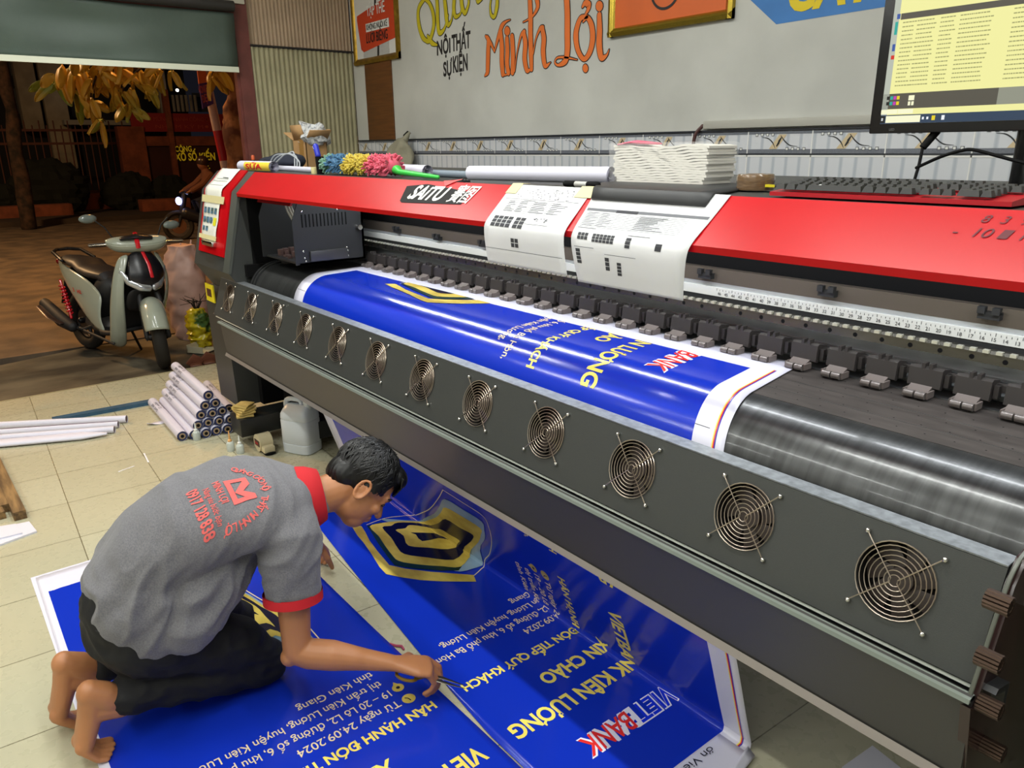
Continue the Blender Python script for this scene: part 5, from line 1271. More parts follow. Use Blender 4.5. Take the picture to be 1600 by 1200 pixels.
# hands
def hand(wr, kd, up, side, curls, thumb, scale=1.0):
    kd = kd.normalized(); up = (up-kd*up.dot(kd)).normalized(); lat = kd.cross(up)*side      # lat points to the thumb
    pc = wr+kd*.050*scale
    k_ = scale
    tube(bm, [wr-kd*.01, wr+kd*.02, pc+kd*.012, wr+kd*.088*k_], [(.025, .019), (.031, .019), (.040*k_, .0175), (.038*k_, .015)], n=16, up=up)
    base = [(.030, .0090, (.043, .027, .021)), (.010, .0093, (.047, .030, .022)), (-.010, .0088, (.043, .028, .021)), (-.028, .0078, (.034, .021, .018))]
    for (l_, r_, segs), cu in zip(base, curls):
        l_ *= k_; r_ *= k_; segs = [q*k_ for q in segs]; p = wr+kd*.086*k_+lat*l_; d = kd.copy(); P = [p-kd*.012, p]; R = [r_*1.1, r_*1.12]; ang = 0
        for sg, c_ in zip(segs, cu):
            ang += c_; d = kd*math.cos(ang)-up*math.sin(ang)+lat*(l_*.6 if ang < .6 else -l_*1.5)
            p = p+d.normalized()*sg; P.append(p); R.append(r_*(.98 if sg > .025 else .86))
        tube(bm, P, R, n=10)
    p = wr+kd*.028+lat*.026; P = [p-lat*.006]; R = [.014]
    for v_, L_, r_ in thumb: L_ *= k_; r_ *= k_; p = p+(kd*v_[0]+lat*v_[1]-up*v_[2]).normalized()*L_; P.append(p); R.append(r_)
    tube(bm, P, R, n=10)
    return wr+kd*.1, lat, up
kdR = V3((.42, .85, -.30))
kR, latR, upR = hand(wrR, kdR, V3((.15, .25, 1)), -1, [(.45, .75, .5), (.6, .85, .55), (.75, .9, .55), (.85, .9, .6)], [((.55, .75, .35), .036, .0125), ((.85, .15, .5), .030, .0105), ((.95, -.2, .35), .022, .0088)], scale=1.15)
hand(wrL, V3((-.55, .55, -.75)), V3((.2, .6, .5)), 1, [(.4, .5, .4), (.45, .5, .4), (.5, .5, .4), (.5, .55, .4)], [((.6, .8, .1), .036, .012), ((.8, .5, .2), .030, .010), ((.9, .2, .2), .022, .0088)])
for v in bm.verts: v.co.z = max(v.co.z, .0085 if v.co.y > .13 else .0012)
bm = remesh(bm, .0036, 3)
for v in bm.verts: v.co.z = max(v.co.z, .0085 if v.co.y > .13 else .0012)
body = ob('body', bm, SK, man, ang=180)
# toe and finger nails, eyes, brows
bm = BM()
for s_ in (1, -1): tube(bm, [H(s_*.018, .094, .0035), H(s_*.030, .0935, .0065), H(s_*.042, .086, .0025)], [.0012, .0022, .0012], n=8)
ob('eyelids', bm, mat('lash_dark', S('1c120e'), .6), man)
bm = BM()
for s_ in (1, -1): tube(bm, [H(s_*.014, .1005, .022), H(s_*.032, .0965, .029), H(s_*.052, .083, .024)], [(.004, .0025), (.0055, .003), (.003, .002)], n=8)
ob('eyebrows', bm, mat('brow_dark', S('15100e'), .8), man)
bm = BM()
for s_ in (1, -1): ell(bm, H(s_*.030, .0885, .002), (.011, .006, .006), HM, 12, 8)
ob('eyes', bm, mat('eye_dark', S('2a1d18'), .2), man)
bm = BM(); tube(bm, [H(-.018, .0985, -.0565), H(0, .102, -.0575), H(.018, .0985, -.0565)], [.0012, .002, .0012], n=8); ob('mouth', bm, mat('mouth_dark', S('6a3028'), .6), man)
# hair
bm = BM()
hell(bm, (0, -.010, .046), (.084, .102, .090), 30, 20); hell(bm, (0, -.060, -.005), (.064, .050, .055)); hell(bm, (0, .058, .088), (.058, .050, .036))
for s_ in (-1, 1): hell(bm, (s_*.070, .018, .010), (.014, .032, .032), 14, 10)
def keep(co):     # hairline
    d = co-HC; r, f_, u = d.dot(HR), d.dot(HF), d.dot(HU)
    if f_ > .060 and u < .060: return False
    if f_ > -.002 and abs(r) > .045 and u < .012-(.0 if f_ > .03 else .012): return False
    if u < -.036-(f_ < -.03)*.010: return False
    return True
bm2 = remesh(bm, .0045, 2)
dead = [f for f in bm2.faces if not keep(f.calc_center_median())]
bmesh.ops.delete(bm2, geom=dead, context='FACES')
for v in bm2.verts: v.co += (v.co-HC).normalized()*(.003*noise.noise(V3(((v.co-HC).dot(HR)*160, (v.co-HC).dot(HF)*22, (v.co-HC).dot(HU)*22))))
HAIR = mat('hair_black', S('0b0a0a'), .42, var=.5, vscale=120, spec=.45)
ob('hair', bm2, HAIR, man, ang=180)
bm = BM(); rh = random.Random(11)
crown = V3((0, -.030, .12))
for k in range(900):
    th = rh.random()*2*math.pi; t_ = rh.random()**.7
    # start near the crown, run down over the skull
    def sp(a, e_): return V3((math.sin(a)*math.sin(e_)*.0855, -.010+math.cos(a)*math.sin(e_)*.1035, .046+math.cos(e_)*.0925))
    e0 = -.25+t_*1.75; L_ = .35+.25*rh.random(); P = []
    for j in range(4):
        q = sp(th+.10*j*math.sin(th*3+k), e0+L_*j/3); q = q*(1+.010+.012*j/3*rh.random()+ (.02 if j == 3 and rh.random() < .3 else 0)); P.append(H(*q))
    if not all(keep(p) for p in P[:-1]): continue
    w_ = .0035+.002*rh.random()
    nrm = (P[1]-HC).normalized(); sd = (P[-1]-P[0]).cross(nrm).normalized()
    vs = []
    for j, p in enumerate(P):
        ww = w_*(1, 1, .8, .15)[j]; vs.append((bm.verts.new(p-sd*ww/2), bm.verts.new(p+nrm*.0014), bm.verts.new(p+sd*ww/2)))
    for A, B in zip(vs, vs[1:]): bm.faces.new((A[0], A[1], B[1], B[0])); bm.faces.new((A[1], A[2], B[2], B[1]))
for k in range(120):          # fringe hanging over the forehead and a tuft at the crown
    r = rh.uniform(-.055, .06); P = [H(r, .080+.01*rh.random()-abs(r)*.25, .095), H(r*1.05, .104-abs(r)*.3, .070), H(r*1.05+rh.uniform(-.006, .006), .106-abs(r)*.35, .040+.012*rh.random())]
    tube(bm, P, [.0022, .002, .0006], n=4)
ob('hair_strands', bm, HAIR, man, ang=180)
# ---- trousers ------------------------------------------------------
bm = BM()
tube(bm, [V3((-2.05, .29, .43)), V3((-2.05, .275, .37)), V3((-2.05, .27, .30)), V3((-2.05, .29, .24))], [(.140, .095), (.160, .108), (.165, .112), (.14, .09)], n=24, up=V3((0, 1, 0)))
for hip, kn, an, s_ in ((hipR, knR, anR, 1), (hipL, knL, anL, -1)):
    h2 = hip+V3((0, .0, -.03))
    tube(bm, [h2, h2.lerp(kn, .35)+V3((0, .01, .015)), h2.lerp(kn, .75)+V3((0, .02, .025)), kn+V3((0, -.005, .008))], [.098, .093, .080, .066], n=18)
    ell(bm, kn+V3((0, .012, -.005)), (.062, .062, .068))
    cuff = an.lerp(kn, .10)
    tube(bm, [kn+V3((0, -.01, -.008)), kn.lerp(cuff, .4)+V3((0, 0, .0)), kn.lerp(cuff, .8), cuff], [.062, .066, .056, .052], n=18)
for v in bm.verts: v.co.z = max(v.co.z, .009)
bm = remesh(bm, .0065, 3)
bm.normal_update()
for v in bm.verts:
    q = v.co; w_ = abs(noise.noise(V3((q.x*10, q.y*16+q.z*9, q.z*20))))
    v.co += v.normal*(.010*(.3-w_)*1.6)
for v in bm.verts: v.co.z = max(v.co.z, .0075)
tr_ = ob('trousers', bm, TROU, man, ang=180)
tb_ = bmesh.new(); tb_.from_mesh(tr_.data); tv_ = BVHTree.FromBMesh(tb_); tb_.free()
L_ = [tv_.ray_cast(EYE, ray(x, y))[0] for x, y in ((150, 985), (163, 992), (178, 995), (192, 993), (204, 985))]
L_ = [p for p in L_ if p is not None]
if len(L_) > 2:
    bm = BM(); tube(bm, L_, .0022, n=6); ob('pocket_seam', bm, mat('seam_black', S('202024'), .8), tr_)
# ---- polo shirt ----------------------------------------------------
bm = BM()
sp_ = [V3((-2.045, .305, .385)), V3((-2.04, .325, .45)), V3((-2.02, .375, .52)), V3((-1.99, .455, .58)), V3((-1.965, .55, .61)), V3((-1.945, .64, .605)), V3((-1.935, .715, .590)), V3((-1.93, .76, .575))]
rd_ = [(.180, .124), (.174, .124), (.167, .120), (.174, .118), (.187, .112), (.186, .098), (.138, .080), (.080, .066)]
tube(bm, sp_, rd_, n=30, up=V3((0, -.6, .8)))
# loose front and side cloth hanging to the hem over the thigh
tube(bm, [V3((-1.98, .56, .52)), V3((-1.975, .44, .42)), V3((-1.985, .395, .37)), V3((-1.985, .385, .345))], [(.13, .09), (.16, .115), (.175, .12), (.172, .115)], n=24, up=V3((0, 1, .4)))
tube(bm, [V3((-2.03, .32, .44)), V3((-2.03, .305, .38)), V3((-2.03, .31, .335))], [(.178, .122), (.182, .124), (.180, .118)], n=24, up=V3((0, 1, 0)))
# sleeves
sE = shR.lerp(elR, .52)
tube(bm, [V3((-1.93, .66, .575)), V3((-1.865, .665, .565)), shR+V3((.0, 0, -.005)), shR.lerp(elR, .3), sE], [.088, .088, .084, .076, .074], n=22, rnd=False)
sL = shL.lerp(elL, .5)
tube(bm, [V3((-2.0, .68, .575)), shL, shL.lerp(elL, .3), sL], [.085, .080, .072, .070], n=20, rnd=False)
bm = remesh(bm, .0062, 4)
bm.normal_update()
sEx = shR.lerp(elR, .52); sLx = shL.lerp(elL, .5)
for v in bm.verts:
    q = v.co; lo = max(0, min(1, (.60-q.z)/.22))*max(.12, min(1, (q.z-.33)/.09))
    kk = min(1, max(0, ((q-sEx).length-.085)/.06), ) if q.x > -1.9 else min(1, max(0, ((q-sLx).length-.08)/.06))
    lo *= kk
    # folds: diagonal drag lines from the armpit to the hem
    d_ = (q.y*.75+q.z*.9); e_ = (q.y*.8-q.z*.6)
    w1 = noise.noise(V3((q.x*4, d_*7+2, e_*26))); w2 = noise.noise(V3((q.x*9, q.y*11, q.z*11+4)))
    ridge = (1-abs(w1)*2.6)
    v.co += v.normal*(.026*lo*max(-.5, ridge)*.8+.004*max(-.4, 1-abs(noise.noise(V3((q.x*5, e_*20, d_*5))))*3)*(1-lo*.5)+.005*w2*kk+.0025*noise.noise(q*34)*lo)
    v.co.z = max(v.co.z, .06)
me_bvh = BVHTree.FromBMesh(bm)
shirt = ob('polo_shirt', bm, SHIRT, man, ang=180)
def ringband(c, ax, r1, w_, m, nm, par, n=36, rz=None):
    ax = ax.normalized(); b_ = BM(); tube(b_, [c-ax*w_/2, c+ax*w_/2], [r1, r1], n=n, rnd=False, cap=False); tube(b_, [c-ax*w_/2, c+ax*w_/2], [r1-.004, r1-.004], n=n, rnd=False, cap=False)
    tube(b_, [c-ax*w_/2+ax*w_*1.0, c+ax*w_/2+ax*.0005], [r1, r1-.004], n=n, rnd=False, cap=False); return ob(nm, b_, m, par, ang=60)
ringband(sE+(elR-shR).normalized()*-.004, elR-shR, .0800, .026, REDC, 'sleeve_band', shirt)
ringband(sL+(elL-shL).normalized()*-.004, elL-shL, .0765, .026, REDC, 'sleeve_band', shirt)
# collar: folded band round the neck
na = (H(0, -.03, -.05)-neckB).normalized(); side = HR-na*HR.dot(na); side.normalize(); fr = na.cross(side)
bm = BM(); NN = 40; rings = []
for j, (rr, h_) in enumerate(((.084, -.006), (.098, -.022), (.092, .006), (.076, .040), (.071, .042), (.078, .010))):
    rings.append([bm.verts.new(neckB+na*(h_-.004*math.cos(a))+side*rr*math.cos(a)+fr*rr*1.0*math.sin(a)+V3((0, 0, 0))) for a in [2*math.pi*k/NN for k in range(NN)]])
for A, B in zip(rings, rings[1:]):
    for k in range(NN): bm.faces.new((A[k], A[(k+1) % NN], B[(k+1) % NN], B[k]))
ob('collar', bm, REDC, shirt, ang=60)
# print on the back, laid onto the cloth
PRN = mat('print_coral', S('d8605c'), .8)
O_ = PX(372, 772, -1.98)          # centre of the emblem
hit = me_bvh.ray_cast(EYE, ray(372, 765)); O_ = hit[0]
nB = (hit[1] if hit[1].dot(EYE-hit[0]) > 0 else -hit[1]).normalized()
def on_shirt(px, py):
    h = me_bvh.ray_cast(EYE, ray(px, py)); return h[0] if h[0] is not None else None
# reading direction runs towards the right sleeve (down the picture), letter tops face the collar
a_ = on_shirt(330, 778); b_ = on_shirt(352, 845)
Ux = (b_-a_).normalized() if a_ and b_ else V3((1, 0, -.3)); Ux = (Ux-nB*Ux.dot(nB)).normalized(); Vx = nB.cross(Ux)
if Vx.dot(V3((0, 1, 0))) < 0: Vx = -Vx
def backprint(nm, items):
    bm = BM()
    for t, (cx_, cy_) in items:
        bmesh.ops.triangulate(t, faces=t.faces[:])
        for _ in range(2):
            ee = [e for e in t.edges if e.calc_length() > .012]
            if ee: bmesh.ops.subdivide_edges(t, edges=ee, cuts=1)
        def fn(x, y):
            p = O_+Ux*(x+cx_)+Vx*(y+cy_)+nB*.25
            h = me_bvh.ray_cast(p, -nB)
            return (h[0]+nB*.0022) if h[0] is not None else p-nB*.25
        place(bm, t, (0, 0, 0), (0, 0, 0), (0, 0, 0), fn=fn)
    ob(nm, bm, PRN, shirt, ang=180)
w1_ = (on_shirt(352, 850)-on_shirt(316, 757)).length if on_shirt(316, 757) and on_shirt(352, 850) else .2
L0 = on_shirt(316, 757); L1 = on_shirt(336, 826)
def loc2(p): d = p-O_; return d.dot(Ux), d.dot(Vx)
T1_ = loc2(on_shirt(318, 752)); T2_ = loc2(on_shirt(335, 828)); T3_ = loc2(on_shirt(338, 745)); T5_ = loc2(on_shirt(352, 738)); T6_ = loc2(on_shirt(362, 788))
wn = T2_[0]-T1_[0]
backprint('shirt_phone_number', [(fit_text('0917 128 838', wn*1.02, .027, bold=.03), (T1_[0]+.01, -.112))])
backprint('shirt_slogan', [(fit_text('Nâng niu bước bạn', wn*.80, .015, bold=.008, shear=.4), (T1_[0]+.03, -.077))])
backprint('shirt_maker_name', [(fit_text('MINH LỢI', wn*.52, .018, bold=.02), (T1_[0]+.025, -.052))])
e0 = 0.0
sq = [(-.036, -.028), (-.036, .042), (-.022, .042), (-.022, -.014), (.030, -.014), (.030, .042), (.044, .042), (.044, -.028)]
def pm(L): return poly_tri(L)
backprint('shirt_emblem', [(pm([(-.040, -.026), (-.040, .034), (-.026, .034), (-.026, -.012), (.044, -.012), (.044, -.026)]), (0, 0)), (pm([(-.026, .034), (-.010, .034), (.010, .010), (.028, .034), (.044, .034), (.044, .020), (.010, -.016+.004), (-.026, .020)]), (0, 0)), (pm([(.030, -.012), (.044, -.012), (.044, .020), (.030, .030)]), (.0, 0))])
items = []
word = 'QUẢNG CÁO NỘI THẤT MINH LỢI'
for i, ch in enumerate(word):
    if ch == ' ': continue
    a = math.radians(150-170*i/(len(word)-1)); R2 = .088
    t = fit_text(ch, None if ch not in 'Í' else None, .018, bold=.015)
    for v in t.verts:
        x, y = v.co.x-.005, v.co.y; v.co = V3((R2*math.cos(a)+x*math.sin(a)+y*math.cos(a), R2*math.sin(a)-x*math.cos(a)+y*math.sin(a)-.03, 0))
    items.append((t, (.0, 0)))
backprint('shirt_arc_lettering', items)
# ---- scissors held in the right hand ---------------------------------
sz_ = thing('scissors', 'scissors with dark yellow handles held in the right hand over the banner edge', 'scissors', kR-V3((0, 0, .05)))
d_ = V3((.66, .68, -.24)).normalized(); tip = wrR+kdR.normalized()*.086+V3((0, .0, -.028))
bm = BM(); 
for s_ in (-1, 1):
    l_ = d_.cross(V3((0, 0, 1))).normalized()
    tube(bm, [tip+l_*s_*.004, tip+d_*.06+l_*s_*.008, tip+d_*.125+l_*s_*.006+V3((0, 0, -.004))], [(.0075, .0016), (.006, .0014), (.001, .0006)], n=8, up=V3((0, 0, 1)))
ob('blades', bm, mat('blade_steel', S('6a665c'), .3, metal=.9), sz_)
for s_ in (-1, 1):
    bm = BM(); l_ = d_.cross(V3((0, 0, 1))).normalized(); c = tip-d_*.045+l_*s_*.022
    tube(bm, [c+d_*.030*math.cos(a)+l_*.018*math.sin(a) for a in [2*math.pi*k/18 for k in range(18)]], .0048, n=8, up=V3((0, 0, 1)), closed=True); tube(bm, [c+d_*.028, tip+d_*.01], [.006, .005], n=8); ob('handle_loop', bm, mat('handle_ochre', S('8a6a1c'), .4), sz_)
# ================================================================== THE STREET
SZ = -0.03
ASP = mat('asphalt', S('6a5a48'), .85, col2=S('4a4036'), vscale=3, bump=.25, bscale=90, detail=8)
bm = BM(); box(bm, (-60, -30, -0.45), (-7.2, 40, -0.055)); struct('road', bm, ASP)
PAVE = mat('pavement', S('5f5848'), .7, col2=S('221e17'), vscale=2.6, bump=.3, bscale=20, detail=9, stretch=(1, .55, 1), thr=(.38, .6))
bm = BM(); pts = [(GX, -8), (-6.6, -8)]
for i in range(40):
    y = -8+i*.6; pts.append((-6.85-.10*max(0, y)-.28*noise.noise(Vector((y*1.3, 2, 0)))-.16*noise.noise(Vector((y*4.1, 7, 0))), y))
pts += [(GX-3.6, 16), (GX, 16)]
prism(bm, pts, -0.30, SZ, 'Z'); struct('pavement', bm, PAVE)
bm = BM(); box(bm, (GX-.002, -3.0, -.12), (GX+.02, 2.1, .001)); struct('trim_4', bm, mat('threshold', S('9c9678'), .4))
bm = BM(); box(bm, (-60, -30, -0.06), (-20.3, 40, .06)); struct('far_pavement', bm, mat('far_pave', S('40342a'), .9, var=.3, vscale=2))
# kerb blocks
KB = mat('kerb_orange', S('8a4a30'), .85, var=.4, vscale=5)
def fx(x, y, X): return PX(x, y, X)
for (xa, xb, yt, yb, X, lab) in ((-60, 117, 318, 340, -21.5, 'long orange-lit low kerb wall at the left across the road'), (224, 300, 309, 330, -21.2, 'short low kerb wall across the road behind the passing motorbike'), (118, 182, 300, 316, -23.0, 'low brick planter edge across the road beyond the kerb walls')):
    a = fx(xa, yb, X); b_ = fx(xb, yb, X); t_ = fx(xb, yt, X)
    bm = BM(); box(bm, (X-.45, a.y, .0), (X, b_.y, max(.22, t_.z)), bev=.03); tag(ob('kerb_wall', bm, KB), lab, 'kerb')
# far building with columns and windows
XB_ = -27.0
bld = thing('far_building', 'dark building with pale columns behind the fence across the road', 'building', (XB_, -2, 0))
bm = BM(); box(bm, (XB_-4, -24, 0), (XB_, 8.0, 9)); ob('wall', bm, mat('far_wall', S('26282c'), .9, var=.3, vscale=.6), bld)
COLM = mat('far_column', S('b4ab94'), .8, var=.3, vscale=2)
for (xt, yt, xb, yb, wpx) in ((42, 133, 50, 182, 17), (80, 120, 100, 242, 20), (250, 110, 256, 175, 9)):
    a = fx(xt, yt, XB_+.5); b_ = fx(xb, yb, XB_+.5); w_ = wpx/1178*28*.62
    bm = BM(); box(bm, (XB_+.1, (a.y+b_.y)/2-w_, b_.z-.4), (XB_+.6, (a.y+b_.y)/2+w_, max(a.z, b_.z)+1.6), bev=.04); ob('column', bm, COLM, bld)
for (x0, y0, x1, y1) in ((8, 138, 34, 178), (56, 138, 74, 176), (106, 140, 150, 184), (0, 60, 60, 120), (300, 145, 330, 175)):
    a = fx(x0, y0, XB_+.02); b_ = fx(x1, y1, XB_+.02); bm = BM(); box(bm, (XB_-.02, a.y, b_.z), (XB_+.04, b_.y, a.z)); f_ = ob('window', bm, mat('far_frame', S('3c4248'), .6), bld)
    bm = BM(); box(bm, (XB_+.03, a.y+.12, b_.z+.12), (XB_+.05, b_.y-.12, a.z-.12)); ob('pane', bm, mat('far_glass', S('14202a'), .1), f_)
a = fx(100, 187, XB_+1.0); b_ = fx(140, 195, XB_+1.0); bm = BM(); box(bm, (XB_, a.y, b_.z), (XB_+1.0, b_.y+1.6, a.z)); ob('ledge', bm, mat('far_ledge', S('a4a49a'), .8), bld)
bm = BM()
for k in range(6):
    a = fx(272+k*7, 148, XB_+.5); b_ = fx(272+k*7, 174, XB_+.5); cyl(bm, (XB_+.3, a.y, b_.z), (XB_+.3, a.y, a.z), .05, n=8)
ob('balusters', bm, COLM, bld)
def glow(x, y, X, r, name, lab):
    p = fx(x, y, X); bm = BM(); ell(bm, p, (r, r, r), seg=12, rings=8); tag(ob(name, bm, mat('lamp_glow', (1, 1, 1), .5, emit=(1, .95, .85), estr=6)), lab, 'lamp')
glow(102, 140, XB_+1.2, .04, 'wall_lamp', 'tiny bright lamp on the dark building behind the orange leaves')
glow(277, 141, XB_+1.2, .045, 'wall_lamp', 'small white lamp on far building left of the purple street sign')
# iron fence with pickets, and its dark gate panel
XF = -23.6
fe = thing('iron_fence', 'rusty iron picket fence across the road in front of dark building', 'fence', (XF, -3, 0))
bm = BM(); yA = fx(-40, 230, XF).y; yB = fx(196, 230, XF).y; zt = fx(100, 196, XF).z
n = int((yB-yA)/.16)
for k in range(n+1):
    y = yA+(yB-yA)*k/n; cyl(bm, (XF, y, .3), (XF, y, zt+.12*(k % 2)), .018, n=5)
ob('pickets', bm, mat('iron_rust', S('5a3226'), .7), fe)['kind'] = 'stuff'
bm = BM()
for z in (zt-.12, zt-.45, .5): box(bm, (XF-.02, yA, z-.03), (XF+.02, yB, z+.03))
ob('rails', bm, mat('iron_rust', S('5a3226'), .7), fe)
bm = BM(); box(bm, (XF-.15, yA, 0), (XF+.15, yB, .38)); ob('plinth', bm, KB, fe)
# red brick pier + maroon boundary wall with the slogan banner and lottery sign
XR_ = -23.0
bw = thing('boundary_wall', 'dark red boundary wall carrying a red banner and yellow letters across the road', 'wall', (XR_, 4, 0))
a = fx(203, 213, XR_); b_ = fx(420, 213, XR_); bm = BM(); box(bm, (XR_-.2, a.y, 0), (XR_, b_.y+3, a.z)); ob('wall_body', bm, mat('wall_maroon', S('3e1a16'), .85, var=.3, vscale=2), bw)
bm = BM(); box(bm, (XR_-.25, a.y-.1, a.z-.25), (XR_+.06, b_.y+3, a.z)); box(bm, (XR_-.25, a.y-.3, 0), (XR_+.1, a.y+.35, a.z+.25)); box(bm, (XR_-.1, fx(262, 213, XR_).y, 0), (XR_+.12, fx(270, 213, XR_).y, a.z+1.2)); ob('coping', bm, KB, bw)
a = fx(202, 176, XR_+.02); b_ = fx(352, 206, XR_+.02); bm = BM(); box(bm, (XR_-.02, a.y, b_.z), (XR_+.04, b_.y, a.z)); bn = ob('red_banner', bm, mat('banner_darkred', S('8a1a18'), .7), bw)
bm = BM(); t = fit_text('CHÀO MỪNG THÀNH CÔNG ĐẠI HỘI', (b_.y-a.y)*.92, (a.z-b_.z)*.22); place(bm, t, (XR_+.05, a.y+.15, b_.z+(a.z-b_.z)*.58), (0, 1, 0), (0, 0, 1)); t = fit_text('NHIỆM KỲ MỚI', (b_.y-a.y)*.6, (a.z-b_.z)*.2); place(bm, t, (XR_+.05, a.y+.6, b_.z+(a.z-b_.z)*.18), (0, 1, 0), (0, 0, 1)); ob('banner_lettering', bm, mat('banner_letter', S('a8402c'), .7), bn, ang=5)
bm = BM(); yl = mat('sign_yellow', S('f2d428'), .5, emit=S('f2d428'), estr=.10)
p = fx(274, 251, XR_+.08); q = fx(337, 251, XR_+.08); t = fit_text('XỔ SỐ KIẾN', q.y-p.y, .20, bold=.03); place(bm, t, (XR_+.08, p.y, p.z), (0, 1, 0), (0, 0, 1))
p = fx(274, 237, XR_+.08); q = fx(300, 237, XR_+.08); t = fit_text('CÔNG', q.y-p.y, .15, bold=.02); place(bm, t, (XR_+.08, p.y, p.z), (0, 1, 0), (0, 0, 1)); 
p = fx(323, 265, XR_+.08); t = fit_text('∴', None, .14, bold=.02); place(bm, t, (XR_+.08, p.y, p.z), (0, 1, 0), (0, 0, 1)); ob('yellow_sign_letters', bm, yl, bw, ang=5)
# clipped dark shrubs
for (x, y, w_, X, lab) in ((75, 285, 46, -22.5, 'large dark rounded shrub across the road left of centre'), (196, 272, 34, -22.3, 'dark ball-shaped shrub at the end of the fence'), (0, 285, 26, -22.4, 'dark shrub at the far left edge across the road'), (262, 292, 30, -22.4, 'low dark shrub beneath the yellow sign letters')):
    p = fx(x, y, X); r_ = w_/1178*23
    bm = BM(); ell(bm, (X, p.y, r_*.72), (r_*.5, r_*1.0, r_*.8), seg=32, rings=20)
    for v in bm.verts: v.co += (v.co-Vector((X, p.y, r_*.7))).normalized()*(.12*noise.noise(v.co*5)+.05*noise.noise(v.co*17)); v.co.z = max(v.co.z, .02)
    sh = thing('clipped_shrub', lab, 'shrub', (X, p.y, 0)); ob('foliage', bm, mat('shrub_dark', S('10160e'), .9, var=.4, vscale=9), sh, ang=10)
# tree trunk at far left and the trunk by the pole
BARK = mat('bark_dark', S('4a3426'), .9, col2=S('1c140e'), vscale=7, bump=.5, bscale=14)
def trunk(name, lab, pts, rads, m, cat='tree'):
    bm = BM(); tube(bm, smoothline(pts, 5), [rads[min(len(rads)-1, int(i/5))] for i in range((len(pts)-1)*5+1)], n=18)
    for v in bm.verts: v.co += Vector((noise.noise(v.co*3), noise.noise(v.co*3+Vector((4, 0, 0))), 0))*rads[0]*.35
    return ob(name, bm, m, None, ang=60)
X = -19.5; a = fx(8, 120, X); b_ = fx(38, 320, X)
t = thing('street_tree', 'slim dark tree trunk across the road at the left', 'tree', (X, b_.y, 0)); o = trunk('trunk', '', [Vector((X, b_.y, 0)), Vector((X, (a.y+b_.y)/2, a.z*.5)), Vector((X, a.y, a.z)), Vector((X, a.y-.2, a.z+2))], [.16, .13, .12, .1], BARK); o.parent = t; o.matrix_parent_inverse = t.matrix_basis.inverted()
# near tree with peeling bark at the right of the opening
X = -7.7
t = thing('near_tree', 'tree with peeling orange-lit bark and long leaves hanging over the pavement', 'tree', (X, fx(372, 262, X).y, SZ))
PB = mat('bark_peeling', S('96603c'), .85, col2=S('5a2c1a'), vscale=6, bump=.6, bscale=18, thr=(.42, .55))
pA = fx(375, 262, X); pB = fx(372, 190, X); pC = fx(362, 130, X); pD = fx(345, 60, X)
bm = BM(); L_ = [Vector((X, pA.y+.06, SZ)), Vector((X, pA.y+.0, .7)), pA, pB, pC, pD, pD+Vector((0, -.4, .8))]
tube(bm, smoothline(L_, 5), [(.14, .14)]*10+[(.12, .12)]*6+[(.10, .10)]*15, n=22)
for v in bm.verts: v.co += Vector((noise.noise(v.co*4), noise.noise(v.co*4+Vector((4, 0, 0))), 0))*.10+Vector((noise.noise(v.co*13), noise.noise(v.co*13+Vector((4, 0, 0))), 0))*.03
o = ob('trunk', bm, PB, t, ang=60)
bm = BM(); e = [fx(378, 185, X+.14), fx(384, 225, X+.14), fx(388, 262, X+.14)]; tube(bm, e, [(.035, .02)]*3, n=8); ob('bare_strip', bm, mat('bark_grey', S('6c6a58'), .9), t)
bm = BM()
brs = []
def br(px, rads, X0_=-7.4):
    P = [fx(x, y, X0_-.12*i) for i, (x, y) in enumerate(px)]; tube(bm, smoothline(P, 4), [rads[0]+(rads[1]-rads[0])*i/((len(P)-1)*4) for i in range((len(P)-1)*4+1)], n=8); brs.append(P)
br([(350, 75), (290, 88), (225, 103), (170, 118), (120, 128), (85, 140)], (.022, .006))
br([(225, 103), (205, 120), (192, 140), (200, 165)], (.010, .004)); br([(150, 120), (142, 150), (150, 172), (165, 190)], (.009, .004)); br([(290, 88), (262, 105), (240, 118)], (.008, .004)); br([(350, 75), (335, 105), (330, 122)], (.008, .004))
ob('branches', bm, BARK, t, ang=60)
bm = BM(); rl = random.Random(21)
def leaf(p, d, L_, w_, roll_):
    d = d.normalized(); s_ = d.cross(Vector((math.cos(roll_), math.sin(roll_)*.6, .5))).normalized(); nn = d.cross(s_)
    prof = [(0, .06), (.08, .40), (.25, .85), (.5, 1), (.75, .9), (.9, .58), (.97, .28), (1, .02)]
    rows_ = []
    for f_, ww in prof:
        c = p+d*L_*f_-Vector((0, 0, 1))*L_*.25*f_*f_; rows_.append([bm.verts.new(c-s_*w_*ww*.5+nn*.01), bm.verts.new(c-nn*.012), bm.verts.new(c+s_*w_*ww*.5+nn*.01)])
    for A, B in zip(rows_, rows_[1:]):
        for k in range(2): bm.faces.new((A[k], A[k+1], B[k+1], B[k]))
clusters = [(85, 122, 9), (105, 108, 9), (128, 112, 10), (118, 145, 7), (150, 118, 9), (165, 108, 8), (178, 130, 7), (140, 160, 7), (160, 185, 5), (185, 150, 8), (200, 165, 8), (205, 135, 8), (222, 125, 8), (240, 112, 7), (262, 108, 6), (190, 105, 8), (330, 118, 7), (345, 105, 6), (98, 128, 6), (215, 108, 7), (150, 95, 8), (120, 92, 8), (180, 92, 8), (240, 95, 6)]
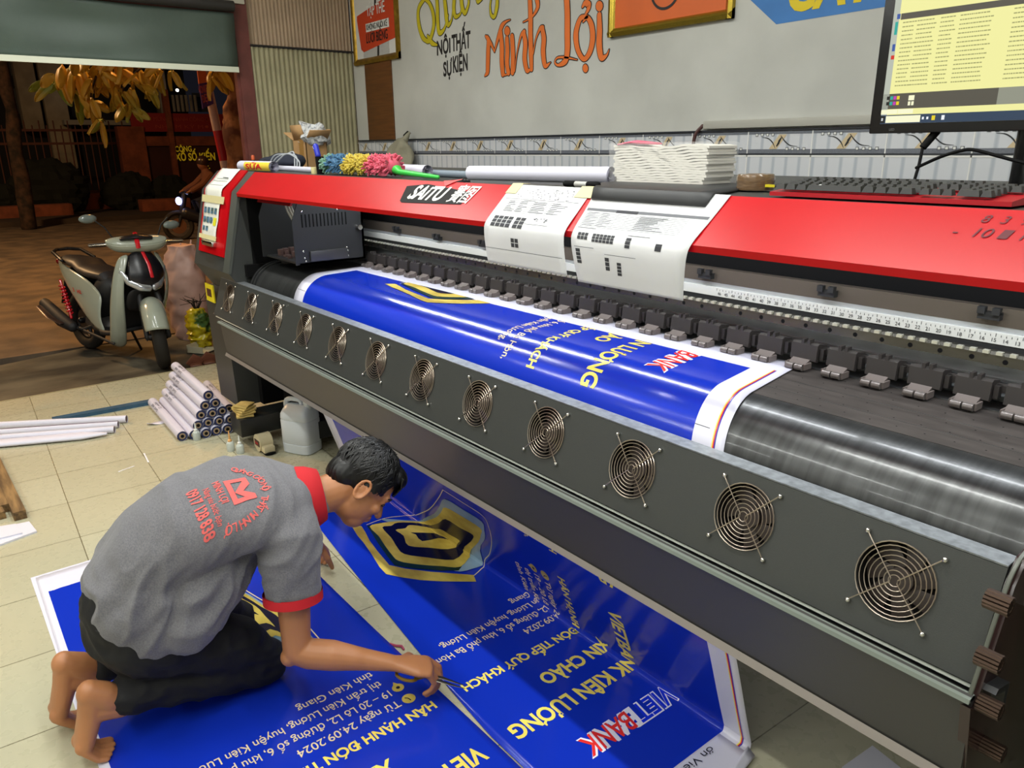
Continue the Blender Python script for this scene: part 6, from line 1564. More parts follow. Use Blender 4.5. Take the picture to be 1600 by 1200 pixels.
for cx_, cy_, n_ in clusters:
    for k in range(int(n_*.72)):
        a = rl.uniform(-.5, 2*math.pi*.6); dist = rl.uniform(3, 14); px, py = cx_+rl.uniform(-9, 9), cy_+rl.uniform(-8, 8)
        p = fx(px, py, -7.5+rl.uniform(-.35, .25)); d = Vector((rl.uniform(-.35, .35), rl.uniform(-.75, .75), rl.uniform(-1.0, -.15)))
        leaf(p, d, rl.uniform(.12, .19), rl.uniform(.062, .085), rl.random()*6)
lf = mat('leaf', S('c89c34'), .4, col2=S('7f8c34'), vscale=1.3, thr=(.42, .58)); o = ob('foliage', bm, lf, t, ang=60); md = o.modifiers.new('s', 'SOLIDIFY'); md.thickness = .0015; o['kind'] = 'stuff'
# street pole with painted bands and a sign
X = -8.6; a = fx(352, 262, X); b_ = fx(316, 95, X)
pl = thing('street_pole', 'red and white banded street pole with a purple and orange sign', 'pole', (X, a.y, SZ))
d_ = (b_-a); base = a+d_*((SZ-a.z)/d_.z); topp = a+d_*((3.4-a.z)/d_.z)
def seg(z0, z1, m, nm): bm_ = BM(); cyl(bm_, a+d_*((z0-a.z)/d_.z), a+d_*((z1-a.z)/d_.z), .045, n=20); ob(nm, bm_, m, pl)
zr0 = fx(342, 204, X).z; zr1 = fx(348, 251, X).z
seg(SZ, zr1, mat('pole_white', S('c8a49a'), .6), 'white_band'); seg(zr1, zr0, mat('pole_red', S('b0121e'), .5), 'red_band'); seg(zr0, 3.4, mat('pole_white', S('c8a49a'), .6), 'white_band')
def sign(px, m, nm): bm_ = BM(); f_ = [fx(x, y, X+.06) for x, y in px]; A_ = [bm_.verts.new(q) for q in f_]; B_ = [bm_.verts.new(q-Vector((.02, 0, 0))) for q in f_]; bm_.faces.new(A_); bm_.faces.new(B_[::-1]); [bm_.faces.new((A_[i], A_[(i+1) % 4], B_[(i+1) % 4], B_[i])) for i in range(4)]; return ob(nm, bm_, m, pl, ang=5)
sign([(307, 98), (318, 100), (326, 128), (311, 131)], mat('sign_orange', S('d8662a'), .6), 'orange_plate'); sg = sign([(311, 131), (326, 128), (334, 162), (317, 170)], mat('sign_purple', S('4a2c6c'), .5), 'purple_plate')
bm = BM(); p = fx(312, 146, X+.07); q = fx(327, 143, X+.07)
for s_, pp, qq in (('HONKER', (312, 146), (327, 143)), ('ĐẸP', (317, 161), (328, 157))):
    p = fx(*pp, X+.065); q = fx(*qq, X+.065); d2 = q-p; place(bm, fit_text(s_, d2.length, .07, bold=.02), p, d2.normalized(), (0, -.15, 1))
ob('sign_lettering', bm, mat('sign_pink', S('c85a5a'), .6), sg, ang=5)
# far white parked scooters suggestion: small pale crate stack behind the fence
# passing motorbike with rider ------------------------------------------------
MX, MYY = -15.0, 4.55
mb = thing('motorbike', 'dark motorbike with blue-white headlight passing along the far side of road', 'motorbike', (MX, MYY, -.055))
def mp(u, v, w_=0): return Vector((MX+w_*.88, MYY+u*.88, -.055+v*.88))      # u along travel (towards -Y is the front)
DK = mat('bike_dark', S('1a1c24'), .35); TY = mat('tyre', S('17140f'), .8)
for u in (-.62, .62):
    bm = BM(); c = mp(u, .29); tube(bm, [c+Vector((0, .24*math.cos(a), .24*math.sin(a))) for a in [2*math.pi*k/24 for k in range(24)]], .045, n=8, up=(1, 0, 0), closed=True); wv_ = ob('wheel', bm, TY, mb)
    bm = BM(); cyl(bm, c-Vector((.02, 0, 0)), c+Vector((.02, 0, 0)), .14, n=16); ob('rim', bm, mat('rim_brown', S('6a4a38'), .5), wv_)
bm = BM(); tube(bm, [mp(-.45, .55), mp(-.2, .42), mp(.15, .40), mp(.45, .58), mp(.8, .72)], [(.10, .12), (.12, .10), (.13, .14), (.12, .12), (.05, .05)], n=14, up=(0, 0, 1)); tube(bm, [mp(-.62, .29), mp(-.5, .62), mp(-.42, .92)], [.03, .05, .05], n=10); tube(bm, [mp(-.42, .95, -.3), mp(-.42, .97), mp(-.42, .95, .3)], .018, n=8); ob('bodywork', bm, DK, mb)
bm = BM(); tube(bm, [mp(-.15, .70), mp(.1, .72), mp(.45, .78), mp(.7, .80)], [(.10, .03), (.13, .045), (.13, .045), (.08, .03)], n=12, up=(0, 0, 1)); ob('seat', bm, mat('seat_black', S('121214'), .6), mb)
bm = BM(); ell(bm, mp(-.55, .80), (.09, .05, .07)); ob('headlight', bm, mat('headlight_blue', (1, 1, 1), .3, emit=(.45, .5, 1.0), estr=9), mb)
rd = thing('person', 'person in brown jacket riding the passing motorbike across the road', 'person', mp(.1, .78))
bm = BM()
tube(bm, [mp(.22, .84), mp(.18, 1.05), mp(.10, 1.28), mp(.08, 1.36), mp(.06, 1.44)], [(.15, .11), (.15, .11), (.17, .11), (.08, .07), (.055, .055)], n=16, up=(0, 1, 0)); ell(bm, mp(.03, 1.54), (.085, .10, .125))
for w_ in (-1, 1):
    tube(bm, [mp(.10, 1.30, w_*.18), mp(-.10, 1.12, w_*.24), mp(-.38, .99, w_*.24)], [.06, .045, .032], n=10); tube(bm, [mp(-.36, 1.0, w_*.24), mp(-.44, .97, w_*.24)], [(.035, .02), (.03, .018)], n=8)
    for q in range(4): tube(bm, [mp(-.43+.0*q, .985-.012*q, w_*.24+.02), mp(-.455, .96-.01*q, w_*.24)], .008, n=5)
    tube(bm, [mp(.22, .84, w_*.10), mp(-.18, .74, w_*.17), mp(-.05, .36, w_*.18), mp(-.16, .26, w_*.18)], [.085, .065, .045, .035], n=12)
bm = remesh(bm, .02, 2); ob('body', bm, mat('rider_skin', S('7a4a2c'), .6), rd, ang=180)
bm = BM(); tube(bm, [mp(.22, .88), mp(.18, 1.05), mp(.10, 1.28), mp(.08, 1.37)], [(.17, .13), (.17, .13), (.19, .13), (.09, .08)], n=16, up=(0, 1, 0))
for w_ in (-1, 1): tube(bm, [mp(.10, 1.30, w_*.18), mp(-.10, 1.12, w_*.24), mp(-.32, 1.01, w_*.24)], [.075, .06, .048], n=10)
ob('jacket', bm, mat('jacket_brown', S('5c3420'), .85), rd)
bm = BM()
for w_ in (-1, 1): tube(bm, [mp(.22, .84, w_*.10), mp(-.18, .74, w_*.17), mp(-.05, .36, w_*.18)], [.10, .078, .06], n=12)
ob('trousers', bm, mat('rider_trouser', S('16161c'), .8), rd)
bm = BM(); ell(bm, mp(.04, 1.58), (.10, .115, .11)); hm_ = ob('helmet', bm, mat('helmet_dark', S('2c1a14'), .3), rd)
# ================================================================== THE PARKED SCOOTER
PA, PBk = Vector((-5.93, 1.34, SZ)), Vector((-6.97, 1.03, SZ))
fd = (PA-PBk); WBs = fd.length; fd.normalize(); ld = Vector((0, 0, 1)).cross(fd).normalized(); KS = WBs/1.27
lean = math.radians(-3)
sco = thing('motor_scooter', 'grey motor scooter with black seat parked on the pavement outside the shop', 'scooter', (PA+PBk)/2)
STEER = [0.0]
def q(x, y, z):      # x forward from wheelbase centre, y to its left, z up (real scooter metres)
    if STEER[0]:
        xp = .64-.24*z/1.08; c_, s_2 = math.cos(STEER[0]), math.sin(STEER[0]); dx_ = x-xp; x, y = xp+dx_*c_-y*s_2, dx_*s_2+y*c_
    v = Vector((x, y, z))*KS; y2 = v.y*math.cos(lean)-v.z*math.sin(lean)*-1*0+0; 
    up_ = Vector((0, 0, math.cos(lean)))+ld*math.sin(-lean)
    return (PA+PBk)/2+fd*v.x+ld*(v.y*math.cos(lean))+up_*v.z
def Qt(pts): return [q(*p) for p in pts]
def st_tube(bm, pts, rad, **k): tube(bm, Qt(pts), [((r[0]*KS, r[1]*KS) if isinstance(r, tuple) else r*KS) for r in (rad if isinstance(rad, list) else [rad]*len(pts))], **k)
GR = mat('scooter_grey', S('9aa092'), .22, coat=.5); SB = mat('scooter_black', S('15151a'), .3); MB_ = mat('matte_black', S('1b1b1d'), .6); SR = mat('scooter_red', S('c81424'), .25, coat=.5)
UPS = ld
def wup(): return (q(.5, 1, .3)-q(.5, 0, .3)).normalized()
def wheel(cx_, nm):
    bm = BM(); R_w = .235; prof_n = 40
    st_tube(bm, [(cx_+R_w*math.cos(a), 0, .29+R_w*math.sin(a)) for a in [2*math.pi*k/prof_n for k in range(prof_n)]], (.052, .055) if False else .054, n=12, closed=True, up=wup())
    w_ = ob(nm, bm, TY, sco)
    bm = BM(); st_tube(bm, [(cx_+.185*math.cos(a), 0, .29+.185*math.sin(a)) for a in [2*math.pi*k/prof_n for k in range(prof_n)]], .022, n=8, closed=True, up=wup())
    for k in range(5):
        a = 2*math.pi*k/5; st_tube(bm, [(cx_, 0, .29), (cx_+.18*math.cos(a), 0, .29+.18*math.sin(a))], [.022, .014], n=8)
    st_tube(bm, [(cx_, -.06, .29), (cx_, .06, .29)], .03, n=14); st_tube(bm, [(cx_, -.035, .29), (cx_, -.030, .29)], .10, n=24, rnd=False); ob('rim', bm, mat('rim_black', S('222226'), .35, metal=.6), w_)
wheel(-.635, 'rear_wheel'); STEER[0] = math.radians(-27); wheel(.635, 'front_wheel')
# front fender
def shell(name, rows, m, par=sco, ang=50, thick=.006, close=False):
    bm = BM(); G_ = [[bm.verts.new(q(*p)) for p in r_] for r_ in rows]
    for A, B in zip(G_, G_[1:]):
        for k in range(len(A)-1): bm.faces.new((A[k], A[k+1], B[k+1], B[k]))
    o = ob(name, bm, m, par, ang); md = o.modifiers.new('s', 'SOLIDIFY'); md.thickness = thick; md.offset = 0
    sd = o.modifiers.new('ss', 'SUBSURF'); sd.levels = 2; sd.render_levels = 2; o.modifiers.move(1, 0); return o
rows = []
for a in [math.radians(x) for x in (22, 38, 55, 75, 95, 115, 135)]:
    rows.append([(.635+r_*math.cos(a), y, .29+r_*math.sin(a)) for r_, y in ((.25, -.095), (.315, -.085), (.35, -.035), (.355, 0), (.35, .035), (.315, .085), (.25, .095))])
shell('front_fender', rows, GR)
bm = BM()
for y in (-.085, .085): st_tube(bm, [(.635, y, .29), (.50, y*.9, .60), (.44, y*.6, .72)], [.022, .024, .022], n=12)
ob('front_fork', bm, MB_, sco)
STEER[0] = 0.0
# leg shield: two sweeping grey side panels and a dark centre
for s_, nm in ((-1, 'leg_shield'), (1, 'leg_shield')):
    rows = [[(.44, s_*.10, 1.00), (.43, s_*.15, .99), (.40, s_*.185, .97)], [(.47, s_*.17, .88), (.455, s_*.215, .87), (.40, s_*.235, .85)], [(.47, s_*.20, .72), (.44, s_*.25, .70), (.37, s_*.26, .68)],
            [(.42, s_*.185, .55), (.38, s_*.245, .53), (.31, s_*.255, .52)], [(.36, s_*.155, .40), (.33, s_*.225, .38), (.25, s_*.235, .38)], [(.28, s_*.12, .25), (.26, s_*.19, .23), (.17, s_*.21, .24)], [(.20, s_*.08, .17), (.18, s_*.14, .15), (.08, s_*.17, .18)]]
    shell(nm, rows, GR)
rows = [[(.40, -.17, .97), (.385, 0, 1.0), (.40, .17, .97)], [(.385, -.225, .80), (.34, 0, .82), (.385, .225, .80)], [(.35, -.25, .62), (.30, 0, .62), (.35, .25, .62)], [(.28, -.24, .45), (.24, 0, .44), (.28, .24, .45)], [(.22, -.21, .30), (.18, 0, .30), (.22, .21, .30)]]
shell('inner_shield', rows, MB_)
# front nose, dark lens, red stripe, headlights
rows = [[(.42, -.10, 1.00), (.45, -.05, 1.01), (.46, 0, 1.015), (.45, .05, 1.01), (.42, .10, 1.00)], [(.48, -.15, .90), (.53, -.08, .91), (.545, 0, .915), (.53, .08, .91), (.48, .15, .90)], [(.50, -.17, .80), (.56, -.09, .80), (.58, 0, .80), (.56, .09, .80), (.50, .17, .80)], [(.47, -.15, .73), (.54, -.09, .72), (.56, 0, .72), (.54, .09, .72), (.47, .15, .73)]]
shell('nose_panel', rows, SB)
bm = BM(); st_tube(bm, [(.475, 0, 1.005), (.555, 0, .905), (.588, 0, .80)], [(.016, .006)]*3, n=8, up=fd); ob('red_stripe', bm, SR, sco)
bm = BM()
for s_ in (-1, 1): st_tube(bm, [(.565, s_*.02, .705), (.54, s_*.09, .72), (.485, s_*.155, .77), (.45, s_*.20, .86)], [(.018, .028), (.018, .032), (.014, .030), (.008, .016)], n=10)
ob('headlamp', bm, mat('lamp_clear', S('b8bcc0'), .08, metal=.7), sco)
rows = [[(.47, -.15, .71), (.53, 0, .70), (.47, .15, .71)], [(.42, -.16, .62), (.44, 0, .60), (.42, .16, .62)], [(.36, -.15, .50), (.36, 0, .48), (.36, .15, .50)]]
shell('fork_cover', rows, MB_)
# handlebar cowl
STEER[0] = math.radians(-27)
rows = []
for y, sz in ((-.24, .35), (-.19, .95), (-.10, 1.15), (0, 1.15), (.10, 1.15), (.19, .95), (.24, .35)):
    rows.append([(.42-.03*abs(y)*3+.075*sz*math.cos(a), y, 1.075+.03*(1-sz)+.066*sz*math.sin(a)) for a in [2*math.pi*k/10 for k in range(11)]])
shell('handlebar_cowl', rows, GR, thick=.004)
bm = BM(); st_tube(bm, [(.455, -.11, 1.125), (.475, 0, 1.14), (.455, .11, 1.125)], [(.05, .018), (.06, .026), (.05, .018)], n=12, up=(0, 0, 1)); ob('dark_visor', bm, SB, sco)
bm = BM(); st_tube(bm, [(.41, 0, 1.168), (.48, 0, 1.155), (.535, 0, 1.09), (.53, 0, 1.05)], [(.018, .006)]*4, n=8); ob('red_stripe', bm, SR, sco)
for s_ in (-1, 1):
    bm = BM(); st_tube(bm, [(.37, s_*.18, 1.08), (.30, s_*.36, 1.07)], .018, n=12); ob('grip', bm, MB_, sco)
    bm = BM(); st_tube(bm, [(.42, s_*.19, 1.085), (.37, s_*.37, 1.075)], [.007, .006], n=8); st_tube(bm, [(.37, s_*.20, 1.10), (.33, s_*.20, 1.07)], .022, n=10); ob('brake_lever', bm, CHR, sco)
    bm = BM(); st_tube(bm, [(.36, s_*.17, 1.11), (.37, s_*.22, 1.22), (.39, s_*.28, 1.28)], .006, n=8); ms = ob('mirror_stem', bm, MB_, sco)
    bm = BM(); c_ = q(.40, s_*.33, 1.30) if s_ < 0 else q(.42, s_*.30, 1.22); ell(bm, c_, (.025, .065, .032), Matrix.Rotation(math.atan2(fd.y, fd.x), 3, 'Z'), 16, 10); ob('mirror', bm, mat('mirror_grey', S('6a7470'), .2, coat=.5), ms)
STEER[0] = 0.0
# floorboard, body panels, seat
rows = [[(.24, -.19, .30), (.24, 0, .31), (.24, .19, .30)], [(.05, -.20, .27), (.05, 0, .27), (.05, .20, .27)], [(-.12, -.19, .28), (-.12, 0, .28), (-.12, .19, .28)]]
shell('floorboard', rows, MB_, thick=.03)
for s_ in (-1, 1):
    rows = [[(-.02, s_*.13, .60), (-.03, s_*.165, .50), (-.05, s_*.17, .36), (.03, s_*.16, .27)], [(-.20, s_*.145, .72), (-.20, s_*.185, .60), (-.20, s_*.19, .42), (-.14, s_*.17, .27)], [(-.45, s_*.14, .78), (-.45, s_*.185, .67), (-.43, s_*.185, .54), (-.40, s_*.16, .46)], [(-.70, s_*.12, .82), (-.70, s_*.155, .74), (-.66, s_*.15, .66), (-.62, s_*.13, .60)], [(-.92, s_*.05, .86), (-.92, s_*.07, .82), (-.90, s_*.06, .78), (-.88, s_*.05, .75)]]
    shell('side_panel', rows, GR)
bm = BM(); st_tube(bm, [(-.10, -.02, .66), (-.25, -.0, .50), (-.5, 0, .58), (-.8, 0, .72)], [(.12, .13), (.15, .16), (.14, .12), (.08, .06)], n=14, up=(0, 0, 1)); ob('under_body', bm, MB_, sco)
bm = BM(); st_tube(bm, [(.0, 0, .66), (-.10, 0, .755), (-.28, 0, .775), (-.42, 0, .80), (-.50, 0, .84), (-.72, 0, .85), (-.84, 0, .86)], [(.08, .05), (.13, .055), (.155, .06), (.15, .05), (.15, .055), (.13, .05), (.08, .035)], n=18, up=(0, 0, 1)); ob('seat', bm, mat('seat_leather', S('1d191c'), .45), sco)
bm = BM(); st_tube(bm, [(-.66, -.15, .87), (-.86, -.13, .93), (-.95, -.05, .94), (-.95, .05, .94), (-.86, .13, .93), (-.66, .15, .87)], (.018, .013) if False else .016, n=10); ob('grab_rail', bm, mat('rail_dark', S('2a2a2c'), .4, metal=.6), sco)
bm = BM(); st_tube(bm, [(-.93, -.05, .83), (-.96, 0, .82), (-.93, .05, .83)], .03, n=10); ob('tail_lamp', bm, mat('tail_red', S('7a1014'), .2), sco)
for s_ in (-1, 1):
    bm = BM(); P_ = []
    for k in range(90):
        a = k/90*2*math.pi*9; f_ = k/90; P_.append((-.60-.10*f_+.024*math.cos(a), s_*.165+.024*math.sin(a), .38+.26*f_))
    st_tube(bm, P_, .006, n=6); st_tube(bm, [(-.59, s_*.165, .34), (-.71, s_*.165, .68)], .012, n=8); ob('rear_shock', bm, SR, sco)
bm = BM(); st_tube(bm, [(-.30, -.05, .30), (-.45, -.13, .24), (-.60, -.17, .26)], .018, n=10); st_tube(bm, [(-.55, -.185, .26), (-.70, -.20, .31), (-.98, -.21, .44)], [(.045, .05), (.06, .07), (.05, .055)], n=16); ex = ob('exhaust', bm, MB_, sco)
bm = BM(); st_tube(bm, [(-.60, -.245, .30), (-.75, -.262, .345), (-.96, -.262, .43)], [(.035, .008), (.05, .008), (.04, .008)], n=12, up=(0, 0, 1)); ob('heat_shield', bm, mat('heat_shield_brown', S('4a3a34'), .3, metal=.5), ex)
bm = BM(); st_tube(bm, [(-.15, .0, .28), (-.45, .02, .30), (-.66, .10, .30)], [(.12, .09), (.12, .10), (.06, .07)], n=14, up=(0, 0, 1)); ob('engine', bm, mat('engine_grey', S('4a4846'), .5, metal=.4), sco)
bm = BM(); st_tube(bm, [(-.80, 0, .72), (-.90, 0, .55), (-.98, 0, .42)], [(.07, .01), (.07, .01), (.06, .01)], n=10, up=fd); ob('mud_flap', bm, MB_, sco)
bm = BM(); st_tube(bm, [(-.10, .12, .26), (-.16, .24, .01)], .012, n=8); st_tube(bm, [(.18, -.19, .20), (-.30, -.20, .26)], .012, n=8); ob('side_stand', bm, MB_, sco)
bm = BM(); place(bm, fit_text('SH', .07, .03, bold=.03, shear=.3), q(-.28, -.193, .60), -fd, (0, 0, 1)); place(bm, fit_text('S', .03, .03, bold=.03, shear=.3), q(-.40, -.193, .61), -fd, (0, 0, 1)); ob('side_emblem', bm, SR, sco)
# ---- sacks, slippers, dustpan next to it
def sack(name, lab, cx_, cy_, r_, h, m, seed, flat=.8):
    t = thing(name, lab, 'sack', (cx_, cy_, SZ)); bm = BM(); n = 28; R = 22
    rows_ = []
    for j in range(R+1):
        f_ = j/R; rr = r_*(.80+.28*math.sin(math.pi*min(1, f_*1.05))-.30*max(0, f_-.8)*3)
        row = []
        for k in range(n):
            a = 2*math.pi*k/n; d = Vector((math.cos(a), math.sin(a)*flat, 0)); p = Vector((cx_, cy_, SZ+h*f_))+d*rr
            w_ = noise.noise(Vector((math.cos(a)*2+seed, math.sin(a)*2, f_*16)))*.035+noise.noise(Vector((math.cos(a)*4, math.sin(a)*4+seed, f_*9)))*.03
            row.append(bm.verts.new(p+d*w_))
        rows_.append(row)
    for A, B in zip(rows_, rows_[1:]):
        for k in range(n): bm.faces.new((A[k], A[(k+1) % n], B[(k+1) % n], B[k]))
    bm.faces.new(rows_[0][::-1]); bm.faces.new(rows_[-1])
    ob('sack_body', bm, m, t, ang=75); return t
c = PX(303, 500, -6.75)
t = sack('woven_sack', 'tall pale pink woven sack standing behind the parked scooter', -6.85, c.y, .20, .80, mat('sack_pink', S('c8a498'), .5, var=.15, vscale=3), 1)
bm = BM(); z_ = PX(300, 398, -6.85).z
for k in range(3): tube(bm, [(-6.85, c.y-.06+.06*k, z_-.03), (-6.87, c.y-.08+.09*k, z_+.08+.02*k)], [.018, .006], n=8)
ob('tied_ears', bm, mat('sack_pink', S('c8a498'), .5), t)
c2 = PX(310, 485, -6.45); t = sack('yellow_bag', 'small yellow and green plastic bag with twigs beside the pink sack', -6.40, PX(309, 500, -6.40).y, .105, .33, mat('bag_yellow', S('b8a81c'), .25, col2=S('3c5a2a'), vscale=4, thr=(.45, .5)), 5)
bm = BM(); zt_ = SZ+.33; yc = PX(309, 500, -6.40).y
for k in range(12): tube(bm, [(-6.40, yc, zt_-.03), (-6.40+random.uniform(-.05, .05), yc+random.uniform(-.05, .05), zt_+.05), (-6.40+random.uniform(-.1, .1), yc+random.uniform(-.12, .12), zt_+random.uniform(.03, .13))], [.006, .004, .002], n=5)
ob('twigs', bm, mat('twig_dark', S('1e1812'), .8), t)
for i, (x, y) in enumerate(((304, 566), (324, 562))):
    p = PZ(x, y, SZ+.02); t = thing('slipper', ('left' if i == 0 else 'right')+' brown slipper of the pair on the pavement by the printer', 'slipper', (p.x, p.y, SZ), 'pair of brown slippers')
    bm = BM(); tube(bm, [p+Vector((-.10, .02, 0)), p, p+Vector((.12, -.02, 0))], [(.035, .012), (.042, .014), (.045, .013)], n=14, up=(0, 0, 1)); ob('sole', bm, mat('slipper_brown', S('5a3220'), .6), t)
    bm = BM(); tube(bm, [p+Vector((.06, -.052, .0)), p+Vector((.07, -.02, .045)), p+Vector((.06, .035, .0))], [(.04, .005)]*3, n=10, up=fd); ob('strap', bm, mat('slipper_strap', S('6a3c28'), .6), t)
p = PZ(318, 545, SZ+.02); dp = thing('dustpan', 'pale plastic dustpan lying behind the brown slippers', 'dustpan', (p.x, p.y, SZ)); bm = BM(); rt = Matrix.Rotation(.6, 3, 'Z')
box(bm, p+Vector((-.08, -.10, -.012)), p+Vector((.08, .10, -.006)), rot=rt); box(bm, p+Vector((-.08, -.10, -.006)), p+Vector((-.072, .10, .05)), rot=rt, piv=p); box(bm, p+Vector((-.08, -.10, -.006)), p+Vector((.07, -.094, .04)), rot=rt, piv=p); ob('pan', bm, mat('pan_cream', S('bdb79c'), .5), dp)
bm = BM(); tube(bm, [p+Vector((.05, .08, .0)), p+Vector((.14, .22, .04))], .012, n=8); ob('handle', bm, mat('pan_cream', S('bdb79c'), .5), dp)
# ================================================================== THINGS ON THE SHOP FLOOR
# pile of small banner rolls: (far end, near end) rest on one another
RWH = mat('small_roll', S('cbcadb'), .35); RNV = mat('roll_core_blue', S('1e2c5c'), .5); RCB = mat('roll_core_card', S('9a8468'), .7)
INKR = mat('roll_ink', S('2a2c3c'), .6)
def small_roll(a, b_, r, lab, ink=True):
    a, b_ = Vector(a), Vector(b_); d = (b_-a).normalized()
    t = thing('banner_roll', lab, 'banner roll', (a+b_)/2-Vector((0, 0, r)), 'banner rolls piled by the printer leg')
    bm = BM(); tube(bm, [a, b_], r, n=18, rnd=False, cap=False); ob('wrap', bm, RWH, t, ang=50)
    bm = BM(); tube(bm, [a+d*.002, b_-d*.003], r*.90, n=18, rnd=False); ob('blue_edge', bm, RNV, t, ang=50)
    bm = BM(); tube(bm, [a, b_+d*.001], r*.60, n=16, rnd=False); ob('core', bm, RCB, t, ang=50)
    bm = BM(); tube(bm, [b_+d*.0005, b_+d*.0018], r*.34, n=12, rnd=False); ob('core_hole', bm, BLK, t, ang=50)
    if ink:
        u = Vector((0, 0, 1)); s_ = d.cross(u).normalized(); bm = BM()
        for k, s in enumerate(('Bạt 3m2', 'Hiflex 12', '10 x 2m')):
            tt = fit_text(s, .15, .016)
            place(bm, tt, (0, 0, 0), (0, 0, 0), (0, 0, 0), fn=lambda x, y: a+d*(.10+x)+(u*math.cos((y+.02-.024*k)/r)+s_*math.sin((y+.02-.024*k)/r))*(r+.0008))
        ob('handwriting', bm, INKR, t, ang=5)
RR = .0285
pile = []
# near-end centres on a plane X ~ -4.30, rolls run towards -X (far), slightly fanned
base = [(-4.36, .965), (-4.345, 1.023), (-4.335, 1.081), (-4.325, 1.139), (-4.32, 1.197)]
lay_ = [(0, base)]
H_ = RR*1.74; DXp, DYp = .16, .02
rowsP = [[(x+DXp, y+DYp, RR) for x, y in base], [(x, y, RR+H_) for x, y in [(-4.19+.006*k, 1.07+.057*k) for k in range(4)]], [(x, y, RR+2*H_) for x, y in [(-4.20+.006*k, 1.099+.057*k) for k in range(3)]], [(x, y, RR+3*H_) for x, y in [(-4.21+.006*k, 1.127+.057*k) for k in range(2)]], [(-4.22, 1.156, RR+4*H_)]]
nlab = ['bottom row', 'second row', 'third row', 'fourth row', 'top']
for li, row in enumerate(rowsP):
    for k, (x, y, z) in enumerate(row):
        L_ = .74 if li < 2 else (.72 if li < 4 else .74)
        fa = .07*(k-(len(row)-1)/2)/max(1, len(row)-1)
        lab = {0: 'white banner roll in the floor layer of the pile, %s' % ['leftmost, beside the small bottle', 'second from the left', 'third from the left', 'second from the printer foot', 'nearest the printer foot'][min(k, 4)],
               1: 'white banner roll in the second layer of the pile, %s' % ['leftmost', 'second from left', 'second from right', 'rightmost'][min(k, 3)],
               2: 'white banner roll in the third layer of the pile, %s' % ['left', 'middle', 'right'][min(k, 2)],
               3: 'white banner roll just below the topmost one, %s' % ['left of the two', 'right of the two'][min(k, 1)],
               4: 'topmost white banner roll of the pile by the printer leg'}[li]
        small_roll((x-L_, y+fa*0+.03+.004*k, z), (x+.004*((k*7+li*3) % 5), y, z), RR, lab, ink=(li == 4 or k == 0))
small_roll((-5.10, 1.40, RR), (-4.50, 1.345, RR), RR, 'white banner roll lying apart behind the pile next to the printer leg')
# dropper bottles
for (x, y, hpx, lab) in ((308, 687, 0, 'small dropper bottle at the left end of the roll pile'), (361, 704, 0, 'taller dropper bottle with amber tip left of its twin'), (376, 708, 0, 'short dropper bottle nearest the cream tape reel')):
    p = PZ(x, y, 0.0); t = thing('dropper_bottle', lab, 'bottle', p)
    bm = BM(); lathe(bm, p, [(.020, 0), (.021, .004), (.021, .042), (.016, .050), (.009, .054)], n=20); ob('bottle_body', bm, mat('bottle_clear', S('ccd4cc'), .15, alpha=.75), t)
    hh = .03 if x != 361 else .045
    bm = BM(); lathe(bm, p+Vector((0, 0, .052)), [(.0105, 0), (.0105, .010), (.005, .014), (.0028, .014+hh), (.001, .018+hh)], n=14); ob('nozzle', bm, mat('nozzle_amber' if x == 361 else 'nozzle_white', S('d8a060') if x == 361 else S('d8dad4'), .3), t)
# cream tape reel under the foot
p = PZ(408, 708, 0.0)+Vector((-.03, .03, 0)); t = thing('tape_reel', 'cream plastic tape reel with red and black label beside the jug', 'tape', p)
bm = BM(); tube(bm, [p+Vector((0, -.035, .05)), p+Vector((0, .035, .05))], .048, n=28, rnd=False); box(bm, p+Vector((-.03, -.03, .01)), p+Vector((.085, .03, .045)), bev=.008); ob('case', bm, mat('reel_cream', S('cfc3a0'), .35), t)
bm = BM(); box(bm, p+Vector((-.03, -.037, .035)), p+Vector((.035, -.034, .068))); lb_ = ob('label', bm, mat('label_dark', S('2a1010'), .4), t)
bm = BM(); place(bm, fit_text('KIM', .04, .014, bold=.04), p+Vector((-.02, -.038, .044)), (1, 0, 0), (0, 0, 1)); ob('label_print', bm, mat('label_red', S('c03030'), .5), lb_, ang=5)
bm = BM(); tube(bm, [p+Vector((.0, 0, .008)), p+Vector((.09, 0, .008))], [(.03, .008)]*2, n=12, up=(0, 0, 1)); ob('sole', bm, BLK, t)
# folded yellow rags on the foot
p = Vector((-3.935, 1.255, .166)); 
bm = BM()
for k in range(5):
    rt = Matrix.Rotation(.25*k-.3, 3, 'Z'); box(bm, p+Vector((-.062+.004*k, -.045, .002+.012*k)), p+Vector((.062-.006*k, .045, .012+.012*k)), rot=rt, bev=.004)
bmesh.ops.subdivide_edges(bm, edges=bm.edges[:], cuts=2, use_grid_fill=True)
for v in bm.verts: v.co += Vector((0, 0, .006*noise.noise(v.co*30))); v.co.z = max(v.co.z, .1655)
tag(ob('folded_rag', bm, mat('rag_yellow', S('d8bc70'), .85, var=.3, vscale=20), ang=50), 'small stack of crumpled yellow paper sheets resting on the black printer foot', 'rag')
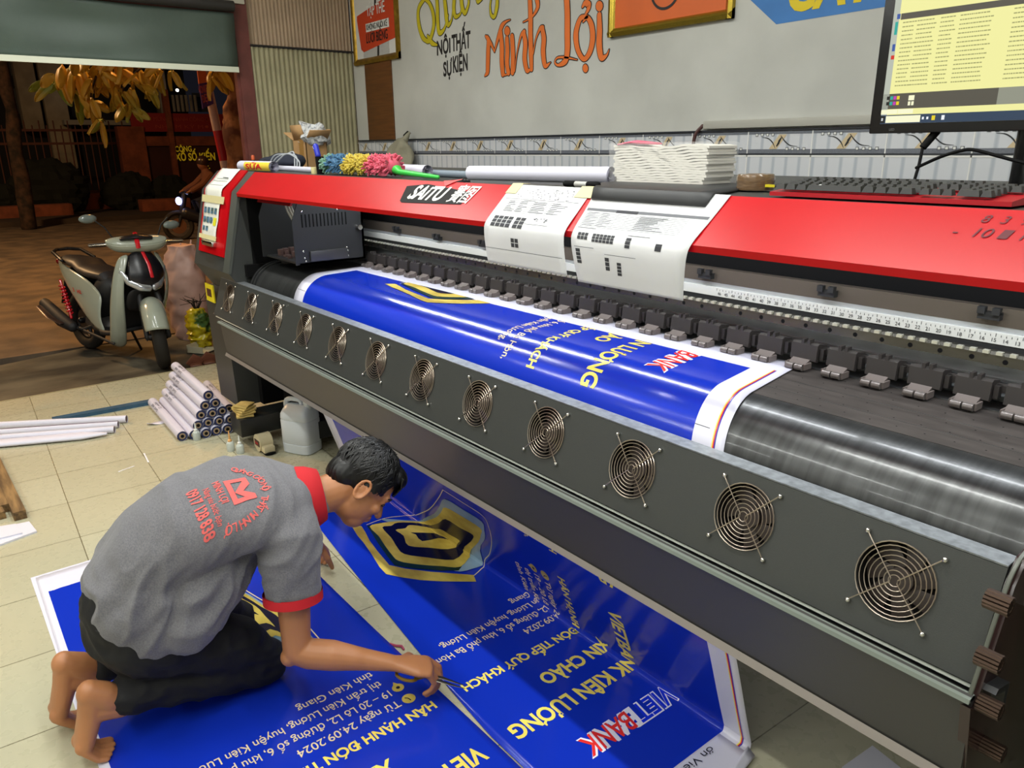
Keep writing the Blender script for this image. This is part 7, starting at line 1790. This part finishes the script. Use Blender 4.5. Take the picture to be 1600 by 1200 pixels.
# jerry can
jA = PZ(447, 712, 0); jB = PZ(499, 704, 0); jd = Vector((jB.x-jA.x, jB.y-jA.y, 0)); 
jc = PZ(466, 714, 0)+Vector((-.075, .06, 0)); jt = thing('plastic_jerrycan', 'translucent white plastic jerrycan standing under the printer', 'jerrycan', jc)
hJ = .335; rz = Matrix.Rotation(math.radians(28), 3, 'Z')
JM = mat('can_plastic', S('c9cfd4'), .3, trans=.0); nt, b = nodes_of(JM); b.inputs['Subsurface Weight'].default_value = .3; b.inputs['Subsurface Radius'].default_value = (.03, .03, .03)
bm = BM()
def jr(z, wx, wy, cx_=0): return [(jc+rz @ Vector((cx_+wx*sgn(math.cos(a))*abs(math.cos(a))**.45, wy*sgn(math.sin(a))*abs(math.sin(a))**.45, 0))+Vector((0, 0, z*.88))) for a in [2*math.pi*k/40 for k in range(40)]]
def sgn(x): return 1 if x >= 0 else -1
rg = [jr(0.0, .082, .060), jr(.006, .090, .068), jr(.06, .092, .070), jr(.062, .089, .067), jr(.068, .092, .070), jr(.205, .092, .070), jr(.210, .089, .067), jr(.216, .092, .070), jr(.245, .090, .068), jr(.272, .080, .052, .0), jr(.290, .072, .030, .0), jr(.298, .060, .018)]
VV = [[bm.verts.new(p) for p in r_] for r_ in rg]
for A, B in zip(VV, VV[1:]):
    for k in range(40): bm.faces.new((A[k], A[(k+1) % 40], B[(k+1) % 40], B[k]))
bm.faces.new(VV[0][::-1]); bm.faces.new(VV[-1])
def jl(x, y, z): return jc+rz @ Vector((x, y, 0))+Vector((0, 0, z*.88))
can = ob('can_body', bm, JM, jt, ang=40)
bm = BM(); tube(bm, smoothline([jl(-.080, 0, .235), jl(-.078, 0, .300), jl(-.055, 0, .322), jl(.005, 0, .322), jl(.022, 0, .30), jl(.022, 0, .285)], 6), [(.016, .012)]*31, n=12); ob('handle', bm, JM, jt, ang=60)
bm = BM(); lathe(bm, jl(.060, 0, .275), [(.020, 0), (.020, .028), (.023, .030), (.023, .055), (.021, .058)], n=28); ob('cap', bm, mat('cap_white', S('c8ccca'), .4), jt)
# pliers
a = PZ(338, 722, .008); b_ = PZ(390, 714, .008); t = thing('pliers', 'small pliers with dark red handles lying above the kneeling man', 'pliers', (a+b_)/2-Vector((0, 0, .008)))
d = (b_-a).normalized(); s_ = d.cross(Vector((0, 0, 1))); m_ = a.lerp(b_, .62)
for sg in (-1, 1):
    bm = BM(); tube(bm, smoothline([a+s_*sg*.020, a.lerp(b_, .2)+s_*sg*.030, a.lerp(b_, .4)+s_*sg*.022, m_+s_*sg*.004], 5), .0062, n=8); ob('handle', bm, mat('plier_red', S('7c1824'), .4), t)
bm = BM(); tube(bm, [m_, a.lerp(b_, .8), b_], [(.012, .006), (.009, .005), (.002, .002)], n=8, up=(0, 0, 1)); ob('jaws', bm, mat('plier_steel', S('3a3a3c'), .35, metal=.8), t)
# blue metal batten across the threshold
A = PZ(82, 656, .012); B = PZ(240, 627, .012); d = (B-A).normalized(); s_ = d.cross(Vector((0, 0, 1)))
bm = BM(); 
for zz, w_ in ((0, .028),): 
    P = [A-s_*w_, B-s_*w_, B+s_*w_, A+s_*w_]; lo = [bm.verts.new((p.x, p.y, .0)) for p in P]; hi = [bm.verts.new((p.x, p.y, .022)) for p in P]
    for k in range(4): bm.faces.new((lo[k], lo[(k+1) % 4], hi[(k+1) % 4], hi[k]))
    bm.faces.new(hi); bm.faces.new(lo[::-1])
tag(ob('blue_batten', bm, mat('batten_blue', S('2f5672'), .45, var=.25, vscale=14)), 'long flat blue strip lying across the floor by the threshold', 'strip')
# long white rolls at the left edge
labs = ['longest white roll, farthest back of the group at the left edge', 'white roll with purple line, second from the back at left edge', 'white roll third from the back at the left edge', 'broad flattened white sheet, nearest of the rolls at the left edge']
for k, ((x, y), (x0, y0), r_) in enumerate((((199, 660), (-30, 672), .022), ((186, 668), (-30, 683), .020), ((180, 676), (-30, 692), .020), ((166, 682), (-30, 700), .017))):
    a = PZ(x0, y0, 0); b_ = PZ(x, y, 0); a = Vector((a.x, a.y, r_)); b_ = Vector((b_.x, b_.y, r_)); d = (b_-a).normalized()
    t = thing('long_roll', labs[k], 'paper roll', (a+b_)/2-Vector((0, 0, r_)), 'long white rolls at the left edge')
    bm = BM()
    if k < 3:
        tube(bm, [a-d*.6, b_], r_, n=20, rnd=False, cap=False); tube(bm, [a-d*.6, b_-d*.001], r_*.85, n=20, rnd=False, cap=False); ob('outer_layer', bm, PWR, t, ang=50)
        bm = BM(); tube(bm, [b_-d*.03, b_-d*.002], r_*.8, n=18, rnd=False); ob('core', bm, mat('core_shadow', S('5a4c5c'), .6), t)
    else:
        tube(bm, [a-d*.6, b_-d*.12, b_], [(.045, r_), (.045, r_), (.012, r_*.5)], n=20, up=(0, 0, 1)); ob('outer_layer', bm, PWR, t, ang=60)
    if k == 1:
        bm = BM(); tube(bm, [a-d*.6+Vector((0, 0, r_)), b_+Vector((0, 0, r_))], .0022, n=6); ob('purple_line', bm, mat('line_purple', S('4a2040'), .5), t)
# curl of white film
A = PZ(230, 665, 0); B = PZ(277, 655, 0); bm = BM(); d = (B-A); s_ = d.normalized().cross(Vector((0, 0, 1)))*.028; rows_ = []
for k in range(13):
    f_ = k/12; z = .002+.018*max(0, .35-f_)*2.5; c = A+d*f_; w_ = 1-.75*max(0, .25-f_)*4; rows_.append([bm.verts.new(c+s_*w_+Vector((0, 0, z))), bm.verts.new(c+Vector((0, 0, .002+z*.3))), bm.verts.new(c-s_*w_+Vector((0, 0, .003)))])
for P, Q_ in zip(rows_, rows_[1:]):
    for k in range(2): bm.faces.new((P[k], P[k+1], Q_[k+1], Q_[k]))
o = ob('film_offcut', bm, VW, ang=60); md = o.modifiers.new('s', 'SOLIDIFY'); md.thickness = .0006; md.offset = 1; tag(o, 'white vinyl offcut with pointed end lying left of the roll pile', 'offcut')
# thin white slivers
for i, ((x, y), (x2, y2)) in enumerate((((185, 737), (210, 728)), ((225, 708), (232, 722)))):
    a, b_ = PZ(x, y, .001), PZ(x2, y2, .001); bm = BM(); tube(bm, [a, b_], [(.004, .0008)]*2, n=6, up=(0, 0, 1)); tag(ob('paper_sliver', bm, PW), ['thin white paper sliver in the middle of the empty floor', 'tiny white sliver at a tile corner near the roll pile'][i], 'paper scrap')
# timber battens and white boards at the left edge
WD = mat('timber', S('8a6c42'), .7, col2=S('4f3a20'), vscale=5, stretch=(1, 9, 9), bump=.1, bscale=30)
for k, ((x, y), (x0, y0), w_, h) in enumerate((((33, 812), (-12, 715), .024, .040), ((12, 800), (-22, 730), .022, .038), ((2, 812), (-30, 755), .020, .034))):
    b_ = PZ(x, y, 0); a = PZ(x0, y0, 0); d = (b_-a).normalized(); s_ = d.cross(Vector((0, 0, 1)))
    bm = BM(); P = [a-s_*w_, b_-s_*w_, b_+s_*w_, a+s_*w_]; lo = [bm.verts.new((p.x, p.y, 0)) for p in P]; hi = [bm.verts.new((p.x, p.y, h)) for p in P]
    for q_ in range(4): bm.faces.new((lo[q_], lo[(q_+1) % 4], hi[(q_+1) % 4], hi[q_]))
    bm.faces.new(hi); bm.faces.new(lo[::-1]); tag(ob('timber_batten', bm, WD), ['brown timber batten nearest the empty floor at left edge', 'middle brown timber batten at the left edge', 'shortest brown timber batten at the very left edge'][k], 'batten', 'timber battens at the left edge')
for k, (P, z0, z1) in enumerate(((((-40, 836), (46, 817), (58, 832), (-40, 868)), 0, .008), (((-40, 830), (25, 820), (35, 834), (-40, 852)), .0085, .014))):
    W_ = [PZ(x, y, z0) for x, y in P]; bm = BM(); lo = [bm.verts.new((p.x, p.y, z0)) for p in W_]; hi = [bm.verts.new((p.x, p.y, z1)) for p in W_]
    for q_ in range(4): bm.faces.new((lo[q_], lo[(q_+1) % 4], hi[(q_+1) % 4], hi[q_]))
    bm.faces.new(hi); bm.faces.new(lo[::-1]); tag(ob('white_board', bm, mat('board_white', S('d4d4e0'), .4)), ['lower white foam board on the floor below the timber battens', 'upper small white board stacked on the lower foam board'][k], 'board', 'white boards at the left edge')
# white sheet under the printer at the lower right
P = [PZ(1315, 1200, 0), PZ(1363, 1166, 0), PZ(1425, 1215, 0), PZ(1380, 1260, 0)]; bm = BM(); lo = [bm.verts.new((p.x, p.y, 0.0005)) for p in P]; hi = [bm.verts.new((p.x, p.y, .003)) for p in P]
for q_ in range(4): bm.faces.new((lo[q_], lo[(q_+1) % 4], hi[(q_+1) % 4], hi[q_]))
bm.faces.new(hi); bm.faces.new(lo[::-1]); tag(ob('floor_sheet', bm, VW), 'pale vinyl sheet on the floor under the right end of printer', 'sheet')
# red scissor grip / string near the cut
p = PZ(619, 1009, .004); bm = BM(); tube(bm, [p+Vector((-.02, -.01, 0)), p, p+Vector((.015, .012, .002)), p+Vector((.03, .01, 0))], .004, n=6); tag(ob('red_tie', bm, mat('tie_red', S('a0405c'), .5)), 'short pink-red tie lying on the tiles beside the cut edge', 'tie')
